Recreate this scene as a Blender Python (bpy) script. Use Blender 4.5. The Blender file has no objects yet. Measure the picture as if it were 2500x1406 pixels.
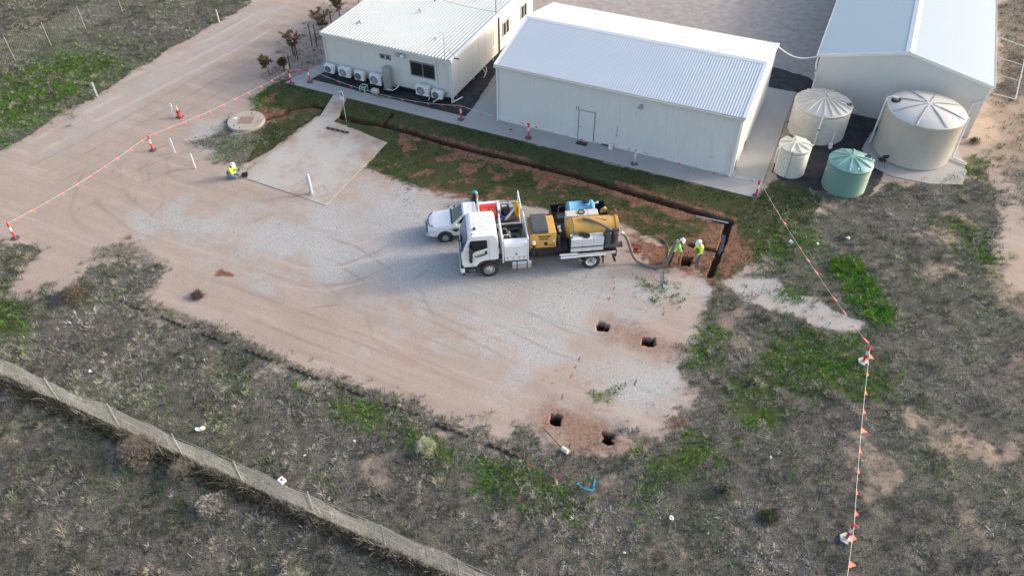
import bpy, bmesh, math, random
import numpy as np
from mathutils import Vector, Matrix
R = math.radians
random.seed(7)
scene = bpy.context.scene
COL = scene.collection

# ---------------------------------------------------------------- camera
camd = bpy.data.cameras.new("camera"); cam = bpy.data.objects.new("camera", camd); COL.objects.link(cam)
camd.sensor_width = 36.0; camd.lens = 27.367; camd.clip_end = 2000.0
_r = Vector((0.9093082, 0.41605352, -0.00762067)); _u = Vector((-0.28184681, 0.62925844, 0.72429013)); _f = Vector((-0.30613882, 0.65645509, -0.68945322))
cam.matrix_world = Matrix(((_r.x, _u.x, -_f.x, 19.94629), (_r.y, _u.y, -_f.y, -40.68648), (_r.z, _u.z, -_f.z, 27.69277), (0, 0, 0, 1)))
scene.camera = cam

# ---------------------------------------------------------------- sky, sun, exposure
SUN_EL = R(21); SUN_AZ = (0.80, 0.60)          # direction towards the sun on the ground plane
world = bpy.data.worlds.new("World"); scene.world = world; world.use_nodes = True
nt = world.node_tree
bg = nt.nodes["Background"]
sky = nt.nodes.new("ShaderNodeTexSky"); sky.sky_type = 'NISHITA'; sky.sun_disc = False
sky.sun_elevation = SUN_EL; sky.sun_rotation = math.atan2(SUN_AZ[0], SUN_AZ[1])
sky.air_density = 1.0; sky.dust_density = 3.5; sky.ozone_density = 0.9
nt.links.new(sky.outputs[0], bg.inputs[0]); bg.inputs[1].default_value = 0.15
sund = bpy.data.lights.new("sun", 'SUN'); sun = bpy.data.objects.new("sun", sund); COL.objects.link(sun)
sund.energy = 0.95; sund.angle = R(7); sund.color = (1.0, 0.91, 0.80)
_d = Vector((SUN_AZ[0] * math.cos(SUN_EL), SUN_AZ[1] * math.cos(SUN_EL), math.sin(SUN_EL)))
sun.rotation_euler = _d.to_track_quat('Z', 'Y').to_euler(); sun.location = (40, 30, 60)
scene.view_settings.view_transform = 'Standard'; scene.view_settings.look = 'None'
scene.view_settings.exposure = 1.18; scene.view_settings.gamma = 1.0
scene.view_settings.use_curve_mapping = False

# ---------------------------------------------------------------- helpers
class MB:
    """collects simple solids into one mesh"""
    def __init__(s): s.v = []; s.f = []; s.m = []; s.mi = 0
    def add(s, vs, fs):
        o = len(s.v); s.v += [tuple(p) for p in vs]
        for f in fs: s.f.append([i + o for i in f]); s.m.append(s.mi)
        return s
    def mat(s, i): s.mi = i; return s
    def box(s, x0, x1, y0, y1, z0, z1):
        if x0 > x1: x0, x1 = x1, x0
        if y0 > y1: y0, y1 = y1, y0
        if z0 > z1: z0, z1 = z1, z0
        return s.add([(x0,y0,z0),(x1,y0,z0),(x1,y1,z0),(x0,y1,z0),(x0,y0,z1),(x1,y0,z1),(x1,y1,z1),(x0,y1,z1)],
                     [(0,3,2,1),(4,5,6,7),(0,1,5,4),(1,2,6,5),(2,3,7,6),(3,0,4,7)])
    def bar(s, p, q, w, h=None, up=(0,0,1)):
        h = h or w; p = Vector(p); q = Vector(q); d = (q - p).normalized(); up = Vector(up)
        if abs(d.dot(up)) > .98: up = Vector((1,0,0))
        a = d.cross(up).normalized() * w / 2; b = a.cross(d).normalized() * h / 2
        vs = [p-a-b, p+a-b, p+a+b, p-a+b, q-a-b, q+a-b, q+a+b, q-a+b]
        return s.add(vs, [(0,3,2,1),(4,5,6,7),(0,1,5,4),(1,2,6,5),(2,3,7,6),(3,0,4,7)][::1])
    def cyl(s, p, q, r0, r1=None, n=12, caps=True):
        r1 = r0 if r1 is None else r1
        p = Vector(p); q = Vector(q); d = (q - p).normalized()
        a = d.orthogonal().normalized(); b = d.cross(a)
        vs = []
        for c, r in ((p, r0), (q, r1)):
            for i in range(n):
                t = 2*math.pi*i/n; vs.append(c + (a*math.cos(t) + b*math.sin(t))*r)
        fs = [(i, (i+1) % n, n+(i+1) % n, n+i) for i in range(n)]
        if caps: fs += [tuple(range(n-1, -1, -1)), tuple(range(n, 2*n))]
        return s.add(vs, fs)
    def tube(s, pts, r, n=8, close=False):
        pts = [Vector(p) for p in pts]; vs = []; N = len(pts)
        rr = r if isinstance(r, (list, tuple)) else [r]*N
        a = None
        for i, p in enumerate(pts):
            d = (pts[min(i+1, N-1)] - pts[max(i-1, 0)]).normalized()
            a = d.orthogonal().normalized() if a is None else (a - d*a.dot(d)).normalized()
            b = d.cross(a)
            for k in range(n):
                t = 2*math.pi*k/n; vs.append(p + (a*math.cos(t) + b*math.sin(t))*rr[i])
        fs = []
        for i in range(N-1):
            for k in range(n): fs.append((i*n+k, i*n+(k+1) % n, (i+1)*n+(k+1) % n, (i+1)*n+k))
        fs += [tuple(range(n-1, -1, -1)), tuple(range((N-1)*n, N*n))]
        return s.add(vs, fs)
    def prism(s, poly, fn, d0, d1):
        """poly in 2D, fn(a,b,d) -> 3D point, extruded from d0 to d1"""
        n = len(poly)
        vs = [fn(a, b, d0) for a, b in poly] + [fn(a, b, d1) for a, b in poly]
        fs = [tuple(range(n-1, -1, -1)), tuple(range(n, 2*n))] + [(i, (i+1) % n, n+(i+1) % n, n+i) for i in range(n)]
        return s.add(vs, fs)
    def sheet(s, rows, thick=None):
        """grid of points rows x cols"""
        m = len(rows[0]); o = [p for r in rows for p in r]
        return s.add(o, [(i*m+j, i*m+j+1, (i+1)*m+j+1, (i+1)*m+j) for i in range(len(rows)-1) for j in range(m-1)])
    def lathe(s, prof, c=(0,0,0), n=32, cap0=True, cap1=True):
        vs = []; c = Vector(c)
        for r, z in prof:
            for k in range(n):
                t = 2*math.pi*k/n; vs.append(c + Vector((r*math.cos(t), r*math.sin(t), z)))
        fs = []
        for i in range(len(prof)-1):
            for k in range(n): fs.append((i*n+k, i*n+(k+1) % n, (i+1)*n+(k+1) % n, (i+1)*n+k))
        if cap0: fs.append(tuple(range(n-1, -1, -1)))
        if cap1: fs.append(tuple(range((len(prof)-1)*n, len(prof)*n)))
        return s.add(vs, fs)
    def ball(s, c, r, n=10, m=6):
        r = (r,)*3 if not isinstance(r, (tuple, list)) else r
        prof = [(math.sin(math.pi*i/m), -math.cos(math.pi*i/m)) for i in range(m+1)]
        vs = []; fs = []
        for a, z in prof:
            for k in range(n):
                t = 2*math.pi*k/n; vs.append((c[0]+r[0]*a*math.cos(t), c[1]+r[1]*a*math.sin(t), c[2]+r[2]*z))
        for i in range(m):
            for k in range(n): fs.append((i*n+k, i*n+(k+1) % n, (i+1)*n+(k+1) % n, (i+1)*n+k))
        return s.add(vs, fs)
    def build(s, name, mats, parent=None, smooth=False, bevel=0.0, fixn=True, seg=2):
        me = bpy.data.meshes.new(name)
        me.from_pydata(s.v, [], s.f)
        if not isinstance(mats, (list, tuple)): mats = [mats]
        for m in mats: me.materials.append(m)
        me.polygons.foreach_set('material_index', s.m)
        if fixn:
            b = bmesh.new(); b.from_mesh(me); bmesh.ops.remove_doubles(b, verts=b.verts, dist=1e-5)
            bmesh.ops.recalc_face_normals(b, faces=b.faces); b.to_mesh(me); b.free()
        if smooth:
            me.polygons.foreach_set('use_smooth', [True]*len(me.polygons))
            me.set_sharp_from_angle(angle=R(40))
        me.update()
        o = bpy.data.objects.new(name, me); COL.objects.link(o)
        if parent: o.parent = parent
        if bevel:
            b = o.modifiers.new('bevel', 'BEVEL'); b.width = bevel; b.segments = seg; b.limit_method = 'ANGLE'; b.angle_limit = R(40)
        return o

def tag(o, label=None, cat=None, group=None, kind=None):
    if label: o['label'] = label
    if cat: o['category'] = cat
    if group: o['group'] = group
    if kind: o['kind'] = kind
    return o
def thing(name, label, cat, loc=(0,0,0), rz=0.0, group=None):
    o = bpy.data.objects.new(name, None); COL.objects.link(o); o.empty_display_size = .2
    o.location = loc; o.rotation_euler = (0, 0, rz)
    return tag(o, label, cat, group)
def copy_tree(o, parent=None):
    c = o.copy(); COL.objects.link(c); c.parent = parent
    for ch in [x for x in bpy.data.objects if x.parent == o]:
        copy_tree(ch, c)
    return c

# ---------------------------------------------------------------- materials
def new_mat(name):
    m = bpy.data.materials.new(name); m.use_nodes = True
    return m, m.node_tree, m.node_tree.nodes['Principled BSDF']
def mk(name, col, rough=0.6, metal=0.0, var=0.08, scale=3.0, bump=0.0, bscale=40.0, dirt=None, dirt_amt=0.0, dscale=1.5, spec=0.5, trans=0.0, coat=0.0, emis=None):
    m, t, p = new_mat(name); n = t.nodes; L = t.links
    p.inputs['Roughness'].default_value = rough; p.inputs['Metallic'].default_value = metal
    p.inputs['Specular IOR Level'].default_value = spec
    if trans: p.inputs['Transmission Weight'].default_value = trans
    if coat: p.inputs['Coat Weight'].default_value = coat; p.inputs['Coat Roughness'].default_value = .08
    tc = n.new('ShaderNodeTexCoord')
    nz = n.new('ShaderNodeTexNoise'); nz.inputs['Scale'].default_value = scale; nz.inputs['Detail'].default_value = 6
    L.new(tc.outputs['Object'], nz.inputs['Vector'])
    mx = n.new('ShaderNodeMixRGB'); mx.blend_type = 'MIX'
    c = col
    mx.inputs[1].default_value = (c[0]*(1-var), c[1]*(1-var), c[2]*(1-var), 1); mx.inputs[2].default_value = (min(1, c[0]*(1+var)), min(1, c[1]*(1+var)), min(1, c[2]*(1+var)), 1)
    L.new(nz.outputs[0], mx.inputs[0]); out = mx.outputs[0]
    if dirt_amt > 0:
        d = n.new('ShaderNodeTexNoise'); d.inputs['Scale'].default_value = dscale; d.inputs['Detail'].default_value = 10; d.inputs['Roughness'].default_value = .65
        L.new(tc.outputs['Object'], d.inputs['Vector'])
        rp = n.new('ShaderNodeMapRange'); rp.inputs[1].default_value = .48; rp.inputs[2].default_value = .75; rp.inputs[4].default_value = dirt_amt
        L.new(d.outputs[0], rp.inputs[0])
        m2 = n.new('ShaderNodeMixRGB'); m2.inputs[2].default_value = (*dirt, 1); L.new(rp.outputs[0], m2.inputs[0]); L.new(out, m2.inputs[1]); out = m2.outputs[0]
    L.new(out, p.inputs['Base Color'])
    if bump:
        b = n.new('ShaderNodeTexNoise'); b.inputs['Scale'].default_value = bscale; b.inputs['Detail'].default_value = 5
        L.new(tc.outputs['Object'], b.inputs['Vector'])
        bp = n.new('ShaderNodeBump'); bp.inputs['Strength'].default_value = bump; bp.inputs['Distance'].default_value = .02
        L.new(b.outputs[0], bp.inputs['Height']); L.new(bp.outputs[0], p.inputs['Normal'])
    if emis:
        p.inputs['Emission Color'].default_value = (*emis[0], 1); p.inputs['Emission Strength'].default_value = emis[1]
    return m
DUST = (0.30, 0.20, 0.14)
M = dict(
    roof_shed_sunlit = mk('sunlit_pale_roof_steel', (.74,.76,.76), .35, 0, .03, .6, dirt=(.55,.50,.44), dirt_amt=.10, dscale=.5),  # far shed slope: sunlight painted in as a brighter copy of the roof steel
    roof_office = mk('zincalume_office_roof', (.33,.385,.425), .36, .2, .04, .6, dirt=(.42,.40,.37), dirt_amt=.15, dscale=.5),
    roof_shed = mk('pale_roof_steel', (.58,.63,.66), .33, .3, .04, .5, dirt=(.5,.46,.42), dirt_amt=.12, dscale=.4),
    roof_hangar = mk('zincalume_roof', (.36,.43,.475), .34, .1, .03, .3),
    flash = mk('white_flashing', (.80,.81,.80), .4, 0, .03, 1),
    wall_cream = mk('cream_panel', (.70,.68,.62), .55, 0, .03, .8, dirt=(.42,.34,.26), dirt_amt=.12, dscale=.7),
    wall_shed = mk('pale_grey_wall_steel', (.80,.79,.745), .5, 0, .03, .5, dirt=(.45,.37,.3), dirt_amt=.12, dscale=.5),
    wall_hangar = mk('cream_grey_wall_steel', (.68,.67,.63), .5, 0, .03, .4),
    white = mk('white_paint', (.80,.81,.81), .35, 0, .02, 2, dirt=DUST, dirt_amt=.10, dscale=2),
    truck_white = mk('truck_white_paint', (.82,.83,.83), .22, 0, .015, 2, dirt=DUST, dirt_amt=.12, dscale=1.6, coat=.5),
    pvc = mk('white_pvc', (.80,.80,.78), .35, 0, .03, 4),
    yellow = mk('machine_yellow', (.68,.39,.085), .45, 0, .08, 2, dirt=(.40,.27,.15), dirt_amt=.6, dscale=2.2),
    black = mk('black_plastic', (.025,.025,.027), .5, 0, .2, 5, dirt=(.14,.11,.09), dirt_amt=.25, dscale=4),
    blackm = mk('black_steel', (.035,.035,.037), .45, .2, .2, 4, dirt=(.16,.11,.08), dirt_amt=.4, dscale=3),
    darkgrey = mk('dark_grey_plastic', (.075,.08,.09), .5, 0, .1, 4, dirt=(.2,.17,.14), dirt_amt=.3, dscale=3),
    grey = mk('grey_paint', (.32,.33,.34), .5, 0, .08, 3, dirt=(.2,.15,.12), dirt_amt=.2),
    galv = mk('galvanised_steel', (.50,.52,.54), .4, .55, .12, 12),
    alu = mk('aluminium', (.62,.63,.64), .3, .8, .08, 6, dirt=(.25,.2,.16), dirt_amt=.3, dscale=3),
    rubber = mk('tyre_rubber', (.028,.027,.027), .85, 0, .25, 6, dirt=(.17,.13,.10), dirt_amt=.55, dscale=3.5),
    glass = mk('dark_glass', (.012,.015,.018), .10, 0, .1, 1, spec=.3),
    glassblue = mk('windscreen_glass', (.025,.05,.075), .06, 0, .3, 1.2, spec=.6),
    screen = mk('dark_security_screen', (.05,.05,.055), .5, 0, .1, 6),
    orange = mk('orange_toolbox', (.72,.11,.03), .4, 0, .05, 3),
    hv_orange = mk('orange_flag', (.90,.12,.06), .6, 0, .05, 3),
    red = mk('red_orange_plastic', (.78,.05,.05), .45, 0, .05, 3),
    reflect = mk('white_reflective_band', (.82,.82,.82), .3, 0, .03, 3),
    hiv = mk('high_vis_yellow', (.74,.95,.07), .7, 0, .05, 5, bump=.3, bscale=12),
    hivg = mk('high_vis_green_yellow', (.50,.95,.26), .7, 0, .05, 5, bump=.3, bscale=12),
    navy = mk('navy_cloth', (.02,.025,.05), .8, 0, .15, 6, bump=.3, bscale=12),
    jeans = mk('blue_denim', (.14,.22,.36), .85, 0, .2, 10, bump=.3, bscale=14),
    greytr = mk('grey_blue_work_trousers', (.13,.15,.20), .85, 0, .25, 8, bump=.3, bscale=14),
    darktr = mk('dark_work_trousers', (.05,.05,.06), .85, 0, .3, 8, bump=.3, bscale=14),
    boot = mk('tan_boot_leather', (.22,.135,.07), .7, 0, .2, 6),
    skin = mk('skin', (.52,.31,.22), .5, 0, .06, 8),
    helmet = mk('white_helmet', (.85,.85,.86), .25, 0, .02, 3),
    hair = mk('dark_hair', (.03,.02,.015), .7, 0, .2, 20),
    tank_white = mk('cream_white_poly', (.62,.60,.54), .45, 0, .05, 1.2, dirt=(.38,.31,.24), dirt_amt=.4, dscale=1.1),
    tank_beige = mk('beige_poly', (.55,.52,.46), .45, 0, .05, .8, dirt=(.36,.30,.23), dirt_amt=.35, dscale=.7),
    tank_lid = mk('pale_beige_poly_lid', (.60,.58,.53), .28, 0, .05, 1.0, dirt=(.42,.36,.30), dirt_amt=.2, dscale=1.3),
    tank_cream = mk('cream_poly', (.72,.69,.58), .45, 0, .05, 1.5, dirt=(.42,.35,.27), dirt_amt=.15, dscale=1.5),
    tank_green = mk('sage_green_poly', (.17,.31,.25), .42, 0, .06, 1.2, dirt=(.28,.26,.2), dirt_amt=.2, dscale=1.4),
    tank_greenlid = mk('pale_green_poly', (.24,.43,.38), .35, 0, .06, 1.2, dirt=(.30,.28,.22), dirt_amt=.2, dscale=1.4),
    blue_poly = mk('sky_blue_poly', (.16,.42,.66), .35, 0, .08, 2, dirt=(.34,.38,.40), dirt_amt=.35, dscale=1.5),
    tan_poly = mk('dusty_white_poly', (.66,.62,.54), .5, 0, .08, 2, dirt=(.38,.28,.18), dirt_amt=.55, dscale=2),
    white_poly = mk('white_poly', (.70,.71,.71), .45, 0, .05, 2, dirt=(.42,.34,.26), dirt_amt=.35, dscale=2),
    hose = mk('dusty_grey_hose', (.20,.17,.145), .7, 0, .15, 8, dirt=(.28,.19,.13), dirt_amt=.4, dscale=3),
    yhose = mk('yellow_hose', (.80,.50,.01), .5, 0, .1, 8),
    ghose = mk('green_hose', (.16,.40,.06), .5, 0, .15, 8),
    teal = mk('teal_plastic', (.10,.36,.36), .4, 0, .1, 4),
    bluepl = mk('blue_plastic', (.02,.05,.40), .4, 0, .1, 4),
    beacon = mk('orange_beacon_lens', (.90,.25,.10), .25, 0, .05, 4),
    lamp = mk('headlight_lens', (.70,.73,.74), .1, 0, .1, 6, spec=.8),
    taillamp = mk('red_lens', (.45,.03,.03), .2, 0, .05, 6),
    sign_blue = mk('sign_blue', (.015,.02,.20), .4, 0, .02, 3),
    maroon = mk('maroon_paint', (.20,.02,.03), .5, 0, .05, 3),
    letter = mk('black_lettering', (.012,.012,.012), .5, 0, .05, 3),
    green_let = mk('green_lettering', (.12,.45,.10), .5, 0, .05, 3),
    brown_let = mk('brown_swoosh', (.09,.035,.02), .5, 0, .05, 3),
    bluemark = mk('blue_sticker', (.05,.20,.50), .5, 0, .05, 3),
    timber = mk('tan_timber', (.42,.26,.13), .7, 0, .15, 6),
    stake = mk('dark_hardwood_stake', (.045,.032,.024), .8, 0, .2, 6),
    bark = mk('twig_bark', (.13,.095,.065), .85, 0, .25, 8),
    leafb = mk('olive_brown_leaf', (.16,.12,.045), .7, 0, .35, 3),
    leafr = mk('russet_leaf', (.20,.10,.055), .7, 0, .35, 3),
    concrete = None, concrete_stain = None,
    stone = mk('bare_spoil', (.30,.15,.09), .9, 0, .25, 6, bump=.8, bscale=20),
    pit = mk('dark_damp_soil', (.085,.045,.028), .9, 0, .3, 6, bump=.9, bscale=14),
    water = mk('muddy_puddle', (.10,.09,.085), .08, 0, .1, 3, spec=.8),
    rubstop = mk('black_rubber_stop', (.03,.03,.03), .7, 0, .2, 6, dirt=(.22,.16,.11), dirt_amt=.35, dscale=5),
    stopyel = mk('faded_yellow_block', (.24,.15,.045), .6, 0, .15, 8, dirt=(.22,.16,.11), dirt_amt=.3, dscale=6),
)
def concrete_mat(name, base, stain, samt, sscale, rough=.8):
    m, t, p = new_mat(name); n = t.nodes; L = t.links
    p.inputs['Roughness'].default_value = rough
    tc = n.new('ShaderNodeTexCoord')
    def noise(s, d=8, r=.6):
        z = n.new('ShaderNodeTexNoise'); z.inputs['Scale'].default_value = s; z.inputs['Detail'].default_value = d; z.inputs['Roughness'].default_value = r
        L.new(tc.outputs['Object'], z.inputs['Vector']); return z.outputs[0]
    def mr(i, a, b, c, d):
        z = n.new('ShaderNodeMapRange'); L.new(i, z.inputs[0])
        for k, v in zip((1,2,3,4), (a,b,c,d)): z.inputs[k].default_value = v
        return z.outputs[0]
    def mix(f, a, b):
        z = n.new('ShaderNodeMixRGB'); L.new(f, z.inputs[0])
        for k, v in ((1, a), (2, b)):
            if isinstance(v, tuple): z.inputs[k].default_value = (*v, 1)
            else: L.new(v, z.inputs[k])
        return z.outputs[0]
    c = mix(noise(.7), tuple(x*.86 for x in base), tuple(min(1, x*1.1) for x in base))
    c = mix(mr(noise(38, 3), .35, .75, 0, .35), c, tuple(x*.7 for x in base))
    c = mix(mr(noise(sscale, 10, .68), .46, .66, 0, samt), c, stain)
    c = mix(mr(noise(sscale*2.3, 8, .7), .60, .72, 0, samt*.7), c, tuple(x*.5 for x in stain))
    L.new(c, p.inputs['Base Color'])
    b = n.new('ShaderNodeBump'); b.inputs['Strength'].default_value = .25; b.inputs['Distance'].default_value = .01
    L.new(noise(55, 4), b.inputs['Height']); L.new(b.outputs[0], p.inputs['Normal'])
    return m
M['concrete'] = concrete_mat('grey_concrete', (.40,.39,.37), (.34,.30,.27), .25, .8)
M['concrete_stain'] = concrete_mat('red_stained_concrete', (.47,.44,.40), (.34,.22,.155), .9, .45)
M['concrete_old'] = concrete_mat('weathered_concrete', (.46,.42,.36), (.36,.23,.16), .6, 1.6)
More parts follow.
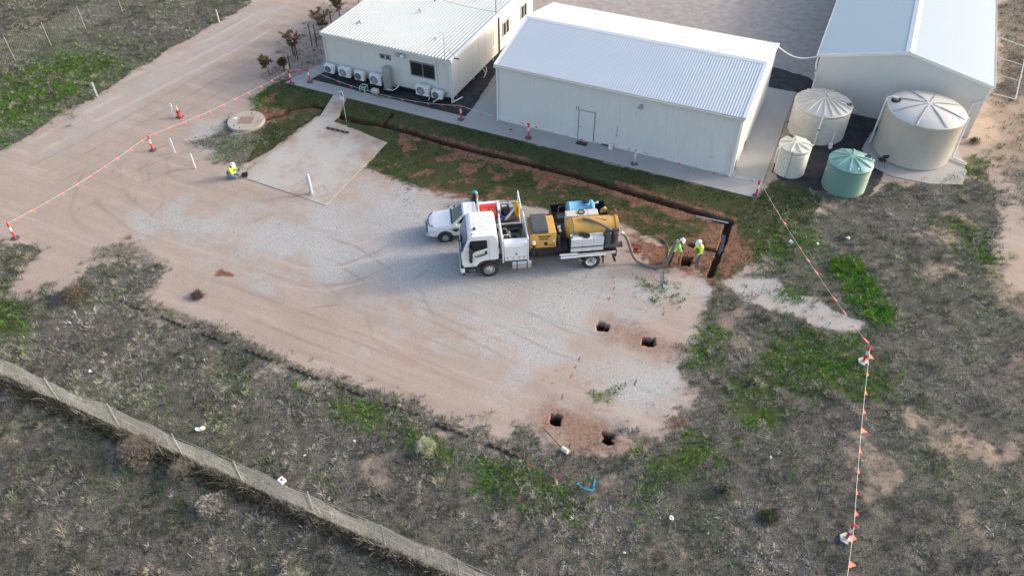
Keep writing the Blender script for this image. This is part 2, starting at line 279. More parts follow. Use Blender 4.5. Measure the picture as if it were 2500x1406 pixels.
# ground layout, metres on the ground plane: (weight, soft edge, outline)
REG = {
 'scrub': [
  (1.0,1.15,[(-20.93,-26.68),(-14.66,-25.37),(-13.68,-24.44),(-13.19,-23.55),(-13.12,-21.95),(-12.28,-21.04),(-10.41,-20.74),(-9.87,-22.06),(-9.48,-23.05),(-7.61,-23.02),(-5.33,-23.24),(-2.26,-23.63),(0.05,-23.84),(2.02,-24.03),(4.46,-23.71),(5.98,-23.4),(8.13,-23.53),(10.47,-23.42),(12.48,-23.2),(14.32,-22.71),(15.81,-21.81),(17.26,-20.7),(18.13,-18.67),(18.35,-17.07),(17.55,-15.84),(17.97,-13.67),(17.56,-12.04),(18.34,-10.09),(19.1,-8.75),(19.76,-6.71),(18.2,-4.4),(18.59,-1.77),(19.9,0.11),(21.39,-0.52),(23.16,-0.15),(24.2,2.91),(27.28,4.74),(29.48,7.58),(29.97,4.59),(30.43,-1.21),(31.21,-3.67),(35.24,-3.8),(33.85,-22.61),(-3.46,-39.55)]),
  (1.0,0.4,[(-27.84,-21.59),(-27.42,-16.2),(-27.48,-13.59),(-27.46,-10.88),(-26.87,-8.72),(-27.32,-4.55),(-27.28,-0.28),(-26.94,4.57),(-27.11,7.9),(-29.08,13.81),(-47.02,37.39),(-94.7,17.11)]),
  (0.55,0.8,[(29.48,7.58),(35.24,-3.8),(42.43,48.98),(29.89,43.55),(30.08,18.28)]),
  (0.5,0.6,[(-15.0,-21.15),(-14.81,-20.3),(-12.93,-19.47),(-11.15,-19.8),(-10.51,-20.79),(-12.28,-21.04),(-13.19,-22.17),(-14.21,-21.9)]),
  (0.9,0.3,[(-20.14,-23.07),(-18.56,-21.98),(-16.85,-21.98),(-16.87,-23.45),(-16.39,-24.64),(-16.78,-25.83)]),
  (0.8,0.15,[(-7.21,-21.38),(-6.98,-21.18),(-6.58,-21.43),(-6.67,-21.69)]),
  (0.6,0.6,[(-16.94,-10.26),(-16.21,-7.5),(-14.73,-8.49),(-13.7,-6.39),(-11.65,-4.64),(-11.59,-7.88),(-11.72,-11.44),(-14.17,-11.56)]),
  (0.38,0.5,[(-18.31,-1.77),(-19.93,3.85),(-21.04,9.85),(-20.67,13.6),(-18.65,7.54),(-15.24,2.28),(-15.67,0.05),(-16.13,-1.78),(-16.84,-2.74)]),
  (0.55,0.3,[(-8.88,-23.11),(-6.47,-22.82),(-3.58,-22.91),(-0.65,-22.9),(2.22,-23.01),(4.01,-23.0),(7.2,-22.97),(10.23,-22.95),(12.39,-23.01),(10.51,-23.52),(8.18,-23.63),(4.52,-23.81),(0.13,-23.94),(-5.23,-23.35)]),
 ],
 'green': [
  (0.62,0.85,[(-28.92,-15.57),(-29.11,-10.79),(-29.06,-7.17),(-29.19,-3.86),(-27.5,-4.15),(-27.53,-7.89),(-27.73,-12.71),(-27.82,-16.48)]),
  (0.9,1.36,[(-37.19,-8.75),(-33.97,-5.25),(-29.19,-3.86),(-28.02,-8.91),(-29.55,-15.05)]),
  (0.9,0.51,[(-27.87,0.37),(-27.75,4.54),(-27.04,4.69),(-27.91,1.35)]),
  (1.0,0.59,[(22.44,-5.51),(23.28,-4.77),(25.45,-8.03),(25.94,-9.2),(24.82,-9.4),(22.95,-7.03)]),
  (1.0,1.02,[(20.02,-13.19),(22.58,-11.31),(24.65,-11.25),(26.24,-12.73),(25.19,-14.5),(22.92,-14.75),(21.39,-17.2),(19.98,-17.34),(20.14,-14.67)]),
  (0.9,0.68,[(18.78,-9.23),(20.7,-8.37),(21.99,-8.78),(20.38,-9.99)]),
  (0.9,1.02,[(26.55,1.78),(28.28,2.13),(30.43,-1.21),(30.25,-2.9),(28.41,-1.38)]),
  (0.9,0.51,[(27.73,4.94),(29.23,8.69),(29.71,7.45),(28.41,4.79)]),
  (1.0,0.68,[(-16.97,-25.92),(-14.41,-25.59),(-11.5,-26.91),(-11.75,-27.89),(-14.95,-27.56)]),
  (0.9,0.68,[(0.75,-24.47),(2.91,-24.02),(4.25,-24.05),(6.43,-23.45),(8.29,-23.82),(8.48,-24.89),(5.7,-24.99),(2.97,-24.75)]),
  (1.0,0.85,[(7.96,-24.67),(10.22,-24.11),(12.83,-23.6),(15.12,-23.85),(15.29,-25.19),(12.78,-25.53),(9.59,-25.5)]),
  (0.85,0.85,[(16.76,-21.38),(18.62,-19.16),(19.74,-19.36),(19.21,-21.37),(17.42,-23.43),(16.76,-22.48)]),
  (0.9,0.51,[(-8.19,-25.86),(-7.4,-25.21),(-6.25,-26.27),(-6.59,-26.83)]),
  (0.9,0.85,[(18.82,-4.12),(20.48,-3.38),(21.33,-4.54),(19.82,-7.04),(18.43,-6.58)]),
  (0.8,0.85,[(17.26,-12.49),(19.04,-13.19),(18.82,-15.54),(17.35,-15.1)]),
  (0.8,0.42,[(-17.0,-4.36),(-16.61,-3.26),(-15.35,-4.23),(-15.44,-5.45),(-16.18,-5.31)]),
  (0.5,0.85,[(13.5,-11.26),(14.57,-10.44),(15.38,-11.75),(14.53,-12.45)]),
  (0.6,0.51,[(13.72,-19.15),(14.99,-18.32),(15.09,-19.17),(14.09,-19.62)]),
  (0.5,0.51,[(-14.91,-9.09),(-13.26,-7.83),(-12.14,-10.9),(-14.32,-11.38)]),
 ],
 'lawn': [
  (0.75,0.4,[(-16.76,-3.76),(-16.48,-0.97),(-12.4,-0.84),(-2.28,-1.44),(6.06,-1.54),(17.52,-1.39),(17.75,-0.85),(18.35,0.76),(19.85,0.44),(21.18,-0.62),(20.88,-2.4),(19.34,-4.48),(18.37,-7.33),(17.8,-8.65),(16.98,-9.7),(13.4,-8.08),(10.17,-6.98),(2.95,-8.09),(-1.68,-8.69),(-5.13,-8.27),(-5.28,-5.24),(-9.19,-4.39),(-11.12,-4.68),(-11.79,-7.18),(-13.7,-6.39)]),
  (1.0,0.15,[(-16.39,-3.78),(-15.9,-1.75),(-11.85,-1.65),(-11.53,-3.61),(-12.1,-3.51),(-13.65,-4.66),(-14.64,-5.39)]),
  (1.0,0.15,[(-10.69,-1.87),(-6.91,-2.14),(-6.81,-3.62),(-10.13,-3.96)]),
  (0.9,0.15,[(-13.83,-6.45),(-13.49,-4.88),(-11.85,-3.87),(-11.39,-4.52),(-11.59,-7.88),(-12.14,-10.9)]),
  (1.0,0.25,[(-6.92,-1.57),(-2.23,-1.53),(6.09,-1.62),(14.01,-1.8),(17.56,-1.55),(17.97,-3.3),(16.53,-4.14),(13.36,-3.89),(6.68,-3.12),(-0.63,-2.6),(-6.69,-3.29)]),
  (1.0,0.3,[(-9.44,-4.5),(-5.16,-5.29),(-5.13,-8.03),(-1.93,-8.26),(2.69,-7.56),(6.24,-6.63),(9.92,-6.27),(12.99,-6.72),(15.35,-5.07),(12.33,-4.56),(6.93,-3.76),(-1.77,-3.27),(-5.88,-3.59),(-9.48,-3.96)]),
  (1.0,0.4,[(17.59,-0.92),(18.35,0.76),(19.85,0.44),(21.18,-0.62),(20.88,-2.4),(19.34,-4.48),(18.36,-6.24),(17.16,-4.86),(17.97,-3.3)]),
 ],
 'red': [
  (0.9,0.8,[(10.9,-7.66),(12.15,-7.1),(14.12,-7.38),(15.17,-6.14),(15.8,-4.99),(17.36,-4.77),(17.98,-6.04),(17.85,-7.92),(16.94,-9.55),(15.93,-9.83),(13.94,-9.85),(12.45,-9.44)]),
  (0.5,0.6,[(9.6,-5.35),(12.55,-5.3),(15.35,-5.07),(15.17,-6.14),(13.09,-7.07),(10.51,-7.23)]),
  (0.95,0.45,[(-6.8,-3.11),(-1.77,-3.27),(4.08,-3.46),(9.57,-3.82),(14.64,-4.16),(16.61,-4.51),(14.93,-5.26),(9.97,-4.97),(4.6,-4.66),(-1.22,-4.32),(-6.46,-4.17)]),
  (0.7,0.4,[(8.91,-3.43),(13.19,-3.32),(15.93,-3.59),(16.15,-4.51),(13.19,-4.18),(9.12,-4.02)]),
  (0.8,0.35,[(-16.21,-4.01),(-15.77,-2.26),(-15.01,-4.67),(-13.71,-4.57),(-12.95,-6.06),(-13.95,-6.5),(-15.7,-6.43)]),
  (0.6,0.3,[(-13.91,-4.31),(-11.81,-2.96),(-11.54,-3.84),(-13.01,-5.52)]),
  (0.6,0.25,[(-10.28,-3.74),(-6.68,-3.56),(-6.22,-4.07),(-9.81,-4.44)]),
  (0.7,0.5,[(-1.72,-8.62),(2.83,-7.84),(6.32,-6.81),(10.05,-6.62),(10.3,-7.33),(5.82,-7.46),(2.29,-8.39),(-1.48,-9.05)]),
  (0.85,0.12,[(-7.32,-19.61),(-7.08,-19.14),(-6.14,-19.29),(-6.03,-19.59),(-6.98,-19.91)]),
  (0.8,0.25,[(17.23,-19.07),(17.73,-18.55),(18.27,-18.85),(18.04,-19.66),(17.38,-19.6)]),
  (0.5,0.3,[(-7.97,-5.76),(-5.29,-5.09),(-5.03,-6.51),(-5.86,-6.63)]),
 ],
 'gravel': [
  (1.0,2.3,[(-14.54,-17.8),(-11.7,-15.9),(-9.02,-14.08),(-6.37,-13.74),(-4.86,-12.64),(-3.98,-10.52),(-2.16,-8.36),(0.47,-8.54),(6.13,-8.17),(11.02,-8.0),(13.1,-10.05),(16.2,-10.05),(15.47,-12.03),(13.96,-12.71),(14.4,-14.08),(12.85,-16.26),(14.36,-16.44),(16.47,-15.49),(17.23,-16.79),(17.22,-18.09),(16.1,-19.34),(14.05,-19.51),(10.78,-18.88),(6.46,-18.84),(1.8,-18.8),(-3.24,-18.75),(-7.03,-18.69),(-11.1,-18.26)]),
  (0.7,0.6,[(-18.22,-8.39),(-16.21,-7.5),(-13.93,-8.66),(-13.08,-11.32),(-16.21,-10.71)]),
  (0.45,1.0,[(-27.36,-9.54),(-26.72,-1.35),(-26.7,7.38),(-23.55,8.75),(-23.11,-1.87),(-23.14,-10.01),(-23.89,-16.12)]),
 ],
 'halo': [
  (0.9,0.9,[(12.06,-14.98),(12.41,-13.88),(13.56,-14.4),(14.49,-14.34),(16.17,-14.48),(16.59,-14.87),(15.8,-15.93),(14.46,-15.54),(13.08,-15.72)]),
  (0.9,0.9,[(12.03,-21.29),(12.47,-20.47),(13.8,-20.37),(14.93,-20.35),(16.15,-20.63),(17.49,-20.26),(17.16,-20.97),(14.94,-21.93),(13.54,-21.69),(12.58,-22.12)]),
 ],
 'pebble': [
  (0.85,0.35,[(17.94,-9.27),(20.01,-8.01),(20.81,-8.99),(21.92,-8.33),(23.45,-9.25),(24.71,-9.3),(24.53,-10.2),(22.5,-10.81),(20.47,-10.49),(18.82,-10.37)]),
 ],
 'black': [
  (1.0,0.1,[(-14.69,-0.57),(-2.06,-0.68),(-2.23,1.21),(-2.82,5.71),(-4.76,11.27),(-12.6,10.19),(-15.93,6.37)]),
  (1.0,0.25,[(17.74,7.53),(18.93,5.91),(18.16,1.14),(19.21,0.02),(21.0,0.6),(22.47,-0.04),(23.63,1.77),(24.08,4.24),(23.42,8.42),(23.08,10.56),(21.39,10.49),(19.18,11.02)]),
  (0.9,0.2,[(15.08,14.93),(18.24,14.33),(19.05,11.87),(15.73,11.63)]),
 ],
 'yard': [
  (1.0,1.0,[(-11.47,31.31),(-4.32,15.45),(-3.24,17.62),(14.89,18.24),(15.44,13.1),(19.0,12.15),(18.24,19.13),(17.27,43.71)]),
 ],
 'sand': [
  (0.8,0.5,[(30.53,0.33),(32.04,0.25),(31.97,-3.33),(30.63,-2.56)]),
  (0.4,0.8,[(29.51,-13.53),(31.79,-12.27),(31.75,-14.4),(29.87,-15.02)]),
  (0.8,0.3,[(27.08,-3.44),(27.89,-3.43),(27.57,-4.96),(26.85,-4.6)]),
  (0.25,0.8,[(27.84,-16.16),(29.57,-15.82),(29.16,-17.71),(27.77,-17.71)]),
  (0.8,0.6,[(29.85,-2.2),(32.07,1.79),(31.92,-5.91),(30.45,-5.32)]),
  (0.7,0.8,[(30.47,-9.48),(31.88,-7.71),(31.79,-12.27),(30.65,-12.29)]),
  (0.6,0.7,[(28.44,-18.65),(29.91,-17.58),(30.23,-19.76),(28.81,-20.22)]),
  (0.8,0.6,[(29.32,16.71),(32.4,18.07),(32.2,7.85),(30.4,7.04),(28.73,9.73)]),
  (0.7,0.4,[(9.17,-24.35),(6.26,-25.89),(6.08,-26.87),(7.22,-27.42),(8.14,-27.01),(7.27,-25.89)]),
 ],
 'tracks': [
  (0.25,1,[(-14.36,-18.93),(-17.38,-17.8),(-19.12,-15.44),(-19.48,-12.67),(-18.67,-10.23)]),
  (0.25,-1,[(-5.42,-17.97),(-1.83,-17.08),(0.67,-14.52),(2.1,-11.58),(3.21,-8.62)]),
  (0.25,1,[(-5.04,-16.32),(-1.8,-16.35),(2.62,-17.79),(5.1,-20.03)]),
  (0.22,1,[(2.77,-16.4),(6.48,-16.7),(11.27,-17.55),(13.91,-17.48),(15.84,-16.06)]),
  (0.25,1,[(-19.83,-19.74),(-18.8,-15.76),(-16.76,-11.97),(-15.55,-8.31)]),
  (0.3,1,[(-2.07,14.8),(3.13,14.73),(8.77,17.97),(12.39,23.6)]),
  (0.3,1,[(7.6,22.36),(11.96,20.95),(15.01,18.44),(17.21,14.53)]),
  (0.35,1,[(-29.05,-14.83),(-28.9,-9.91),(-27.64,-4.21),(-25.93,2.37),(-25.44,7.93)]),
  (0.5,-1,[(-26.64,-16.85),(-26.19,-11.36),(-25.14,-4.78),(-24.04,2.05),(-23.55,8.75)]),
  (0.3,1,[(-23.25,-19.1),(-22.24,-14.4),(-21.63,-10.45),(-21.22,-7.42),(-20.91,-3.57),(-19.68,2.47)]),
  (0.25,1,[(-20.89,-11.21),(-19.42,-14.14),(-16.95,-16.3),(-13.46,-17.32),(-10.55,-17.23)]),
  (0.25,1,[(-19.55,-11.15),(-18.24,-13.61),(-16.43,-15.17),(-13.42,-16.03)]),
  (0.3,1,[(-10.88,-16.16),(-9.83,-15.28),(-8.83,-13.56),(-8.0,-12.31)]),
  (0.3,1,[(-10.92,-15.76),(-9.34,-14.43),(-8.69,-12.97)]),
  (0.25,1,[(-4.41,-19.28),(-1.88,-18.49),(-0.11,-17.36),(1.18,-15.38),(2.2,-12.71)]),
  (0.25,1,[(0.06,-17.62),(1.26,-18.72),(2.26,-19.53)]),
  (0.2,1,[(-2.76,-22.69),(1.79,-22.37),(6.3,-22.49),(10.14,-22.75)]),
  (0.2,1,[(-4.6,-21.67),(-0.05,-21.76),(5.12,-21.97),(9.08,-22.25)]),
  (0.2,1,[(0.2,-20.76),(1.55,-21.34),(2.67,-21.98)]),
  (0.2,1,[(-15.42,-19.4),(-15.39,-16.91),(-17.83,-14.39)]),
  (0.25,1,[(8.18,-20.05),(10.18,-20.74),(11.07,-21.36),(12.41,-21.73)]),
  (0.2,1,[(1.8,-18.8),(6.71,-19.31),(11.08,-19.56)]),
  (0.25,1,[(-9.4,-20.47),(-6.37,-20.16),(-2.23,-20.13),(1.82,-20.33)]),
  (0.2,1,[(12.28,-14.1),(12.33,-11.78),(13.1,-10.05)]),
 ],
}
TRENCH = [
  (0.2,0.5,[(-14.15,-6.03),(-13.55,-5.25),(-13.58,-4.51),(-12.49,-3.44),(-11.69,-3.38),(-11.15,-3.44)]),
  (0.26,0.6,[(-10.46,-3.77),(-8.55,-3.89),(-6.81,-3.62),(-4.64,-3.58),(-2.07,-3.82),(1.4,-3.76),(4.2,-3.74),(6.91,-3.72),(9.61,-3.94),(12.2,-4.15),(14.67,-4.27),(16.56,-4.49)]),
  (0.15,0.45,[(-6.85,-2.12),(-6.73,-3.64)]),
  (0.17,0.55,[(16.56,-4.57),(16.7,-6.04),(16.71,-9.24)]),
  (0.15,0.4,[(15.12,-7.24),(15.91,-7.23),(16.77,-7.1)]),
]
HOLES = [
  [(12.5,-14.78),(13.05,-14.75),(13.17,-15.21),(12.66,-15.32)],
  [(14.83,-14.88),(15.39,-14.71),(15.5,-15.27),(14.97,-15.4)],
  [(12.58,-20.92),(13.05,-20.83),(13.12,-21.34),(12.69,-21.43)],
  [(14.98,-20.9),(15.47,-20.82),(15.59,-21.37),(15.15,-21.49)],
  [(14.79,-8.43),(15.46,-8.27),(15.56,-8.95),(14.95,-9.08)],
]
# ---------------------------------------------------------------- ground
_rng = np.random.default_rng(5)
_tab = _rng.random((512, 512)).astype(np.float32)
def vnoise(x, y, s, ox=0.0):
    x = x*s + 137.3 + ox; y = y*s + 71.7 + ox*1.7
    xi = np.floor(x).astype(int); yi = np.floor(y).astype(int); fx = x-xi; fy = y-yi
    fx = fx*fx*(3-2*fx); fy = fy*fy*(3-2*fy)
    a = _tab[xi % 512, yi % 512]; b = _tab[(xi+1) % 512, yi % 512]; c = _tab[xi % 512, (yi+1) % 512]; d = _tab[(xi+1) % 512, (yi+1) % 512]
    return (a*(1-fx)+b*fx)*(1-fy) + (c*(1-fx)+d*fx)*fy
def fbm(x, y, s, o=4, ox=0.0, g=.55):
    v = 0; a = 1; t = 0
    for i in range(o): v = v + a*vnoise(x, y, s*2.03**i, ox+i*11.1); t += a; a *= g
    return v/t
def sstep(a, b, v):
    t = np.clip((v-a)/(b-a), 0, 1); return t*t*(3-2*t)
def seg_dist(x, y, p, q):
    dx, dy = q[0]-p[0], q[1]-p[1]; l = dx*dx+dy*dy+1e-12
    t = np.clip(((x-p[0])*dx+(y-p[1])*dy)/l, 0, 1)
    return np.hypot(x-p[0]-t*dx, y-p[1]-t*dy)
def line_dist(x, y, pts):
    d = np.full(x.shape, 1e9)
    for p, q in zip(pts[:-1], pts[1:]): d = np.minimum(d, seg_dist(x, y, p, q))
    return d
def poly_sd(x, y, pts):
    d = np.full(x.shape, 1e9); ins = np.zeros(x.shape, bool)
    for p, q in zip(pts, pts[1:]+pts[:1]):
        d = np.minimum(d, seg_dist(x, y, p, q))
        if abs(q[1]-p[1]) > 1e-9:
            c = ((p[1] > y) != (q[1] > y)) & (x < (q[0]-p[0])*(y-p[1])/(q[1]-p[1]) + p[0]); ins ^= c
    return np.where(ins, d, -d)
def region(key, x, y, amp=1.0):
    """soft, ragged coverage 0..1 of a ground class"""
    out = np.zeros(x.shape)
    for i, (w, e, pts) in enumerate(REG[key]):
        px = [p[0] for p in pts]; py = [p[1] for p in pts]; m = 2.5*e+.5
        k = (x > min(px)-m) & (x < max(px)+m) & (y > min(py)-m) & (y < max(py)+m)
        if not k.any(): continue
        xx, yy = x[k], y[k]
        n = (fbm(xx, yy, .55, 5, 3+i)-.5)*3.2*e*amp + (vnoise(xx, yy, 5, i)-.5)*.5*e
        out[k] = np.maximum(out[k], w*sstep(-e, e, poly_sd(xx, yy, pts)+n))
    return out
def cover(x, y):
    c = {k: region(k, x, y) for k in ('scrub', 'green', 'lawn', 'red', 'gravel', 'black', 'yard', 'sand', 'halo')}
    # red earth showing through the lawn on the lot side of the trench
    lw_ = c['lawn']*(y < -3.5)*(x > -7); c['red'] = np.maximum(c['red'], lw_*.95*sstep(.60, .69, fbm(x, y, .95, 5, 123)))
    t = np.zeros(x.shape)
    for w, s, pts in REG['tracks']:
        d = line_dist(x, y, pts)
        e = np.minimum(np.hypot(x-pts[0][0], y-pts[0][1]), np.hypot(x-pts[-1][0], y-pts[-1][1]))
        for off in (0.0, 1.55):
            t = t + s*(1-sstep(w*.05, w*.6, np.abs(d-off)))*.5*sstep(.3, .62, fbm(x, y, .6, 4, 9))*sstep(1.6, 3.2, e)
    c['track'] = t
    # beyond what the photo covers the same scrub carries on
    far = np.maximum(np.maximum(sstep(35, 40, x), 1-sstep(-60, -52, x)), np.maximum(1-sstep(-46, -40, y), sstep(44, 52, y))); c['scrub'] = np.maximum(c['scrub'], far*.85*sstep(.36, .5, fbm(x, y, .12, 4, 61)))
    # the loose pebble patch stays clear of scrub
    c['pebble'] = region('pebble', x, y); c['scrub'] = c['scrub']*(1-c['pebble']); c['green'] = c['green']*(1-.85*c['pebble'])
    # bare sandy and orange openings in the scrub, more of them towards the right
    b = fbm(x, y, .42, 5, 21)
    right = sstep(20, 34, x + (y+12)*.15)
    c['sand'] = c['sand']*.75; c['bare'] = c['scrub']*sstep(.69-.13*right, .79-.11*right, b+(vnoise(x, y, 3.1, 4)-.5)*.16)*(.45+.3*right)
    return c
def carve(x, y):
    z = np.zeros(x.shape); pit = np.zeros(x.shape)
    for w, dp, pts in TRENCH:
        d = line_dist(x, y, pts) + (fbm(x, y, 2.2, 3, 31)-.5)*.14
        k = 1-sstep(w*.80, w*1.15, d); z = np.minimum(z, -dp*k); pit = np.maximum(pit, k)
        z = np.where(k < .02, np.maximum(z, z+.05*(1-sstep(w*1.1, w*3.0, d))*fbm(x, y, 1.4, 3, 8)), z)
    for pts in HOLES:
        s = poly_sd(x, y, pts) + (vnoise(x, y, 7, 3)-.5)*.14; z = np.where(pit < .02, z+.07*sstep(-.8, -.06, s)*(s < 0)*fbm(x, y, 2.6, 3, 44), z)
        k = sstep(-.03, .03, s); z = np.minimum(z, -1.0*k); pit = np.maximum(pit, k)
    return z, pit
def height(x, y, c):
    h = c['scrub']*(fbm(x, y, 1.6, 3, 51)-.5)*.16 + (fbm(x, y, .35, 3, 61)-.5)*.05
    h = h + c['red']*(fbm(x, y, 2.4, 3, 71)-.4)*.13
    flat = (x > -16.8) & (x < 18.5) & (y > -13) & (y < 14)
    return np.where(flat, h*.5, h)
def lines(parts):
    o = []
    for a, b, s in parts: o.append(np.arange(a, b-1e-6, s))
    return np.concatenate(o)
xs = lines([(-400,-120,40), (-120,-56,8), (-56,-36,.4), (-36,-16,.16), (-16,12.3,.09), (12.3,17.4,.045), (17.4,33,.14), (33,44,.5), (44,120,8), (120,401,40)])
ys = lines([(-400,-100,40), (-100,-46,8), (-46,-38,.4), (-38,-24,.13), (-24,-21.6,.09), (-21.6,-20.6,.045), (-20.6,-15.5,.1), (-15.5,-14.6,.045), (-14.6,-9.5,.09), (-9.5,-1.2,.06), (-1.2,6,.15), (6,24,.2), (24,50,.4), (50,120,8), (120,401,40)])
GX, GY = np.meshgrid(xs, ys); gx, gy = GX.ravel(), GY.ravel()
C = cover(gx, gy); carv, pit = carve(gx, gy)
gz = np.where(pit > .02, carv, carv + height(gx, gy, C))
nx, ny = len(xs), len(ys)
idx = np.arange(nx*ny).reshape(ny, nx)
quads = np.stack([idx[:-1, :-1], idx[:-1, 1:], idx[1:, 1:], idx[1:, :-1]], -1).reshape(-1, 4)
def np_mesh(name, co, faces, k):
    me = bpy.data.meshes.new(name)
    me.vertices.add(len(co)); me.vertices.foreach_set('co', np.ascontiguousarray(co, dtype=np.float32).ravel())
    nf = len(faces)
    me.loops.add(nf*k); me.loops.foreach_set('vertex_index', np.ascontiguousarray(faces, dtype=np.int32).ravel())
    me.polygons.add(nf); me.polygons.foreach_set('loop_start', np.arange(nf, dtype=np.int32)*k)
    me.update(calc_edges=True)
    return me
gme = np_mesh('ground', np.stack([gx, gy, gz], -1), quads, 4)
gme.polygons.foreach_set('use_smooth', np.ones(len(quads), bool))
def vcol(me, name, a):
    at = me.color_attributes.new(name, 'FLOAT_COLOR', 'POINT'); at.data.foreach_set('color', np.ascontiguousarray(a, dtype=np.float32).ravel())
vcol(gme, 'cov_a', np.stack([np.maximum(C['gravel'], C['pebble']), C['red'], C['scrub'], C['green']], -1))
vcol(gme, 'cov_b', np.stack([C['lawn'], C['black'], C['yard'], np.maximum(C['sand'], C['bare'])], -1))
vcol(gme, 'cov_c', np.stack([pit, C['track']*.5+.5, sstep(.45, .6, fbm(gx, gy, .3, 4, 88)), C['halo']], -1))

def ground_mat():
    m, t, p = new_mat('ground_soil'); n = t.nodes; L = t.links
    p.inputs['Roughness'].default_value = .92; p.inputs['Specular IOR Level'].default_value = .2
    geo = n.new('ShaderNodeNewGeometry')
    def noise(s, d=6, r=.6, o=0.0):
        z = n.new('ShaderNodeTexNoise'); z.inputs['Scale'].default_value = s; z.inputs['Detail'].default_value = d; z.inputs['Roughness'].default_value = r
        mp = n.new('ShaderNodeVectorMath'); mp.operation = 'ADD'; mp.inputs[1].default_value = (o, o*.7, 0); L.new(geo.outputs['Position'], mp.inputs[0]); L.new(mp.outputs[0], z.inputs['Vector'])
        return z.outputs[0]
    def vor(s, o=0.0):
        z = n.new('ShaderNodeTexVoronoi'); z.inputs['Scale'].default_value = s; L.new(geo.outputs['Position'], z.inputs['Vector']); return z
    def mr(i, a, b, c=0.0, d=1.0):
        z = n.new('ShaderNodeMapRange'); L.new(i, z.inputs[0])
        for k, v in zip((1,2,3,4), (a,b,c,d)): z.inputs[k].default_value = v
        return z.outputs[0]
    def ma(op, a, b):
        z = n.new('ShaderNodeMath'); z.operation = op
        for k, v in ((0, a), (1, b)):
            if isinstance(v, (int, float)): z.inputs[k].default_value = v
            else: L.new(v, z.inputs[k])
        return z.outputs[0]
    def mix(f, a, b, bt='MIX'):
        z = n.new('ShaderNodeMixRGB'); z.blend_type = bt
        if isinstance(f, (int, float)): z.inputs[0].default_value = f
        else: L.new(f, z.inputs[0])
        for k, v in ((1, a), (2, b)):
            if isinstance(v, tuple): z.inputs[k].default_value = (*v, 1)
            else: L.new(v, z.inputs[k])
        return z.outputs[0]
    def att(name):
        a = n.new('ShaderNodeAttribute'); a.attribute_name = name; s = n.new('ShaderNodeSeparateColor'); L.new(a.outputs['Color'], s.inputs[0])
        return s.outputs[0], s.outputs[1], s.outputs[2], a.outputs['Alpha']
    gr, rd, sc, gn = att('cov_a'); lw, bk, yd, sd = att('cov_b'); pt, tk, big, hal = att('cov_c')
    mp_ = n.new('ShaderNodeMapping'); mp_.inputs['Rotation'].default_value = (0, 0, math.radians(14)); mp_.inputs['Scale'].default_value = (.16, 1.5, 1); L.new(geo.outputs['Position'], mp_.inputs[0])
    stz = n.new('ShaderNodeTexNoise'); stz.inputs['Scale'].default_value = 1.0; stz.inputs['Detail'].default_value = 8; stz.inputs['Roughness'].default_value = .62; L.new(mp_.outputs[0], stz.inputs['Vector']); strk = stz.outputs[0]
    n1 = noise(.35, 6, .6, 5); n2 = noise(1.6, 8, .65, 9); n3 = noise(7, 8, .7, 2); n4 = noise(30, 5, .7, 4); n5 = noise(95, 3, .7, 7)
    # base: pinkish compacted dirt with loose stones
    c = mix(n1, (.385,.305,.255), (.475,.395,.34))
    c = mix(mr(n2, .42, .62, 0, .35), c, (.43,.30,.23))
    c = mix(mr(n3, .50, .72, 0, .35), c, (.34,.25,.20))
    c = mix(mr(n4, .53, .66, 0, .75), c, (.24,.18,.145))
    c = mix(mr(n5, .60, .72, 0, .5), c, (.62,.53,.47))
    c = mix(mr(strk, .50, .64, 0, .45), c, (.335,.255,.205)); c = mix(mr(strk, .46, .34, 0, .4), c, (.53,.455,.40))
    c = mix(mr(noise(10, 4, .65, 21), .56, .68, 0, .6), c, (.27,.205,.165)); c = mix(mr(noise(14, 4, .65, 61), .58, .70, 0, .6), c, (.58,.51,.46))
    # pale crushed rock
    g = mix(mr(n3, .3, .7), (.45,.437,.425), (.55,.543,.532))
    g = mix(mr(noise(11, 4, .6, 3), .52, .62, 0, .6), g, (.26,.245,.23)); g = mix(mr(strk, .52, .66, 0, .5), g, (.35,.315,.29)); g = mix(mr(n4, .50, .60, 0, .9), g, (.175,.165,.155))
    g = mix(mr(n5, .54, .68, 0, .7), g, (.72,.70,.69))
    g = mix(mr(n5, .36, .26, 0, .6), g, (.13,.12,.115))
    gm = ma('MULTIPLY', gr, mr(n1, .36, .58, .55, 1.0))
    gm = mr(ma('ADD', gm, ma('ADD', ma('MULTIPLY', ma('SUBTRACT', n3, .5), .8), ma('MULTIPLY', ma('SUBTRACT', strk, .5), 1.5))), .14, .88)
    c = mix(gm, c, g)
    # tyre tracks: slightly damp / slightly dusty
    c = mix(mr(tk, .5, .80, 0, .6), c, (.30,.225,.18))
    c = mix(mr(tk, .5, .2, 0, .5), c, (.58,.50,.45))
    c = mix(mr(ma('ADD', hal, ma('MULTIPLY', ma('SUBTRACT', n3, .5), .9)), .05, .95, 0, .9), c, mix(mr(n3, .4, .65), (.30,.18,.125), (.165,.09,.06)))
    # yard behind the shed
    y = mix(mr(n2, .35, .65), (.33,.295,.275), (.45,.40,.37)); y = mix(mr(n3, .55, .7, 0, .6), y, (.17,.15,.145)); y = mix(mr(n4, .55, .7, 0, .45), y, (.24,.215,.20))
    c = mix(yd, c, y)
    # bluestone dust
    b = mix(mr(n2, .4, .7), (.035,.036,.042), (.075,.073,.078)); b = mix(mr(n4, .58, .7, 0, .55), b, (.16,.15,.15)); b = mix(mr(n3, .62, .72, 0, .5), b, (.20,.16,.135))
    c = mix(mr(ma('ADD', bk, ma('MULTIPLY', ma('SUBTRACT', n4, .5), .5)), .4, .6), c, b)
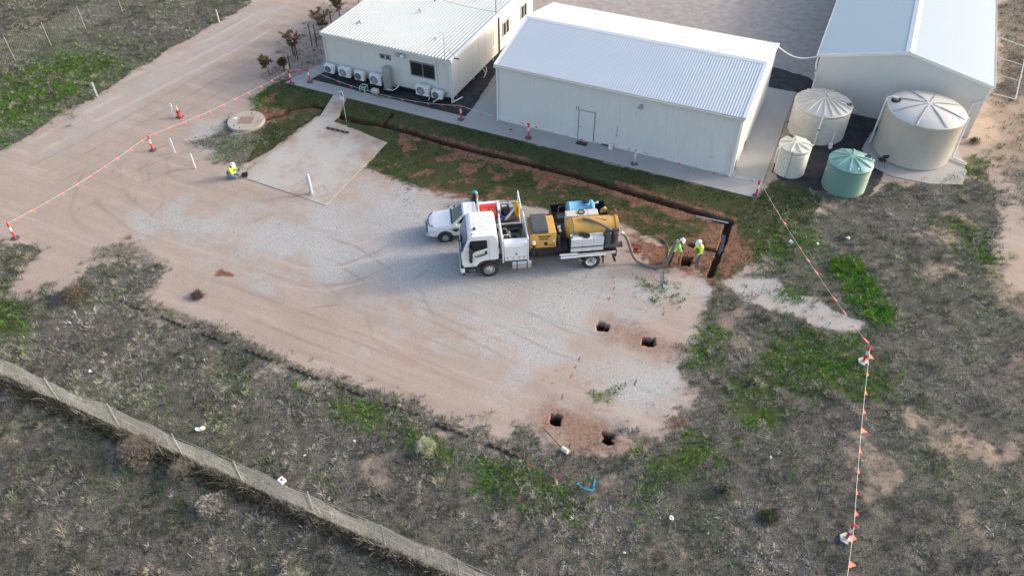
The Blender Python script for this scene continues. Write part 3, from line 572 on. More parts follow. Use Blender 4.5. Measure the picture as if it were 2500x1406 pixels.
    # scrub floor: litter and dark crust
    s = mix(mr(n2, .3, .7), (.042,.042,.036), (.145,.128,.108)); s = mix(mr(big, .1, .9, 0, .5), s, (.055,.065,.036)); s = mix(mr(n3, .46, .60, 0, .85), s, (.028,.029,.024)); s = mix(mr(n4, .50, .60, 0, .8), s, (.32,.29,.25))
    c = mix(mr(ma('ADD', sc, ma('MULTIPLY', ma('SUBTRACT', n3, .5), .9)), .30, .62), c, s)
    sa = mix(n2, (.46,.345,.265), (.52,.395,.30)); sa = mix(mr(n2, .5, .66, 0, .55), sa, (.40,.235,.155)); sa = mix(mr(n4, .55, .7, 0, .4), sa, (.3,.2,.14))
    c = mix(mr(ma('ADD', sd, ma('MULTIPLY', ma('SUBTRACT', n3, .5), 1.6)), .25, .95), c, sa)
    # mown lawn, patchy
    w = mix(mr(n3, .3, .7), (.035,.052,.018), (.085,.085,.036)); w = mix(mr(n2, .54, .66, 0, .7), w, (.13,.085,.052)); w = mix(mr(n4, .5, .7, 0, .55), w, (.03,.04,.016))
    c = mix(mr(ma('ADD', lw, ma('MULTIPLY', ma('SUBTRACT', n3, .5), .7)), .3, .6), c, w)
    # green weeds' floor
    w2 = mix(mr(n3, .3, .7), (.025,.05,.010), (.085,.11,.03))
    c = mix(mr(ma('ADD', gn, ma('MULTIPLY', ma('SUBTRACT', n3, .5), 1.5)), .30, .85, 0, .9), c, w2)
    # turned red earth
    e = mix(mr(n2, .35, .65), (.175,.085,.055), (.28,.135,.085)); e = mix(mr(n3, .45, .60, 0, .85), e, (.085,.045,.03)); e = mix(mr(n4, .52, .66, 0, .6), e, (.38,.235,.165))
    c = mix(mr(ma('ADD', rd, ma('MULTIPLY', ma('SUBTRACT', n2, .5), 1.9)), .38, .82), c, e)
    pc = mix(mr(n3, .35, .65), (.055,.030,.020), (.115,.062,.040))
    c = mix(mr(ma('ADD', pt, ma('MULTIPLY', ma('SUBTRACT', n4, .5), .3)), .12, .35), c, pc)
    L.new(c, p.inputs['Base Color'])
    h = ma('ADD', ma('MULTIPLY', n4, .6), ma('ADD', ma('MULTIPLY', n5, .35), ma('MULTIPLY', n3, .5)))
    bp = n.new('ShaderNodeBump'); bp.inputs['Strength'].default_value = .8; bp.inputs['Distance'].default_value = .035
    L.new(h, bp.inputs['Height']); L.new(bp.outputs[0], p.inputs['Normal'])
    return m
M['ground'] = ground_mat()
gme.materials.append(M['ground'])
ground = bpy.data.objects.new('ground', gme); COL.objects.link(ground); tag(ground, kind='structure')

def structure(o): return tag(o, kind='structure')
# concrete: footpath in front of the office, apron round the shed, parking pad with its short link
def slab(name, polys, top, mat, joints=()):
    b = MB()
    for poly, dz in polys: b.prism(poly, lambda x, y, d: (x, y, d), -.12, top+dz)
    o = b.build(name, mat, bevel=.008)
    return structure(o)
slab('footpath', [([(-16.0,-1.62),(-2.13,-1.62),(-2.13,-.52),(-14.63,-.5),(-14.25,1.4),(-14.0,16.0),(-15.25,16.0),(-15.35,1.4)], 0)], .055, M['concrete'])
slab('shed_apron', [([(-2.115,-1.62),(2.6,-1.62),(2.6,.6),(0.2,.6),(.2,10.5),(-2.115,10.5)], 0), ([(2.612,-1.62),(8.0,-1.62),(8.0,.6),(2.612,.6)], .002), ([(8.012,-1.62),(13.2,-1.62),(13.2,.6),(8.012,.6)], 0), ([(13.212,-1.62),(17.55,-1.62),(17.55,5.0),(15.5,5.0),(15.5,.6),(13.212,.6)], .002), ([(17.55,5.012),(17.5,11.6),(15.5,11.6),(15.5,5.012)], 0)], .055, M['concrete'])
slab('parking_pad', [([(-11.88,-1.632),(-10.80,-1.632),(-9.93,-3.95),(-11.12,-4.30)], 0), ([(-11.13,-4.312),(-9.93,-3.962),(-9.90,-4.6),(-9.75,-12.22),(-11.5,-12.15)], -.004), ([(-9.888,-4.6),(-7.5,-4.98),(-7.45,-12.32),(-9.738,-12.22)], 0), ([(-7.488,-4.98),(-5.28,-5.3),(-5.12,-12.45),(-7.438,-12.33)], -.003)], .035, M['concrete_stain'])
b = MB(); b.prism([(23.2,4.6),(24.5,3.9),(26.6,4.0),(28.4,4.7),(28.6,6.2),(28.0,8.8),(25.3,9.8),(22.8,8.4),(22.5,6.2)], lambda x, y, d: (x, y, d), -.08, .035)
structure(b.build('tank_plinth', M['concrete'], bevel=.02))
# ---------------------------------------------------------------- buildings
def text_mesh(name, body, size, mat, parent, loc, rot, offset=0.0, ext=.002, align='LEFT', shear=0.0, sx=1.0):
    cu = bpy.data.curves.new(name, 'FONT'); cu.body = body; cu.size = size; cu.offset = offset; cu.extrude = ext; cu.align_x = align; cu.shear = shear; cu.resolution_u = 3
    o = bpy.data.objects.new(name, cu); COL.objects.link(o)
    dg = bpy.context.evaluated_depsgraph_get(); dg.update()
    me = bpy.data.meshes.new_from_object(o.evaluated_get(dg)); bpy.data.objects.remove(o); bpy.data.curves.remove(cu)
    me.materials.clear(); me.materials.append(mat); me.name = name
    q = bpy.data.objects.new(name, me); COL.objects.link(q); q.parent = parent; q.location = loc; q.rotation_euler = rot; q.scale = (sx, 1, 1)
    return q

def ribbed(x0, x1, pitch, prof, rowfn):
    """cross-section along x swept through the rows returned by rowfn(x, dz)"""
    cols = []
    n = int(round((x1-x0)/pitch)); p = (x1-x0)/n
    for i in range(n):
        for f, dz in prof: cols.append((x0+(i+f)*p, dz))
    cols.append((x1, prof[0][1]))
    b = MB(); rows = list(zip(*[rowfn(x, dz) for x, dz in cols]))
    b.sheet([list(r) for r in rows]); return b
SINE = [(k/6, .0095*math.cos(2*math.pi*k/6)) for k in range(6)]
TRAP = [(0,.0),(.20,.065),(.40,.065),(.60,.0)]

# ---- long pale shed
sx1, sd, se, sr = 15.70, 9.82, 4.06, 5.11
shed = thing('storage_shed', 'long pale grey steel shed with ribbed gable roof, standing behind the two work vehicles', 'shed', (0,0,0))
wb = MB()
prof = [(k/4, [0,.012,.012,0][k]) for k in range(4)]
def wall_sheet(b, p, q, z0, z1, n, top=None):
    """vertical ribbed cladding from p to q; outward side on the left of q->p"""
    p = Vector((*p, 0)); q = Vector((*q, 0)); d = (q-p).normalized(); out = Vector((d.y, -d.x, 0)); L = (q-p).length
    m = int(L/.2); lo = []; hi = []
    for i in range(m):
        for f, o in ((0,0),(.12,.016),(.5,.016),(.62,0)):
            s = (i+f)*L/m; pt = p+d*s+out*o; lo.append((pt.x, pt.y, z0)); hi.append((pt.x, pt.y, top(s/L) if top else z1))
    pt = q; lo.append((pt.x, pt.y, z0)); hi.append((pt.x, pt.y, top(1) if top else z1))
    b.sheet([lo, hi])
gab = lambda e, r: (lambda f: e+(r-e)*(1-abs(2*f-1)))
wall_sheet(wb, (0,0), (sx1,0), .06, se, 0)
wall_sheet(wb, (sx1,sd), (0,sd), .06, se, 0)
wall_sheet(wb, (sx1,0), (sx1,sd), .06, 0, 0, gab(se, sr))
wall_sheet(wb, (0,sd), (0,0), .06, 0, 0, gab(se, sr))
wb.build('wall', M['wall_shed'], shed, fixn=False)
def roof_slope(name, x0, x1, ya, za, yb, zb, mat, parent, pitch, prof):
    b = ribbed(x0, x1, pitch, prof, lambda x, dz: [(x, ya, za+dz), (x, yb, zb+dz)])
    b.sheet([[(x0,ya,za-.03),(x1,ya,za-.03)],[(x0,yb,zb-.03),(x1,yb,zb-.03)]])
    return b.build(name, mat, parent, fixn=False)
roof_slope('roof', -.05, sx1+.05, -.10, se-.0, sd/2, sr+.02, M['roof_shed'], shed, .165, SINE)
r2 = roof_slope('roof', -.05, sx1+.05, sd+.10, se-.0, sd/2, sr+.02, M['roof_shed_sunlit'], shed, .165, SINE)
f = MB(); sl = (sr-se)/(sd/2)
f.prism([(-.22,-.22*sl+.02),(0,.055),(.22,-.22*sl+.02),(.22,-.22*sl+.035),(0,.075),(-.22,-.22*sl+.035)], lambda a, b_, d: (d, sd/2+a, sr+b_), -.06, sx1+.06)
f.build('ridge_cap', M['flash'], shed)
for xx in (-.09, sx1+.05):
    for s in (0, 1):
        f = MB(); y0, y1 = (-.12, sd/2) if s == 0 else (sd+.12, sd/2)
        f.prism([(0,-.14),(.05,-.14),(.05,.05),(0,.05)], lambda a, z, d, xx=xx, y0=y0, y1=y1: (xx+a, y0+(y1-y0)*d, se+(sr-se)*d+z), 0, 1); f.prism([(-.0 if xx > 0 else .0,.051),((-.16 if xx > 0 else .20),.051),((-.16 if xx > 0 else .20),.058),(.05 if xx > 0 else 0,.058)], lambda a, z, d, xx=xx, y0=y0, y1=y1: (xx+a, y0+(y1-y0)*d, se+(sr-se)*d+z-.02), 0, 1)
        f.build('barge_flashing', M['flash'], shed)
for yy, sg in ((-.11, -1), (sd+.11, 1)):
    g = MB(); g.prism([(0,.0),(0,-.13),(sg*.11,-.13),(sg*.13,.0),(sg*.115,.0),(sg*.10,-.115),(sg*.012,-.115),(sg*.012,.0)], lambda a, z, d, yy=yy: (d, yy+a, se-.03+z), -.04, sx1+.04); g.build('gutter', M['wall_cream'], shed)
for px in (.10, sx1-.12):
    g = MB(); g.box(px-.05, px+.05, -.115, -.022, .10, se-.17); g.bar((px, -.07, .14), (px, -.22, .10), .09, .07); g.build('downpipe', M['white'], shed, bevel=.012)
for px, w, h, z0 in ((5.78, 1.0, 2.10, .08), (14.22, .98, 2.08, .08)):
    d = MB(); d.box(px, px+w, -.034, -.006, z0, z0+h); dr = d.build('door', M['wall_shed'], shed, bevel=.006)
    fr = MB(); fr.box(px-.05, px-.008, -.045, 0, z0, z0+h+.05); fr.box(px+w+.008, px+w+.05, -.045, 0, z0, z0+h+.05); fr.box(px-.007, px+w+.007, -.045, 0, z0+h+.008, z0+h+.05); fr.build('door_frame', M['grey'] if px < 10 else M['wall_shed'], dr)
    hd = MB(); hd.bar((px+.08, -.06, 1.05), (px+.20, -.075, 1.05), .03, .025); hd.cyl((px+.08, -.03, 1.05), (px+.08, -.07, 1.05), .03); hd.build('handle', M['galv'], dr)
sg = MB(); sg.box(5.52, 5.74, -.032, -.018, 2.15, 2.45); sp = sg.build('wall_sign', M['white'], shed)
text_mesh('letter', 'U', .30, M['maroon'], sp, (5.63, -.036, 2.195), (R(90), 0, 0), .008, .002, 'CENTER', sx=.85)
def flood(x, y, z, parent, n=1):
    b = MB(); b.box(x-.06, x+.06, y-.05, y, z-.05, z+.05)
    for i in range(n):
        ox = (i-(n-1)/2)*.42
        b.bar((x, y-.04, z), (x+ox*.7, y-.14, z-.01), .035)
    o = b.build('floodlight', M['grey'], parent)
    for i in range(n):
        ox = (i-(n-1)/2)*.42
        h = MB(); h.prism([(-.14,-.02),(.14,-.02),(.14,.10),(-.14,.10)], lambda a, c, d: (x+ox+a, y-.13-c-.10*d, z-.02-.16*d+c*.5), 0, 1); h.build('lamp_head', M['alu'] if i % 2 else M['grey'], o, bevel=.015)
flood(9.66, -.02, 3.45, shed, 1)
v = MB(); v.box(-.012, -.002, .02, .10, .10, 1.6); v.build('black_vent_strip', M['black'], shed)
v = MB(); v.box(15.722, 15.74, .55, .78, .12, .75); v.build('wall_vent', M['black'], shed)
v = MB(); v.box(15.722, 15.75, 3.2, 3.45, .15, .50); v.build('wall_vent', M['black'], shed)
v = MB(); v.box(8.3, 8.33, -.03, -.018, 1.0, 1.7); v.box(8.27, 8.36, -.034, -.018, .92, 1.0); v.build('conduit', M['grey'], shed)
v = MB(); v.prism([(7.3,.07),(7.42,.16),(7.7,.18),(7.9,.14),(7.95,.07)], lambda a, z, d: (a, d, z), -.03, -.018); v.build('drain_opening', M['black'], shed)

# ---- transportable office on stumps
ox0, ox1, oy0, oy1, oz0, oz1 = -13.80, -3.65, .70, 14.3, .42, 3.18
off = thing('site_office', 'cream transportable office on stumps with ribbed white roof and six air conditioners along its front', 'office building', (0,0,0))
b = MB(); b.box(ox0, ox1, oy0, oy1, oz0, oz1)
for x in np.arange(ox0+1.02, ox1-.3, 1.02): b.box(x-.012, x+.012, oy0-.008, oy0, oz0, oz1-.03)
for y in np.arange(oy0+1.02, oy1-.3, 1.02):
    if abs(y-8.05) > .3: b.box(ox1, ox1+.008, y-.012, y+.012, oz0, oz1-.03)
b.build('wall', M['wall_cream'], off, fixn=False)
def office_rows(x, dz): return [(x, oy0-.12, oz1+.06+dz), (x, oy0+8, oz1+.16+dz), (x, oy1+.15, oz1+.22+dz)]
b = ribbed(ox0-.06, ox1+.06, .25, TRAP, office_rows)
b.sheet([[(ox0-.06,oy0-.12,oz1+.03),(ox1+.06,oy0-.12,oz1+.03)],[(ox0-.06,oy1+.15,oz1+.19),(ox1+.06,oy1+.15,oz1+.19)]])
b.build('roof', M['roof_office'], off, fixn=False)
b = MB(); b.box(ox0-.07, ox1+.07, oy0-.16, oy0-.125, oz1-.12, oz1+.062); b.box(ox0-.10, ox0-.07, oy0-.16, oy1+.15, oz1-.10, oz1+.12); b.build('fascia', M['wall_cream'], off)
b = MB(); b.prism([(0,-.10),(.03,-.10),(.03,.13),(-.10,.13),(-.10,.115),(0,.115)], lambda a, z, d: (ox1+.07+a, oy0-.16+(oy1+.3-oy0)*d, oz1+z+.0+.15*d), 0, 1); b.build('barge_flashing', M['flash'], off)
b = MB(); b.box(ox0+.1, ox1-.1, oy0+.12, oy0+.22, .18, oz0-.002); b.box(ox0+.1, ox1-.1, oy0+4.4, oy0+4.5, .18, oz0-.002); b.build('floor_bearer', M['blackm'], off)
for x, y in [(-13.2,1.0),(-10.9,1.0),(-8.6,1.0),(-6.3,1.0),(-4.6,1.0),(-3.85,1.6),(-3.85,4.2),(-3.85,7.4),(-3.85,10.5)]:
    b = MB(); b.cyl((x, y, -.05), (x, y, oz0-.003), .06); b.build('stump', M['galv'], off, smooth=True)
def office_window(p, w, h, axis, screen=True):
    b = MB(); x, y, z = p
    def bx(a0, a1, z0, z1, d0, d1, B):
        if axis == 'y': B.box(x+a0, x+a1, y-d1, y-d0, z+z0, z+z1)
        else: B.box(x+d0, x+d1, y+a0, y+a1, z+z0, z+z1)
    t = .055
    bx(0, w, 0, t, 0, .05, b); bx(0, w, h-t, h, 0, .05, b); bx(0, t, t, h-t, 0, .05, b); bx(w-t, w, t, h-t, 0, .05, b); bx(w/2-t*.6, w/2+t*.6, t, h-t, 0, .05, b)
    fr = b.build('window', M['alu'] if axis == 'y' else M['wall_cream'], off)
    o = MB(); bx(-.025, w+.025, -.025, 0, 0, .03, o); bx(-.025, w+.025, h, h+.025, 0, .03, o); bx(-.025, 0, 0, h, 0, .03, o); bx(w, w+.025, 0, h, 0, .03, o); o.build('surround', M['darkgrey'], fr)
    for k in (0, 1):
        g = MB(); a0 = t if k == 0 else w/2+t*.6; a1 = w/2-t*.6 if k == 0 else w-t
        bx(a0, a1, t, h-t, .004, .010, g); g.build('pane', M['glass'], fr)
        s = MB(); n = max(3, int((a1-a0+h)/.085))
        for i in range(n):
            c0 = -h + (a1-a0+h)*(i+.5)/n
            # diagonal bars of the security screen, clipped to the pane
            lo = max(0, c0); hi = min(a1-a0, c0+h-2*t)
            if hi-lo < .03: continue
            P = (a0+lo, t+lo-c0, ); Q = (a0+hi, t+hi-c0)
            if axis == 'y': s.bar((x+P[0], y-.03, z+P[1]), (x+Q[0], y-.03, z+Q[1]), .014, .014)
            else: s.bar((x+.03, y+P[0], z+P[1]), (x+.03, y+Q[0], z+Q[1]), .014, .014)
        s.build('security_bars', M['darkgrey'], fr)
office_window((-6.80, oy0, 1.52), 1.92, 1.06, 'y')
office_window((ox1, 8.72, 1.28), 1.1, 1.08, 'x'); office_window((ox1, 12.0, 1.22), 1.1, 1.08, 'x')
for x in (-9.14, -8.72):
    b = MB(); b.box(x, x+.36, oy0-.03, oy0, 2.27, 2.57); lv = b.build('louvre_vent', M['alu'], off)
    b = MB(); b.box(x+.05, x+.31, oy0-.036, oy0-.031, 2.32, 2.52); b.build('louvre_grille', M['screen'], lv)
b = MB(); b.box(-9.17, -8.33, oy0-.02, oy0, 2.24, 2.262); b.box(-9.17, -8.33, oy0-.02, oy0, 2.578, 2.60); b.box(-9.19, -9.172, oy0-.02, oy0, 2.24, 2.60); b.box(-8.328, -8.31, oy0-.02, oy0, 2.24, 2.60); b.build('vent_surround', M['darkgrey'], off)
flood(-7.45, oy0, 2.95, off, 2)
for x0_, z0_, z1_ in ((ox0+.06, .5, oz1-.10), (-4.80, .45, oz1-.1), (ox1-.05, .2, oz1-.1)):
    b = MB(); b.tube([(x0_, oy0-.07, z1_), (x0_, oy0-.07, z0_)], .048, 8); 
    if x0_ > -4: b.tube([(x0_, oy0-.07, .24), (x0_-.02, oy0-.08, .12), (x0_+.3, oy0+.9, .10)], .05, 8); b.tube([(x0_+.12, oy0-.05, z1_), (x0_+.12, oy0-.05, .3)], .03, 8)
    b.build('downpipe', M['white'] if x0_ > -13 else M['wall_cream'], off, smooth=True)
b = MB(); b.tube([(-4.95, .2, .12), (-4.75, .6, .16), (-4.55, .85, .3)], .05); b.tube([(-5.35, .3, .1), (-5.35, .62, .35)], .035); b.build('waste_pipe', M['pvc'], off, smooth=True)
b = MB(); b.tube([(ox1+.06, 8.03, oz1+.05), (ox1+.06, 8.03, .35)], .05); b.build('downpipe', mk('brown_downpipe', (.07,.05,.04), .5), off, smooth=True)
for x, y in ((-12.05,2.93),(-9.0,6.15),(-5.9,2.86),(-6.1,9.8)):
    b = MB(); z = oz1+.10+.012*y; b.cyl((x, y, z-.02), (x, y, z+.14), .07); b.cyl((x, y, z+.14), (x, y, z+.20), .13, .10); b.box(x-.16, x+.16, y-.16, y+.16, z-.03, z+.012); b.build('roof_vent', M['alu'], off)
for x, z in ((-6.95,.72),(-6.95,.62),(-4.35,2.75)):
    b = MB(); b.box(x, x+.10, oy0-.07, oy0, z, z+.14); b.build('meter_box', M['white'], off, bevel=.01)
b = MB(); b.tube([(-9.55, oy0-.03, 2.45), (-9.55, oy0-.03, 2.68), (-9.7, oy0-.05, 2.72)], .022); b.build('cable_conduit', M['white'], off)
b = MB(); b.box(ox1+.001, ox1+.02, 7.2, 7.26, 1.3, 2.4); b.build('vent_strip', M['flash'], off)
b = MB(); b.tube([(-3.4, 5.1, .05), (-3.3, 5.25, .3), (-3.55, 5.6, .45)], .03); b.tube([(-3.3, 4.7, .05), (-3.25, 5.0, .22), (-3.6, 5.3, .4)], .03); b.build('waste_pipe', M['pvc'], off, smooth=True)

# aerials on the office
ae = thing('tv_aerial', 'thin television aerial with a comb of rods at the front corner of the office roof', 'aerial', (-4.05, .68, 3.2))
b = MB(); b.cyl((0,0,-.1), (0,0,1.95), .028); b.bar((0,0,.12), (.0,.12,.0), .06); b.build('mast', M['galv'], ae)
b = MB(); b.bar((0,0,1.85), (1.05,.55,1.95), .022)
for i in range(9):
    t = (i+.5)/9; c = Vector((0,0,1.85)).lerp(Vector((1.05,.55,1.95)), t); b.bar(c+Vector((-.10,.19,0)), c+Vector((.10,-.19,0)), .014)
b.build('boom', M['galv'], ae)
b = MB(); b.bar((0,0,1.2), (.62,.35,.05), .014); b.box(.45,.85,.28,.40,.03,.07); b.bar((0,0,1.15), (-.85,.55,.05), .01); b.build('stay', M['blackm'], ae)
for (x, y, h, n_, lb) in ((-8.84, 8.07, 1.1, 'short dark flue pipe standing mid roof on the office', 'flue_pipe'), (-3.80, 8.0, 2.6, 'tall thin dark whip mast on the right edge of the office roof', 'whip_mast')):
    t_ = thing(lb, n_, 'mast' if lb == 'whip_mast' else 'flue', (x, y, 3.2)); b = MB(); b.cyl((0,0,-.02), (0,0,h), .055 if h < 2 else .03, .05 if h < 2 else .02); b.build('tube', M['blackm'], t_, smooth=True)
    b = MB(); b.box(-.12,.12,-.12,.12,-.02,.02); b.build('base_plate', M['galv'], t_)
wr = MB(); wr.tube([(-8.84,8.07,3.7)]+[(-8.84+5.04*t, 8.07, 3.65-.12*math.sin(math.pi*t)-.2*t) for t in (.25,.5,.75,1)], .012, 5)
tag(wr.build('stay_wire', M['blackm']), 'thin dark wire strung across the office roof between flue and whip mast', 'wire')

# air conditioners
def aircon(x, z, w, h, label):
    t_ = thing('air_conditioner', label, 'air conditioner', (x, .16, z), 0, 'air conditioners along the office front')
    b = MB(); b.box(0, w, 0, .34, 0, h); b.build('casing', M['white'], t_, bevel=.02)
    fx = w*.40; fr_ = min(h*.42, w*.33)
    b = MB(); b.cyl((fx, -.012, h*.48), (fx, .0, h*.48), fr_, fr_, 24)
    gr_ = b.build('fan_opening', M['darkgrey'], t_)
    b = MB()
    for k in range(5):
        r_ = fr_*(k+1)/5; pts = [(fx+r_*math.cos(a), -.022, h*.48+r_*math.sin(a)) for a in np.linspace(0, 2*math.pi, 21)]; b.tube(pts, .006, 4)
    for k in range(8):
        a = k*math.pi/4; b.bar((fx, -.02, h*.48), (fx+fr_*math.cos(a), -.02, h*.48+fr_*math.sin(a)), .008)
    b.build('fan_guard', M['white'] if w > .8 else M['grey'], gr_)
    b = MB(); b.box(w*.80, w*.90, -.006, .0, h*.70, h*.78); b.build('badge', M['grey'], t_)
    b = MB(); b.box(w*.80, w*.86, -.006, .0, h*.48, h*.54); b.build('label_sticker', M['darkgrey'], t_)
    for q_ in (.15,.85): b = MB(); b.bar((w*q_,.02,-.03),(w*q_,.53,-.03),.035); b.build('bracket', M['blackm'], t_)
    b = MB(); b.tube([(w, .2, h*.3), (w+.10, .3, h*.35), (w+.13, .5, h*.55)], .022, 6); b.tube([(w, .15, h*.2), (w+.12, .22, .05), (w+.1, .5, -.1)], .02, 6); b.build('refrigerant_pipe', M['black'], t_, smooth=True)
for a in ((-13.72,.47,.72,.60,'leftmost small air conditioner on the office front, with a dark fan, nearest the left corner'),
          (-12.55,.44,.95,.66,'wide air conditioner with a pale fan guard, second from the left corner of the office'),
          (-11.2,.45,.74,.62,'small dark-fan air conditioner in the middle of the left row of four'),
          (-9.95,.40,.92,.74,'tall wide air conditioner right beside the grey water heater'),
          (-6.25,.42,1.0,.72,'large air conditioner just below the barred office window'),
          (-5.02,.44,.80,.56,'rightmost small air conditioner near the office corner downpipe')): aircon(*a)
wh = thing('water_heater', 'tall grey cylindrical water heater against the office front wall', 'water heater', (-8.55, .30, .25))
b = MB(); b.lathe([(.28,0),(.30,.03),(.30,1.30)], n=28); b.build('tank', M['grey'], wh, smooth=True)
b = MB(); b.lathe([(.305,1.303),(.305,1.55),(.27,1.62),(.12,1.65)], n=28); b.build('cap', M['grey'], wh, smooth=True)
b = MB(); b.tube([(.1,-.29,.12),(.5,-.25,.1),(.75,.0,.25),(.8,.3,.4)], .03); b.tube([(.28,.1,.3),(.55,.15,.2),(.7,.35,.3)], .02); b.build('pipe', M['white'], wh, smooth=True)
b = MB(); b.box(-.33,.33,-.3,.39,-.06,-.002); b.box(-.28,-.22,-.25,.35,-.25,-.06); b.box(.22,.28,-.25,.35,-.25,-.06); b.build('stand', M['blackm'], wh)
pu = thing('cable_reel', 'small green cable reel in a white frame on the dark gravel by the office', 'cable reel', (-10.15, -.30, 0))
b = MB(); b.cyl((-.10,-.1,.24),(.10,-.1,.24),.15,.15,16); b.cyl((-.14,-.1,.24),(-.10,-.1,.24),.2,.2,16); b.cyl((.10,-.1,.24),(.14,-.1,.24),.2,.2,16); b.build('spool', mk('green_plastic', (.03,.22,.12), .4), pu)
b = MB()
for sx_ in (-.2,.2):
    b.tube([(sx_,-.3,.02),(sx_,-.3,.48),(sx_,.1,.48),(sx_,.1,.02)], .018, 6)
b.bar((-.2,-.3,.48),(.2,-.3,.48),.03); b.bar((-.2,.1,.48),(.2,.1,.48),.03); b.bar((-.2,-.3,.03),(.2,-.3,.03),.03); b.build('frame', M['white'], pu)
pb = thing('equipment_box', 'small beige finned box on the ground beside the green cable reel', 'box', (-9.35, -.22, .0))
b = MB(); b.box(-.24,.24,-.17,.17,.02,.30); b.build('body', M['tank_cream'], pb, bevel=.025)
b = MB()
for k in range(5): b.box(-.18+k*.08,-.14+k*.08,-.182,-.171,.08,.22)
b.build('vent_slots', M['grey'], pb)
cb = MB(); cb.tube([(-11.0,-.15,.02),(-10.7,-.55,.07),(-10.3,-.62,.07),(-9.9,-.5,.03),(-9.3,-.62,.07),(-8.6,-.7,.07),(-7.8,-.55,.03),(-7.2,.1,.02)], .022, 6)
tag(cb.build('power_cable', M['black'], smooth=True), 'black cable looping over the footpath edge by the office', 'cable')

# ---- gable-fronted hangar
hx0, hx1, hy0, hy1, he, hr = 18.46, 28.52, 10.36, 36.0, 3.70, 4.86
hx = (hx0+hx1)/2
hg = thing('machinery_shed', 'large gabled shed with smooth blue-grey roof and cream end wall behind the water tanks', 'shed', (0,0,0))
b = MB()
def ptop(f): return he-.05+(hr-he)*(1-abs(2*f-1))
b.prism([(hx0,.0),(hx1,.0),(hx1,he-.02),(hx,hr-.02),(hx0,he-.02)], lambda a, z, d: (a, d, z), hy0, hy1)
for i in range(int((hx1-hx0)/.30)):
    x = hx0+.1+i*.30; zt = he+(hr-he)*(1-abs(x+.04-hx)/(hx-hx0))-.09
    b.prism([(x,0),(x+.014,-.008),(x+.066,-.008),(x+.08,0)], lambda a, y, d, zt=zt: (a, hy0+y, .04+d*(zt-.04)), 0, 1)
b.build('wall', M['wall_hangar'], hg, fixn=False)
for s, xa in ((0, hx0-.12), (1, hx1+.12)):
    b = MB(); za = he-.12*(hr-he)/(hx-hx0); n = 40
    ys_ = np.linspace(hy0-.10, hy1+.1, n); pr = []
    ylist = []
    for i in range(85):
        y0_ = hy0-.10+i*.305
        ylist += [(y0_,0),(y0_+.12,.0),(y0_+.15,.006),(y0_+.18,0)]
    b.sheet([[(xa, y, za+.03+dz) for y, dz in ylist], [(hx, y, hr+.03+dz) for y, dz in ylist]])
    b.sheet([[(xa, ylist[0][0], za), (xa, ylist[-1][0], za)], [(hx, ylist[0][0], hr), (hx, ylist[-1][0], hr)]])
    b.build('roof', M['roof_hangar'], hg, fixn=False)
    f = MB(); f.prism([(0,-.15),(0,.06),(.035,.06),(.035,-.15)], lambda a, z, d: (xa+(hx-xa)*d, hy0-.14+a, za+(hr-za)*d+z), 0, 1); f.build('barge_flashing', M['flash'], hg)
    g = MB(); sgn = -1 if s == 0 else 1
    g.prism([(0,.02),(0,-.12),(sgn*.12,-.12),(sgn*.13,.02),(sgn*.115,.02),(sgn*.105,-.105),(sgn*.014,-.105),(sgn*.014,.02)], lambda a, z, d: (xa+a, d, za+z), hy0-.08, hy1); g.build('gutter', M['flash'], hg)
f = MB(); w_ = .26; s_ = (hr-he)/(hx-hx0)
f.prism([(-w_,-w_*s_+.05),(0,.10),(w_,-w_*s_+.05),(w_,-w_*s_+.065),(0,.115),(-w_,-w_*s_+.065)], lambda a, z, d: (hx+a, d, hr+z), hy0-.16, hy1+.1); f.build('ridge_cap', M['flash'], hg)
b = MB(); b.tube([(hx0-.14,10.42,he-.15),(hx0-.14,10.40,he-.75),(hx0-.05,10.24,he-1.05)], .05); b.tube([(hx0-.08,10.3,he-1.25),(hx0+.05,10.24,he-1.45),(hx0+.05,10.24,.05)], .055); b.build('downpipe', M['white'], hg, smooth=True)
b = MB(); b.tube([(hx1+.16,10.45,he-.16),(hx1-.02,10.24,he-1.0),(hx1-.55,10.22,he-1.35),(hx1-.58,10.22,.05)], .06); b.build('downpipe', M['white'], hg, smooth=True)

cc = MB(); A_, B_ = Vector((15.78, 9.72, 3.95)), Vector((18.42, 10.3, 3.60))
cc.tube([A_.lerp(B_, t)+Vector((0,0,-.45*math.sin(math.pi*t))) for t in np.linspace(0,1,11)], .04, 8)
tag(cc.build('overhead_conduit', M['pvc'], smooth=True), 'white conduit sagging between the shed and the gabled machinery shed', 'conduit')

# things by the shed wall
b = MB(); b.box(5.82,6.55,-.62,-.20,.057,.075); tag(b.build('door_mat', M['black'], bevel=.008), 'black rubber mat on the apron at the shed door', 'door mat')
jc = thing('jerry_can', 'white plastic jerry can standing against the shed wall', 'jerry can', (8.06,-.24,.055)); b = MB(); b.prism([(-.13,0),(.13,0),(.13,.30),(.09,.38),(-.09,.38),(-.13,.30)], lambda a, z, d: (a, d, z), -.10, .10); b.build('body', M['white'], jc, bevel=.025)
b = MB(); b.cyl((.06,0,.38),(.06,0,.42),.03); b.build('cap', M['red'], jc); b = MB(); b.tube([(-.08,0,.375),(-.06,0,.43),(.0,0,.43),(.02,0,.385)], .014, 6); b.build('handle', M['white'], jc)
b = MB(); b.cyl((1.35,-.75,.056),(1.35,-.75,.066),.09); tag(b.build('drain_cover', M['blackm']), 'small round dark drain cover in the concrete left of the shed door', 'drain cover')
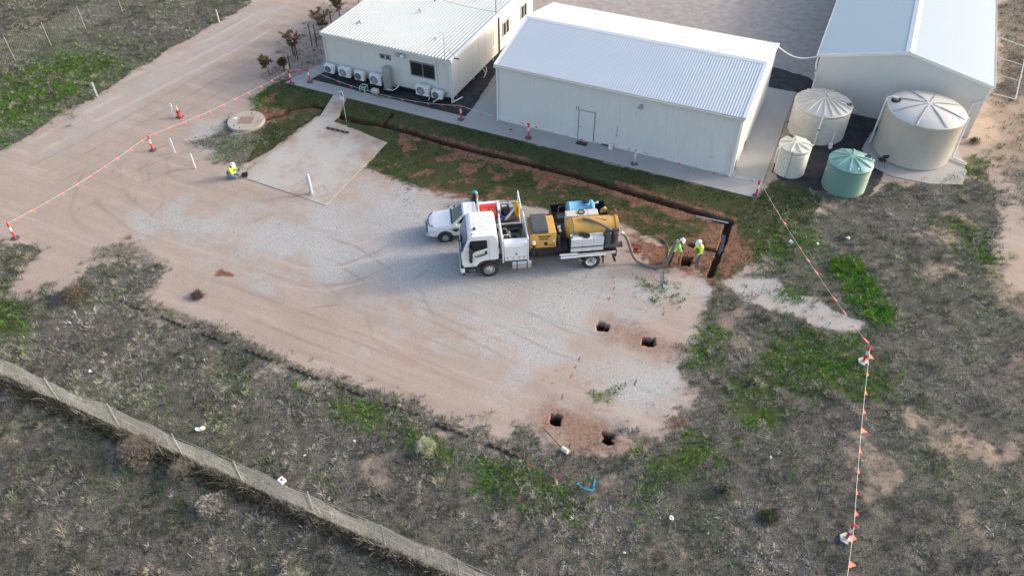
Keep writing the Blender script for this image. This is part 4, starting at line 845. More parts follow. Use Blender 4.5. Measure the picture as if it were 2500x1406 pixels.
# ---------------------------------------------------------------- rainwater tanks
def tank(label, loc, r, h, rib, mats, lidh, nrib, ribw, strainer, sunk=False, n=72, rot=0.0, name='water_tank'):
    t = thing(name, label, 'water tank', (*loc, 0))
    body, lid = mats; prof = [(r*.97, 0), (r, .05)]
    if rib:
        pitch, dep = rib; k = int((h-.22)/pitch)
        for i in range(k):
            z = .10+i*pitch
            for f, o in ((0,0),(.18,.8),(.32,1),(.55,1),(.70,.7),(.85,0)): prof.append((r-dep+dep*o, z+f*pitch))
    prof += [(r, h-.10), (r*1.012, h-.06), (r*1.012, h)]
    b = MB(); b.lathe(prof, n=n, cap1=False); b.build('body', body, t, smooth=True)
    lp = [(r*1.012, h+.002), (r*.985, h+.05), (r*.6, h+lidh*.62), (r*.25, h+lidh*.92), (r*.06, h+lidh)]
    b = MB(); b.lathe(lp, n=n, cap0=False); lo = b.build('lid', lid, t, smooth=True)
    def zl(q): return float(np.interp(q, [.06*r,.25*r,.6*r,.985*r,1.012*r], [h+lidh,h+lidh*.92,h+lidh*.62,h+.05,h]))
    b = MB()
    for k in range(nrib):
        a = 2*math.pi*(k+.5)/nrib+rot; ca, sa = math.cos(a), math.sin(a); rows = []
        for q in (.10, .35, .6, .8, .97):
            qq = q*r; w = ribw*(.45+.75*q); hh = (.05 if sunk else .085)*(1 if .15 < q < .9 else .6)
            z = zl(qq)
            prf = [(-w, -.01), (-w*.55, hh), (w*.55, hh), (w, -.01)]
            rows.append([(qq*ca-s_*sa, qq*sa+s_*ca, z+zz) for s_, zz in prf])
        b.sheet(rows); b.add([rows[-1][0], rows[-1][1], rows[-1][2], rows[-1][3]], [(0,1,2,3)])
    b.build('lid_ribs', M['grey'] if sunk else lid, lo, smooth=False)
    b = MB(); b.cyl((0,0,h+lidh-.02), (0,0,h+lidh+.03), .12 if r > 1 else .16, .11 if r > 1 else .14, 20); b.build('lid_cap', lid, lo)
    if strainer:
        a, q, sr_ = strainer; p = Vector((q*r*math.cos(a), q*r*math.sin(a), zl(q*r)))
        b = MB(); b.lathe([(sr_*1.25, -.05), (sr_*1.2, .05), (sr_, .06), (sr_*.96, .03)], c=p, n=24, cap1=False); o = b.build('inlet_collar', lid if not sunk else M['black'], t, smooth=True)
        b = MB(); b.lathe([(sr_*1.03, .062), (sr_*1.03, .09), (sr_*.74, .09), (sr_*.70, .055)], c=p, n=24, cap0=False); b.build('inlet_ring', M['black'], t, smooth=True)
        b = MB(); b.cyl(p+Vector((0,0,.04)), p+Vector((0,0,.058)), sr_*.72, n=20); b.build('strainer', M['darkgrey'], t)
    return t
def pipe(parent, pts, r=.055, mat='pvc', name='overflow_pipe'):
    b = MB(); b.tube(pts, r, 10); return b.build(name, M[mat], parent, smooth=True)
vx, vy = -.02, -1.0
t1 = tank('large cream-white ribbed water tank with a many-ribbed pleated lid beside the shed apron', (19.51,7.20), 1.76, 2.06, (.137,.055), (M['tank_white'], M['tank_white']), .42, 20, .05, (R(5), .86, .16))
pipe(t1, [(.22,-1.80,2.02),(.22,-1.86,1.9),(.20,-1.86,1.25)]); pipe(t1, [(.20,-1.86,1.15),(.18,-1.86,.05)]); pipe(t1, [(.20,-1.86,1.25),(.20,-1.86,1.15)], .06, 'black', 'pipe_coupling')
b = MB(); b.cyl((1.15,-1.62,.0),(1.15,-1.62,.30),.13,.12); b.tube([(1.15,-1.60,.3),(1.15,-1.50,.9),(1.15,-1.42,1.15)],.03); b.build('outlet_pump', M['white'], t1, smooth=True)
b = MB(); b.bar((1.74,.35,2.0),(2.0,.1,1.9),.02); b.build('lid_tie', M['white'], t1)
t2 = tank('largest beige smooth-sided water tank with a shallow domed lid on a concrete plinth', (25.29,7.25), 2.23, 2.92, None, (M['tank_beige'], M['tank_lid']), .40, 8, .075, (R(177), .80, .24), sunk=True, n=96, rot=R(10))
t2.location.z = .035
pipe(t2, [(-1.72,.1,3.22),(-2.05,.05,3.30),(-2.32,.0,3.20),(-2.42,-.1,.2),(-2.42,-.1,0)], .06, name='inlet_pipe')
pipe(t2, [(2.20,.30,2.80),(2.36,.25,2.75),(2.40,.1,.22),(2.45,.05,.12),(3.2,-.35,.10)], .065)
b = MB(); b.lathe([(.09,0),(.11,.04),(.05,.05)], c=(1.75,-.6,3.02), n=16); b.build('level_port', M['tank_lid'], t2, smooth=True)
t3 = tank('small cream slimline-height ribbed water tank next to the apron edge', (18.72,2.05), .93, 1.80, (.125,.045), (M['tank_cream'], M['tank_cream']), .20, 9, .06, (R(125), .72, .14))
pipe(t3, [(-.72,-.55,1.80),(-.84,-.72,1.80),(-.86,-.74,1.7),(-.86,-.74,.75)]); pipe(t3, [(-.84,-.70,1.7),(-.84,-.70,.05)], .045, 'darkgrey', 'down_pipe')
b = MB(); b.bar((-.02,-.955,1.95),(-.02,-.96,.15),.018); b.tube([(-.02,-.95,.15),(-.1,-1.05,.1),(-.25,-1.08,.03)], .02, 6); b.build('level_gauge', M['blackm'], t3)
b = MB(); b.box(.83,.95,.2,.34,1.80,1.90); b.build('lid_clip', M['tank_cream'], t3)
t4 = tank('sage green finely ribbed water tank with a star-ribbed pale green lid', (21.95,1.70), 1.24, 1.77, (.07,.016), (M['tank_green'], M['tank_greenlid']), .34, 10, .07, (R(35), .80, .17))
for a, q, k in ((R(200),.72,'tank_greenlid'),(R(-62),.80,'white'),(R(22),1.0,'white')):
    b = MB(); z = 1.77+.34*(1-q)*1.0+.02; b.cyl((1.24*q*math.cos(a),1.24*q*math.sin(a),z-.05),(1.24*q*math.cos(a),1.24*q*math.sin(a),z+.10),.06,.055); b.build('lid_fitting', M[k], t4)
b = MB(); b.box(-1.20,-1.14,-.5,-.40,1.15,1.3); b.build('label_plate', M['white'], t4)
t4.rotation_euler.z = 0
# black chair between the tanks
ch = thing('folding_chair', 'black folding chair between the green tank and the biggest tank', 'chair', (23.75,4.75,.02), R(205))
b = MB(); b.box(-.21,.21,-.2,.2,.43,.46); b.build('seat', M['black'], ch, bevel=.01)
b = MB(); b.prism([(-.2,0),(.2,0),(.2,.22),(.12,.30),(-.12,.30),(-.2,.22)], lambda a, z, d: (a, .20+z*.25+d, .68+z), 0, .02); b.build('backrest', M['black'], ch)
for sx_ in (-.2,.2):
    b = MB(); b.tube([(sx_,-.28,0),(sx_,.05,.44),(sx_,.28,.95)], .013, 6); b.build('leg', M['blackm'], ch); b = MB(); b.tube([(sx_*.92,.30,0),(sx_*.92,-.12,.45)], .013, 6); b.build('leg', M['blackm'], ch)
# pipe panel lying beyond the machinery shed
fr = thing('pipe_gate', 'galvanised pipe frame gate panel leaning on the ground right of the machinery shed', 'gate panel', (0,0,0))
b = MB(); q = [(29.9,24.3,.9),(31.9,23.7,.75),(31.3,16.5,.12),(29.3,16.9,.1)]
for i in range(4): b.bar(q[i], q[(i+1) % 4], .07)
b.build('frame', M['galv'], fr)
for t in (.36,.66): 
    b = MB(); P = Vector(q[0]).lerp(Vector(q[3]), t); Q = Vector(q[1]).lerp(Vector(q[2]), t); b.bar(P, Q, .05); b.build('cross_rail', M['galv'], fr)
# ---------------------------------------------------------------- vehicles
RZ = R(31); TO = Vector((6.24, -14.03, 0)); TU = Vector((math.cos(RZ), math.sin(RZ), 0)); TV = Vector((-math.sin(RZ), math.cos(RZ), 0))
def tw(x, y, z): return TO + TU*x + TV*y + Vector((0,0,z))       # truck-local point in the world
def wheel(parent, x, y0, y1, r, kind, out):
    """wheel with axis along y; out=-1 when the outer face looks towards -y"""
    yo, yi = (y0, y1) if out < 0 else (y1, y0); s = -out
    def P(prof, b, n=36):
        vs = []; 
        for rr, d in prof:
            for k in range(n):
                t = 2*math.pi*k/n; vs.append((x+rr*math.cos(t), yo+s*d, r+rr*math.sin(t)))
        m = len(prof); fs = [(i*n+k, i*n+(k+1) % n, (i+1)*n+(k+1) % n, (i+1)*n+k) for i in range(m-1) for k in range(n)]
        b.add(vs, fs)
    w = abs(y1-y0); rim = r*.60
    w_ = bpy.data.objects.new('wheel', None); COL.objects.link(w_); w_.parent = parent
    b = MB(); P([(rim,.012),(rim*1.04,.0),(r*.93,.0),(r*.985,.022),(r,.06),(r,w-.06),(r*.98,w-.02),(r*.9,w),(rim*.5,w)], b)
    for k in range(30):
        t = 2*math.pi*k/30; c, sn = math.cos(t), math.sin(t)
        b.bar((x+r*.995*c, yo+s*.03, r+r*.995*sn), (x+r*.995*c, yo+s*(w-.03), r+r*.995*sn), .03, .018, up=(c,0,sn))
    b.build('tyre', M['rubber'], w_, smooth=True)
    b = MB()
    if kind == 'front': P([(rim,.015),(rim*.97,.04),(rim*.90,.045),(rim*.55,.0),(rim*.42,-.02),(rim*.40,-.025)], b)
    elif kind == 'rear': P([(rim,.012),(rim*.95,.03),(rim*.92,.15),(rim*.6,.17),(rim*.35,.16)], b)
    else: P([(rim,.012),(rim*.95,.03),(rim*.86,.07),(rim*.7,.03),(rim*.45,.04)], b)
    b.build('rim', M['alu'] if kind == 'front' else M['white'] if kind == 'rear' else M['galv'], w_, smooth=True)
    b = MB(); 
    if kind == 'front': P([(rim*.41,-.022),(rim*.30,-.05),(rim*.22,-.07),(.001,-.075)], b)
    elif kind == 'rear': P([(rim*.36,.158),(rim*.30,.10),(.001,.095)], b)
    else: P([(rim*.46,.042),(rim*.25,.01),(.001,.005)], b)
    b.build('hub', M['grey'] if kind != 'rear' else M['blackm'], w_, smooth=True)
    b = MB(); n = 10 if kind == 'front' else 6 if kind == 'rear' else 12
    for k in range(n):
        t = 2*math.pi*k/n; q = rim*(.74 if kind == 'front' else .66 if kind == 'rear' else .78); d = {'front': .018, 'rear': .164, 'ute': .042}[kind]
        c = Vector((x+q*math.cos(t), yo+s*(d-.012), r+q*math.sin(t))); b.cyl(c, c+Vector((0, s*.015, 0)), rim*(.10 if kind != 'rear' else .13), n=8)
    b.build('rim_holes', M['black'], w_)
    return w_

truck = thing('vacuum_truck', 'white cab-over truck carrying a yellow vacuum unit with white tanks and hoses', 'truck', TO, RZ)
T = truck
def part(b, name, mat, parent=None, **k): return b.build(name, M[mat] if isinstance(mat, str) else mat, parent or T, **k)
b = MB(); b.box(-1.1,6.6,.68,.80,.60,.86); b.box(-1.1,6.6,1.5,1.62,.60,.86)
for x in (-.9,1.0,2.4,4.0,5.0,6.5): b.box(x,x+.08,.801,1.499,.64,.82)
b.box(-.08,.08,.25,2.05,.42,.56); b.box(5.28,5.44,.3,2.0,.42,.56); part(b, 'chassis', 'blackm')
wheel(T, 0, .0, .28, .48, 'front', -1); wheel(T, 0, 2.02, 2.30, .48, 'front', 1); wheel(T, 5.36, .02, .54, .48, 'rear', -1); wheel(T, 5.36, 1.76, 2.28, .48, 'rear', 1)
# cab
def cy(z, side):
    o = .03+max(0, z-1.75)*.10; return o if side == 0 else 2.27-o
side = [(-1.30,.76),(-1.40,.95),(-1.42,1.50),(-1.385,1.60),(-1.03,2.54),(-.95,2.645),(-.82,2.69),(.26,2.69),(.38,2.64),(.47,2.50),(.50,1.9),(.50,1.16),(.40,1.155),(.30,1.13),(.0,1.135),(-.30,1.10),(-.50,.98),(-.62,.80),(-.64,.76)]
b = MB(); n = len(side)
b.add([(x, cy(z,0), z) for x, z in side]+[(x, cy(z,1), z) for x, z in side], [tuple(range(n)), tuple(range(2*n-1,n-1,-1))]+[(i,(i+1)%n,n+(i+1)%n,n+i) for i in range(n)])
cab = part(b, 'cab', 'truck_white', bevel=.045, seg=3)
b = MB()
for k in range(9):
    y = .42+k*.18; b.prism([(-.028,0),(-.015,.02),(.015,.02),(.028,0)], lambda a, z, d, y=y: (d, y+a, 2.688+z), -.72, .22)
part(b, 'roof_ribs', 'truck_white', cab)
def slant(b, x0, z0, x1, z1, ya, yb, ya1, yb1, t=.02):
    nrm = Vector((-(z1-z0), 0, x1-x0)).normalized(); nrm = nrm if nrm.x < 0 else -nrm
    p = [Vector((x0,ya,z0)),Vector((x0,yb,z0)),Vector((x1,yb1,z1)),Vector((x1,ya1,z1))]
    b.add([v+nrm*.004 for v in p]+[v+nrm*t for v in p], [(0,3,2,1),(4,5,6,7),(0,1,5,4),(1,2,6,5),(2,3,7,6),(3,0,4,7)])
b = MB(); slant(b, -1.37,1.62,-1.05,2.50, .17,2.13,.22,2.08); part(b, 'windscreen', 'glassblue', cab, bevel=.006)
b = MB()
for y in (.35,1.15): b.bar((-1.41,y,1.60),(-1.30,y+.55,1.82),.025)
part(b, 'wipers', 'black', cab)
win = [(-1.0,1.60),(-.95,2.36),(-.88,2.44),(-.08,2.44),(-.06,1.96),(-.40,1.86),(-.72,1.78),(-.84,1.62)]
for s in (0,1):
    b = MB(); sg = -1 if s == 0 else 1
    b.add([(x, cy(z,s)+sg*.0015, z) for x,z in win]+[(x, cy(z,s)+sg*.012, z) for x,z in win], [tuple(range(8)), tuple(range(15,7,-1))]+[(i,(i+1)%8,8+(i+1)%8,8+i) for i in range(8)])
    part(b, 'side_window', 'glass', cab)
    dr = MB(); yb_ = cy(1.2,s)+sg*.001
    for P_, Q_ in (((.03,1.20),(.03,1.74)),((.03,1.76),(.03,2.50)),((-1.04,1.0),(-1.04,1.58)),((-1.02,1.30),(-.70,1.30))):
        dr.bar((P_[0],cy(P_[1],s)+sg*.002,P_[1]),(Q_[0],cy(Q_[1],s)+sg*.002,Q_[1]),.012)
    d_ = part(dr, 'door_seams', 'grey', cab)
    h = MB(); h.box(-.20,-.09,yb_+sg*.001,yb_+sg*.02,1.60,1.78); part(h, 'door_handle', 'black', cab)
    mr_ = MB(); mr_.box(-1.02,-.84,cy(1.8,s)+sg*.12,cy(1.8,s)+sg*.30,1.55,2.05); mr_.box(-1.02,-.86,cy(1.8,s)+sg*.12,cy(1.8,s)+sg*.30,1.28,1.48); mr_.bar((-1.0,cy(2.2,s),2.2),(-.95,cy(1.8,s)+sg*.2,2.06),.04); mr_.bar((-1.05,cy(1.2,s),1.25),(-.95,cy(1.8,s)+sg*.2,1.30),.04)
    part(mr_, 'mirror', 'black', cab, bevel=.02)
    sw = MB(); y_ = cy(1.5,s)+sg*.006
    sw.prism([(-.80,1.50),(-.62,1.38),(-.20,1.50),(-.02,1.60),(-.30,1.55),(-.60,1.46)], lambda a, z, d, y_=y_: (a,y_+d,z), 0, .004*sg); part(sw, 'door_swoosh', 'brown_let', cab)
    sw = MB()
    for i in range(9):
        x_ = -.66+i*.055; sw.prism([(x_,1.50+.012*i),(x_+.018,1.49+.012*i),(x_+.05,1.56+.012*i+.02*(i%3==0)),(x_+.03,1.57+.012*i)], lambda a, z, d, y_=y_: (a,y_+d,z), 0, .004*sg)
    part(sw, 'door_script', 'green_let', cab)
    sw = MB(); sw.box(-1.0,-.82,y_-.003,y_+.003,1.20,1.225); sw.box(-1.02,-.70,y_-.003,y_+.003,1.10,1.112); part(sw, 'small_lettering', 'letter', cab)
    tl = MB(); tl.box(-.96,-.80,y_-.003,y_+.003,.86,.90); part(tl, 'model_badge', 'grey', cab)
b = MB(); b.box(-1.50,-1.28,-.0,2.30,.40,.70); part(b, 'bumper', 'truck_white', bevel=.05)
b = MB(); b.box(-1.47,-1.30,.03,2.27,.705,.80); b.box(-1.26,-.64,.05,.30,.35,.74); b.box(-1.26,-.64,2.0,2.25,.35,.74); part(b, 'lower_trim', 'black', bevel=.02)
b = MB(); b.box(-1.05,-.72,-.02,.10,.33,.36); b.box(-1.05,-.72,.0,.10,.52,.55); part(b, 'cab_step', 'alu')
b = MB(); b.box(-1.455,-1.42,.55,1.75,1.02,1.30); part(b, 'grille', 'black', cab)
for y in (.12,1.83):
    b = MB(); b.box(-1.515,-1.49,y,y+.35,.46,.64); part(b, 'headlight', 'lamp', bevel=.01)
b = MB(); b.cyl((-1.52,.04,.36),(-1.46,.04,.36),.04); b.box(-1.40,-1.28,.0,.08,.24,.36); part(b, 'corner_light', 'black')
b = MB(); b.box(-.72,-.60,.62,.78,2.70,2.76); b.bar((-.66,.70,2.75),(-.66,.70,3.1),.012); b.bar((-.55,.70,2.73),(-.66,.70,2.73),.02); part(b, 'roof_aerial', 'black', cab)
b = MB(); b.cyl((-.80,.32,2.66),(-.80,.32,2.74),.03); part(b, 'marker_light', 'black', cab)
b = MB()
for s in (0,1):
    y0_ = .04 if s == 0 else 1.86; vs = []
    for k in range(9):
        t = math.pi*(k/8)*.92+.12; vs.append((.60*math.cos(t), .48+.60*math.sin(t)))
    b.prism(vs+[(q*.95,.48+(z-.48)*.95) for q,z in reversed(vs)], lambda a, z, d: (a,d,z), y0_, y0_+.40)
part(b, 'mudguard', 'darkgrey')
# tray with toolbox behind the cab
b = MB(); b.box(.66,2.06,.05,2.25,.90,.99); part(b, 'tray_floor', 'blackm')
b = MB(); b.prism([(0,.995),(0,1.93),(.10,2.06),(.42,2.13),(.42,.995)], lambda a, z, d: (d,.02+a,z), .80, 1.98); tb = part(b, 'toolbox', 'truck_white', bevel=.012)
b = MB()
for x in (.92,1.20,1.50,1.76):
    for z in (1.07,1.17): b.box(x,x+.10,.012,.0195,z,z+.045)
part(b, 'vent_slots', 'grey', tb)
b = MB(); b.prism([(1.36,1.36),(1.48,1.36),(1.48,1.43),(1.42,1.51),(1.36,1.43)], lambda a, z, d: (a,d,z), .012,.0195); part(b, 'sticker', 'bluemark', tb)
b = MB(); b.box(1.76,1.90,.012,.0195,1.86,1.88); part(b, 'maker_plate', 'grey', tb)
b = MB(); b.box(.80,1.98,.008,.0195,1.245,1.255); part(b, 'toolbox_seam', 'grey', tb)
for x, nm in ((.70,'headboard'),(1.99,'rear_board')):
    b = MB(); b.box(x,x+.06,.0,.09,.90,2.38); b.box(x,x+.06,2.17,2.26,.90,2.38); b.box(x,x+.06,.091,2.169,2.29,2.38); b.box(x,x+.06,.091,2.169,.995,1.08)
    for k in range(14): b.bar((x+.03,.09+k*.15,1.08),(x+.03,.09+k*.15,2.30),.018)
    part(b, nm, 'white')
b = MB(); b.box(.76,1.99,2.19,2.25,1.0,1.62); part(b, 'far_sideboard', 'darkgrey')
b = MB()
for k in range(3):
    pts = [(1.35+.36*math.cos(a)+.03*k,1.15+.36*math.sin(a),1.42+.06*k) for a in np.linspace(0,2*math.pi,17)]; b.tube(pts, .035, 6)
b.tube([(.85,1.75,1.7),(1.0,1.5,1.95),(1.15,1.1,1.9),(1.3,.75,1.6),(1.65,.6,1.45)], .045, 7); b.tube([(.9,1.3,1.5),(1.2,1.2,1.7),(1.5,.9,1.6),(1.75,.65,1.45)], .035, 7); b.tube([(.8,.8,1.75),(1.0,.9,1.85),(1.4,.7,1.55),(1.8,.55,1.5)], .03, 7); part(b, 'hoses', 'hose', smooth=True)
b = MB()
for k in range(4):
    pts = [(1.80+.05*math.sin(a)+.02*k,.95+.12*math.cos(a)+.08*k,1.55+.38*math.sin(a)) for a in np.linspace(0,2*math.pi,15)]; b.tube(pts, .018, 6)
part(b, 'green_hose', 'ghose', smooth=True)
b = MB(); b.cyl((1.05,1.95,1.45),(1.8,1.95,1.5),.07); b.box(.95,1.6,1.6,2.1,1.0,1.25); b.box(1.6,1.95,1.3,2.1,1.0,1.4); part(b, 'tools', 'black')
b = MB(); b.cyl((1.2,1.7,1.25),(1.2,1.7,1.52),.09); b.tube([(.80,.55,2.15),(.80,.55,2.3),(1.15,.55,2.3),(1.15,.55,2.15)], .018); part(b, 'pump_head', 'white')
for k in range(10):
    pass
b = MB()
for k in range(8):
    b.ball((.84,.9+.09*k,1.9-.07*k),(.04,.045,.05),6,4)
part(b, 'chain', 'galv')
b = MB(); b.prism([(.06,.34),(.02,.45),(.02,.75),(.08,.86),(.42,.86),(.46,.75),(.46,.40),(.40,.34)], lambda a, z, d: (d,a,z), 1.20, 2.20); ft = part(b, 'fuel_tank', 'alu', bevel=.02)
for x in (1.42,1.95):
    b = MB(); b.prism([(.05,.33),(.008,.45),(.008,.75),(.07,.87),(.43,.87),(.47,.75),(.47,.4),(.42,.33)], lambda a, z, d: (d,a,z), x, x+.05); part(b, 'tank_strap', 'blackm', ft)
b = MB(); b.cyl((1.62,.20,.865),(1.62,.20,.90),.06); part(b, 'fuel_cap', 'bluemark', ft)
# vacuum unit
b = MB(); b.box(2.12,6.72,.12,2.20,.90,1.02); b.box(2.2,4.15,.30,1.95,1.021,1.36); part(b, 'deck', 'blackm', bevel=.01)
b = MB(); b.box(2.22,3.52,.40,1.86,1.37,2.32); eb = part(b, 'engine_box', 'yellow', bevel=.015)
b = MB(); b.prism([(.39,2.322),(.39,2.47),(.50,2.56),(1.70,2.56),(1.84,2.50),(1.84,2.322)], lambda a, z, d: (d,a,z), 2.30, 3.12); part(b, 'engine_hood', 'darkgrey', eb, bevel=.03)
text_mesh('brand_lettering', 'Vermeer', .20, M['letter'], eb, (2.58,.396,2.06), (R(90),0,0), .006, .002, 'LEFT', sx=.92)
text_mesh('type_lettering', 'VX70 800', .12, M['letter'], eb, (2.64,.396,1.91), (R(90),0,0), .006, .002, 'LEFT', sx=.95)
b = MB(); b.box(2.90,3.08,.385,.3995,1.52,1.74); part(b, 'hatch', 'black', eb, bevel=.008)
b = MB(); b.box(3.36,3.45,.385,.3995,1.74,1.88); part(b, 'warning_sticker', 'white', eb)
b = MB(); b.box(3.15,3.45,.392,.3995,1.50,1.56); part(b, 'panel_strip', 'brown_let', eb)
b = MB(); b.box(2.16,2.215,.40,1.9,1.2,2.36); part(b, 'end_panel', 'timber', eb)
b = MB(); b.cyl((2.36,.30,1.36),(2.36,.30,1.74),.075); b.box(2.28,2.44,.22,.38,1.05,1.36); b.tube([(2.36,.3,1.1),(2.5,.22,.98),(3.1,.2,1.1),(3.5,.2,1.2)],.03); part(b, 'filter', 'black')
b = MB(); b.cyl((2.36,.30,1.743),(2.36,.30,1.92),.08); part(b, 'filter_cap', 'white')
b = MB(); b.box(2.55,3.4,.22,.38,1.06,1.30); b.tube([(2.6,.2,1.2),(2.9,.15,1.1),(3.3,.17,1.22)],.025); part(b, 'valve_block', 'blackm')
b = MB()
b.tube([(3.62,.55,2.0),(3.70,.45,1.7),(3.66,.45,1.25),(3.9,.4,1.1),(4.2,.35,1.1)],.085,10); b.tube([(3.8,.7,2.2),(3.72,.7,1.7),(3.8,.7,1.2)],.06); b.tube([(3.6,1.7,1.7),(3.62,1.9,2.15),(3.9,2.0,2.25),(4.2,2.05,2.2)],.022); part(b, 'hydraulic_hoses', 'black', smooth=True)
b = MB(); b.cyl((3.72,.85,1.85),(3.72,.85,2.2),.10); b.cyl((3.86,1.25,1.5),(3.86,1.25,2.1),.13); b.box(3.58,4.0,.9,1.9,1.02,1.6); b.cyl((3.66,1.5,1.6),(3.66,1.5,2.0),.08); part(b, 'blower', 'blackm')
b = MB(); b.cyl((3.72,.85,2.2),(3.72,.85,2.34),.085); b.cyl((3.74,.62,2.2),(3.74,.62,2.28),.06); part(b, 'gauge', 'galv')
b = MB(); yc, zc, yr = 1.22, 1.80, .60
prof = [(.001,4.10),(yr*.45,4.12),(yr*.8,4.20),(yr*.96,4.32),(yr,4.46),(yr,6.70)]
vs = []; n = 40
for rr, x in prof:
    for k in range(n):
        t = 2*math.pi*k/n; vs.append((x, yc+rr*math.cos(t), zc+rr*math.sin(t)))
b.add(vs, [(i*n+k,i*n+(k+1)%n,(i+1)*n+(k+1)%n,(i+1)*n+k) for i in range(len(prof)-1) for k in range(n)])
dt = part(b, 'debris_tank', 'yellow', smooth=True)
b = MB(); b.cyl((6.70,yc,zc),(6.78,yc,zc),yr*1.07,n=40); b.cyl((6.79,yc,zc),(6.85,yc,zc),yr*1.07,n=40); part(b, 'rear_door', 'yellow', dt, bevel=.01)
b = MB(); b.box(6.55,6.95,1.45,1.62,2.28,2.46); b.cyl((6.6,1.45,2.42),(6.95,1.45,2.52),.05); b.cyl((6.78,1.52,2.3),(6.78,1.52,2.62),.07); part(b, 'door_clamp', 'boot', dt)
b = MB(); b.tube([(4.46,yc+yr*1.01*math.cos(t),zc+yr*1.01*math.sin(t)) for t in np.linspace(-.6,math.pi+.6,20)], .014, 6); b.tube([(5.7,yc+.05,zc+yr),(6.2,yc-.2,zc+yr*.98),(6.6,yc+.3,zc+yr*.9)], .014, 6); part(b, 'tank_cable', 'black', dt)
b = MB(); b.cyl((4.95,yc-.02,zc+yr-.04),(4.95,yc-.02,zc+yr+.08),.12); b.bar((4.95,yc,zc+yr+.05),(5.3,yc-.1,zc+yr+.06),.08); part(b, 'hose_port', 'yellow', dt)
b = MB(); b.tube([(5.02,yc-.05,zc+yr+.10),(5.35,yc-.16,zc+yr+.07),(5.8,yc-.42,zc+yr-.02),(6.15,yc-.66,2.28),(6.30,.42,2.26),(6.36,.36,2.20)], .075, 12); part(b, 'vacuum_hose', 'hose', smooth=True)
for y0_, y1_, z0_, z1_, mt, nm in ((.10,.58,1.16,1.98,'white_poly','near'),(1.72,2.20,1.30,2.26,'tan_poly','far')):
    b = MB(); x0_, x1_ = 4.24, 5.97
    for i in range(3):
        a0 = x0_+i*(x1_-x0_)/3+.008*(i>0); a1 = x0_+(i+1)*(x1_-x0_)/3-.008*(i<2); b.box(a0, a1, y0_, y1_, z0_, z1_)
    b.box(x0_+.05,x1_-.05,y0_+.02,y1_-.02,z0_+.02,z1_-.02)
    wt = part(b, 'water_tank', mt, bevel=.03)
    cx_ = 5.08; cyy = (y0_+y1_)/2; b = MB(); b.lathe([(.19,-.03),(.19,.05),(.15,.055),(.15,.02)], c=(cx_,cyy,z1_), n=24, cap1=True); part(b, 'filler_lid', 'black' if nm == 'near' else 'blackm', wt, smooth=True)
    if nm == 'near':
        b = MB(); b.box(x0_-.03,x1_+.03,y0_-.012,y0_-.002,1.44,1.50); b.box(x0_-.03,x0_-.005,y0_-.012,y1_,1.05,2.0); b.box(x1_+.005,x1_+.03,y0_-.012,y1_,1.05,1.6); part(b, 'strap', 'blackm', wt)
        b = MB(); b.tube([(4.32,.3,1.98),(4.32,.3,2.12),(4.9,.48,2.12),(5.1,.45,2.03)],.03); b.box(4.7,5.0,.35,.6,1.985,2.06); part(b, 'breather_pipe', 'black', wt, smooth=True)
        b = MB(); b.cyl((4.32,.25,1.98),(4.32,.25,2.05),.03); part(b, 'level_cap', 'black', wt)
    else:
        b = MB(); b.cyl((cx_,cyy,z1_+.022),(cx_,cyy,z1_+.03),.145,n=24); part(b, 'lid_disc', 'timber', wt)
for x, r_ in ((6.22,.19),(6.60,.17)):
    b = MB(); b.cyl((x,.32,1.50),(x,.32,2.16),r_,r_,24); b.cyl((x,.32,2.16),(x,.32,2.22),r_*1.08,r_*.9,24); part(b, 'filter_canister', 'darkgrey', smooth=True)
b = MB(); b.box(6.1,6.75,.22,.42,2.221,2.27); b.tube([(6.45,.2,2.25),(6.52,.12,2.1),(6.5,.12,1.6)],.035); part(b, 'canister_bracket', 'black')
b = MB(); b.cyl((6.02,.28,1.33),(6.92,.28,1.30),.15,.15,20); b.cyl((6.92,.28,1.30),(6.98,.28,1.30),.17,.17,20); part(b, 'silencer', 'darkgrey', smooth=True)
b = MB(); b.box(3.75,6.62,.02,.115,.93,1.04); part(b, 'side_rail', 'tan_poly')
for z, x0_ in ((1.13,3.66),(.99,3.70)):
    b = MB(); b.cyl((x0_,.03 if z > 1.05 else -.05,z-.03),(4.6,.03 if z > 1.05 else -.05,z-.03),.05); part(b, 'tool_tube', 'white', smooth=True)
    b = MB(); b.cyl((x0_-.012,.03 if z > 1.05 else -.05,z-.03),(x0_,.03 if z > 1.05 else -.05,z-.03),.042); part(b, 'tube_end', 'black')
b = MB(); b.box(4.6,6.1,-.035,.015,.90,.97); part(b, 'lower_rail', 'white')
for y in (.08,1.75):
    b = MB(); b.box(6.02,6.05,y,y+.46,.22,.92); b.prism([(6.5,.94),(6.6,.94),(6.62,.6),(6.72,.32),(6.60,.30),(6.52,.55)], lambda a, z, d: (a,d,z), y, y+.40); part(b, 'mudflap', 'rubber')
b = MB(); b.box(6.62,6.72,.15,2.15,.60,.72); part(b, 'rear_bumper', 'blackm')
for y in (.25,1.75):
    b = MB(); b.box(6.721,6.75,y,y+.3,.62,.70); part(b, 'tail_light', 'taillamp')
b = MB()
b.box(4.70,6.02,.05,.09,.55,.60); part(b, 'under_run_bar', 'galv')

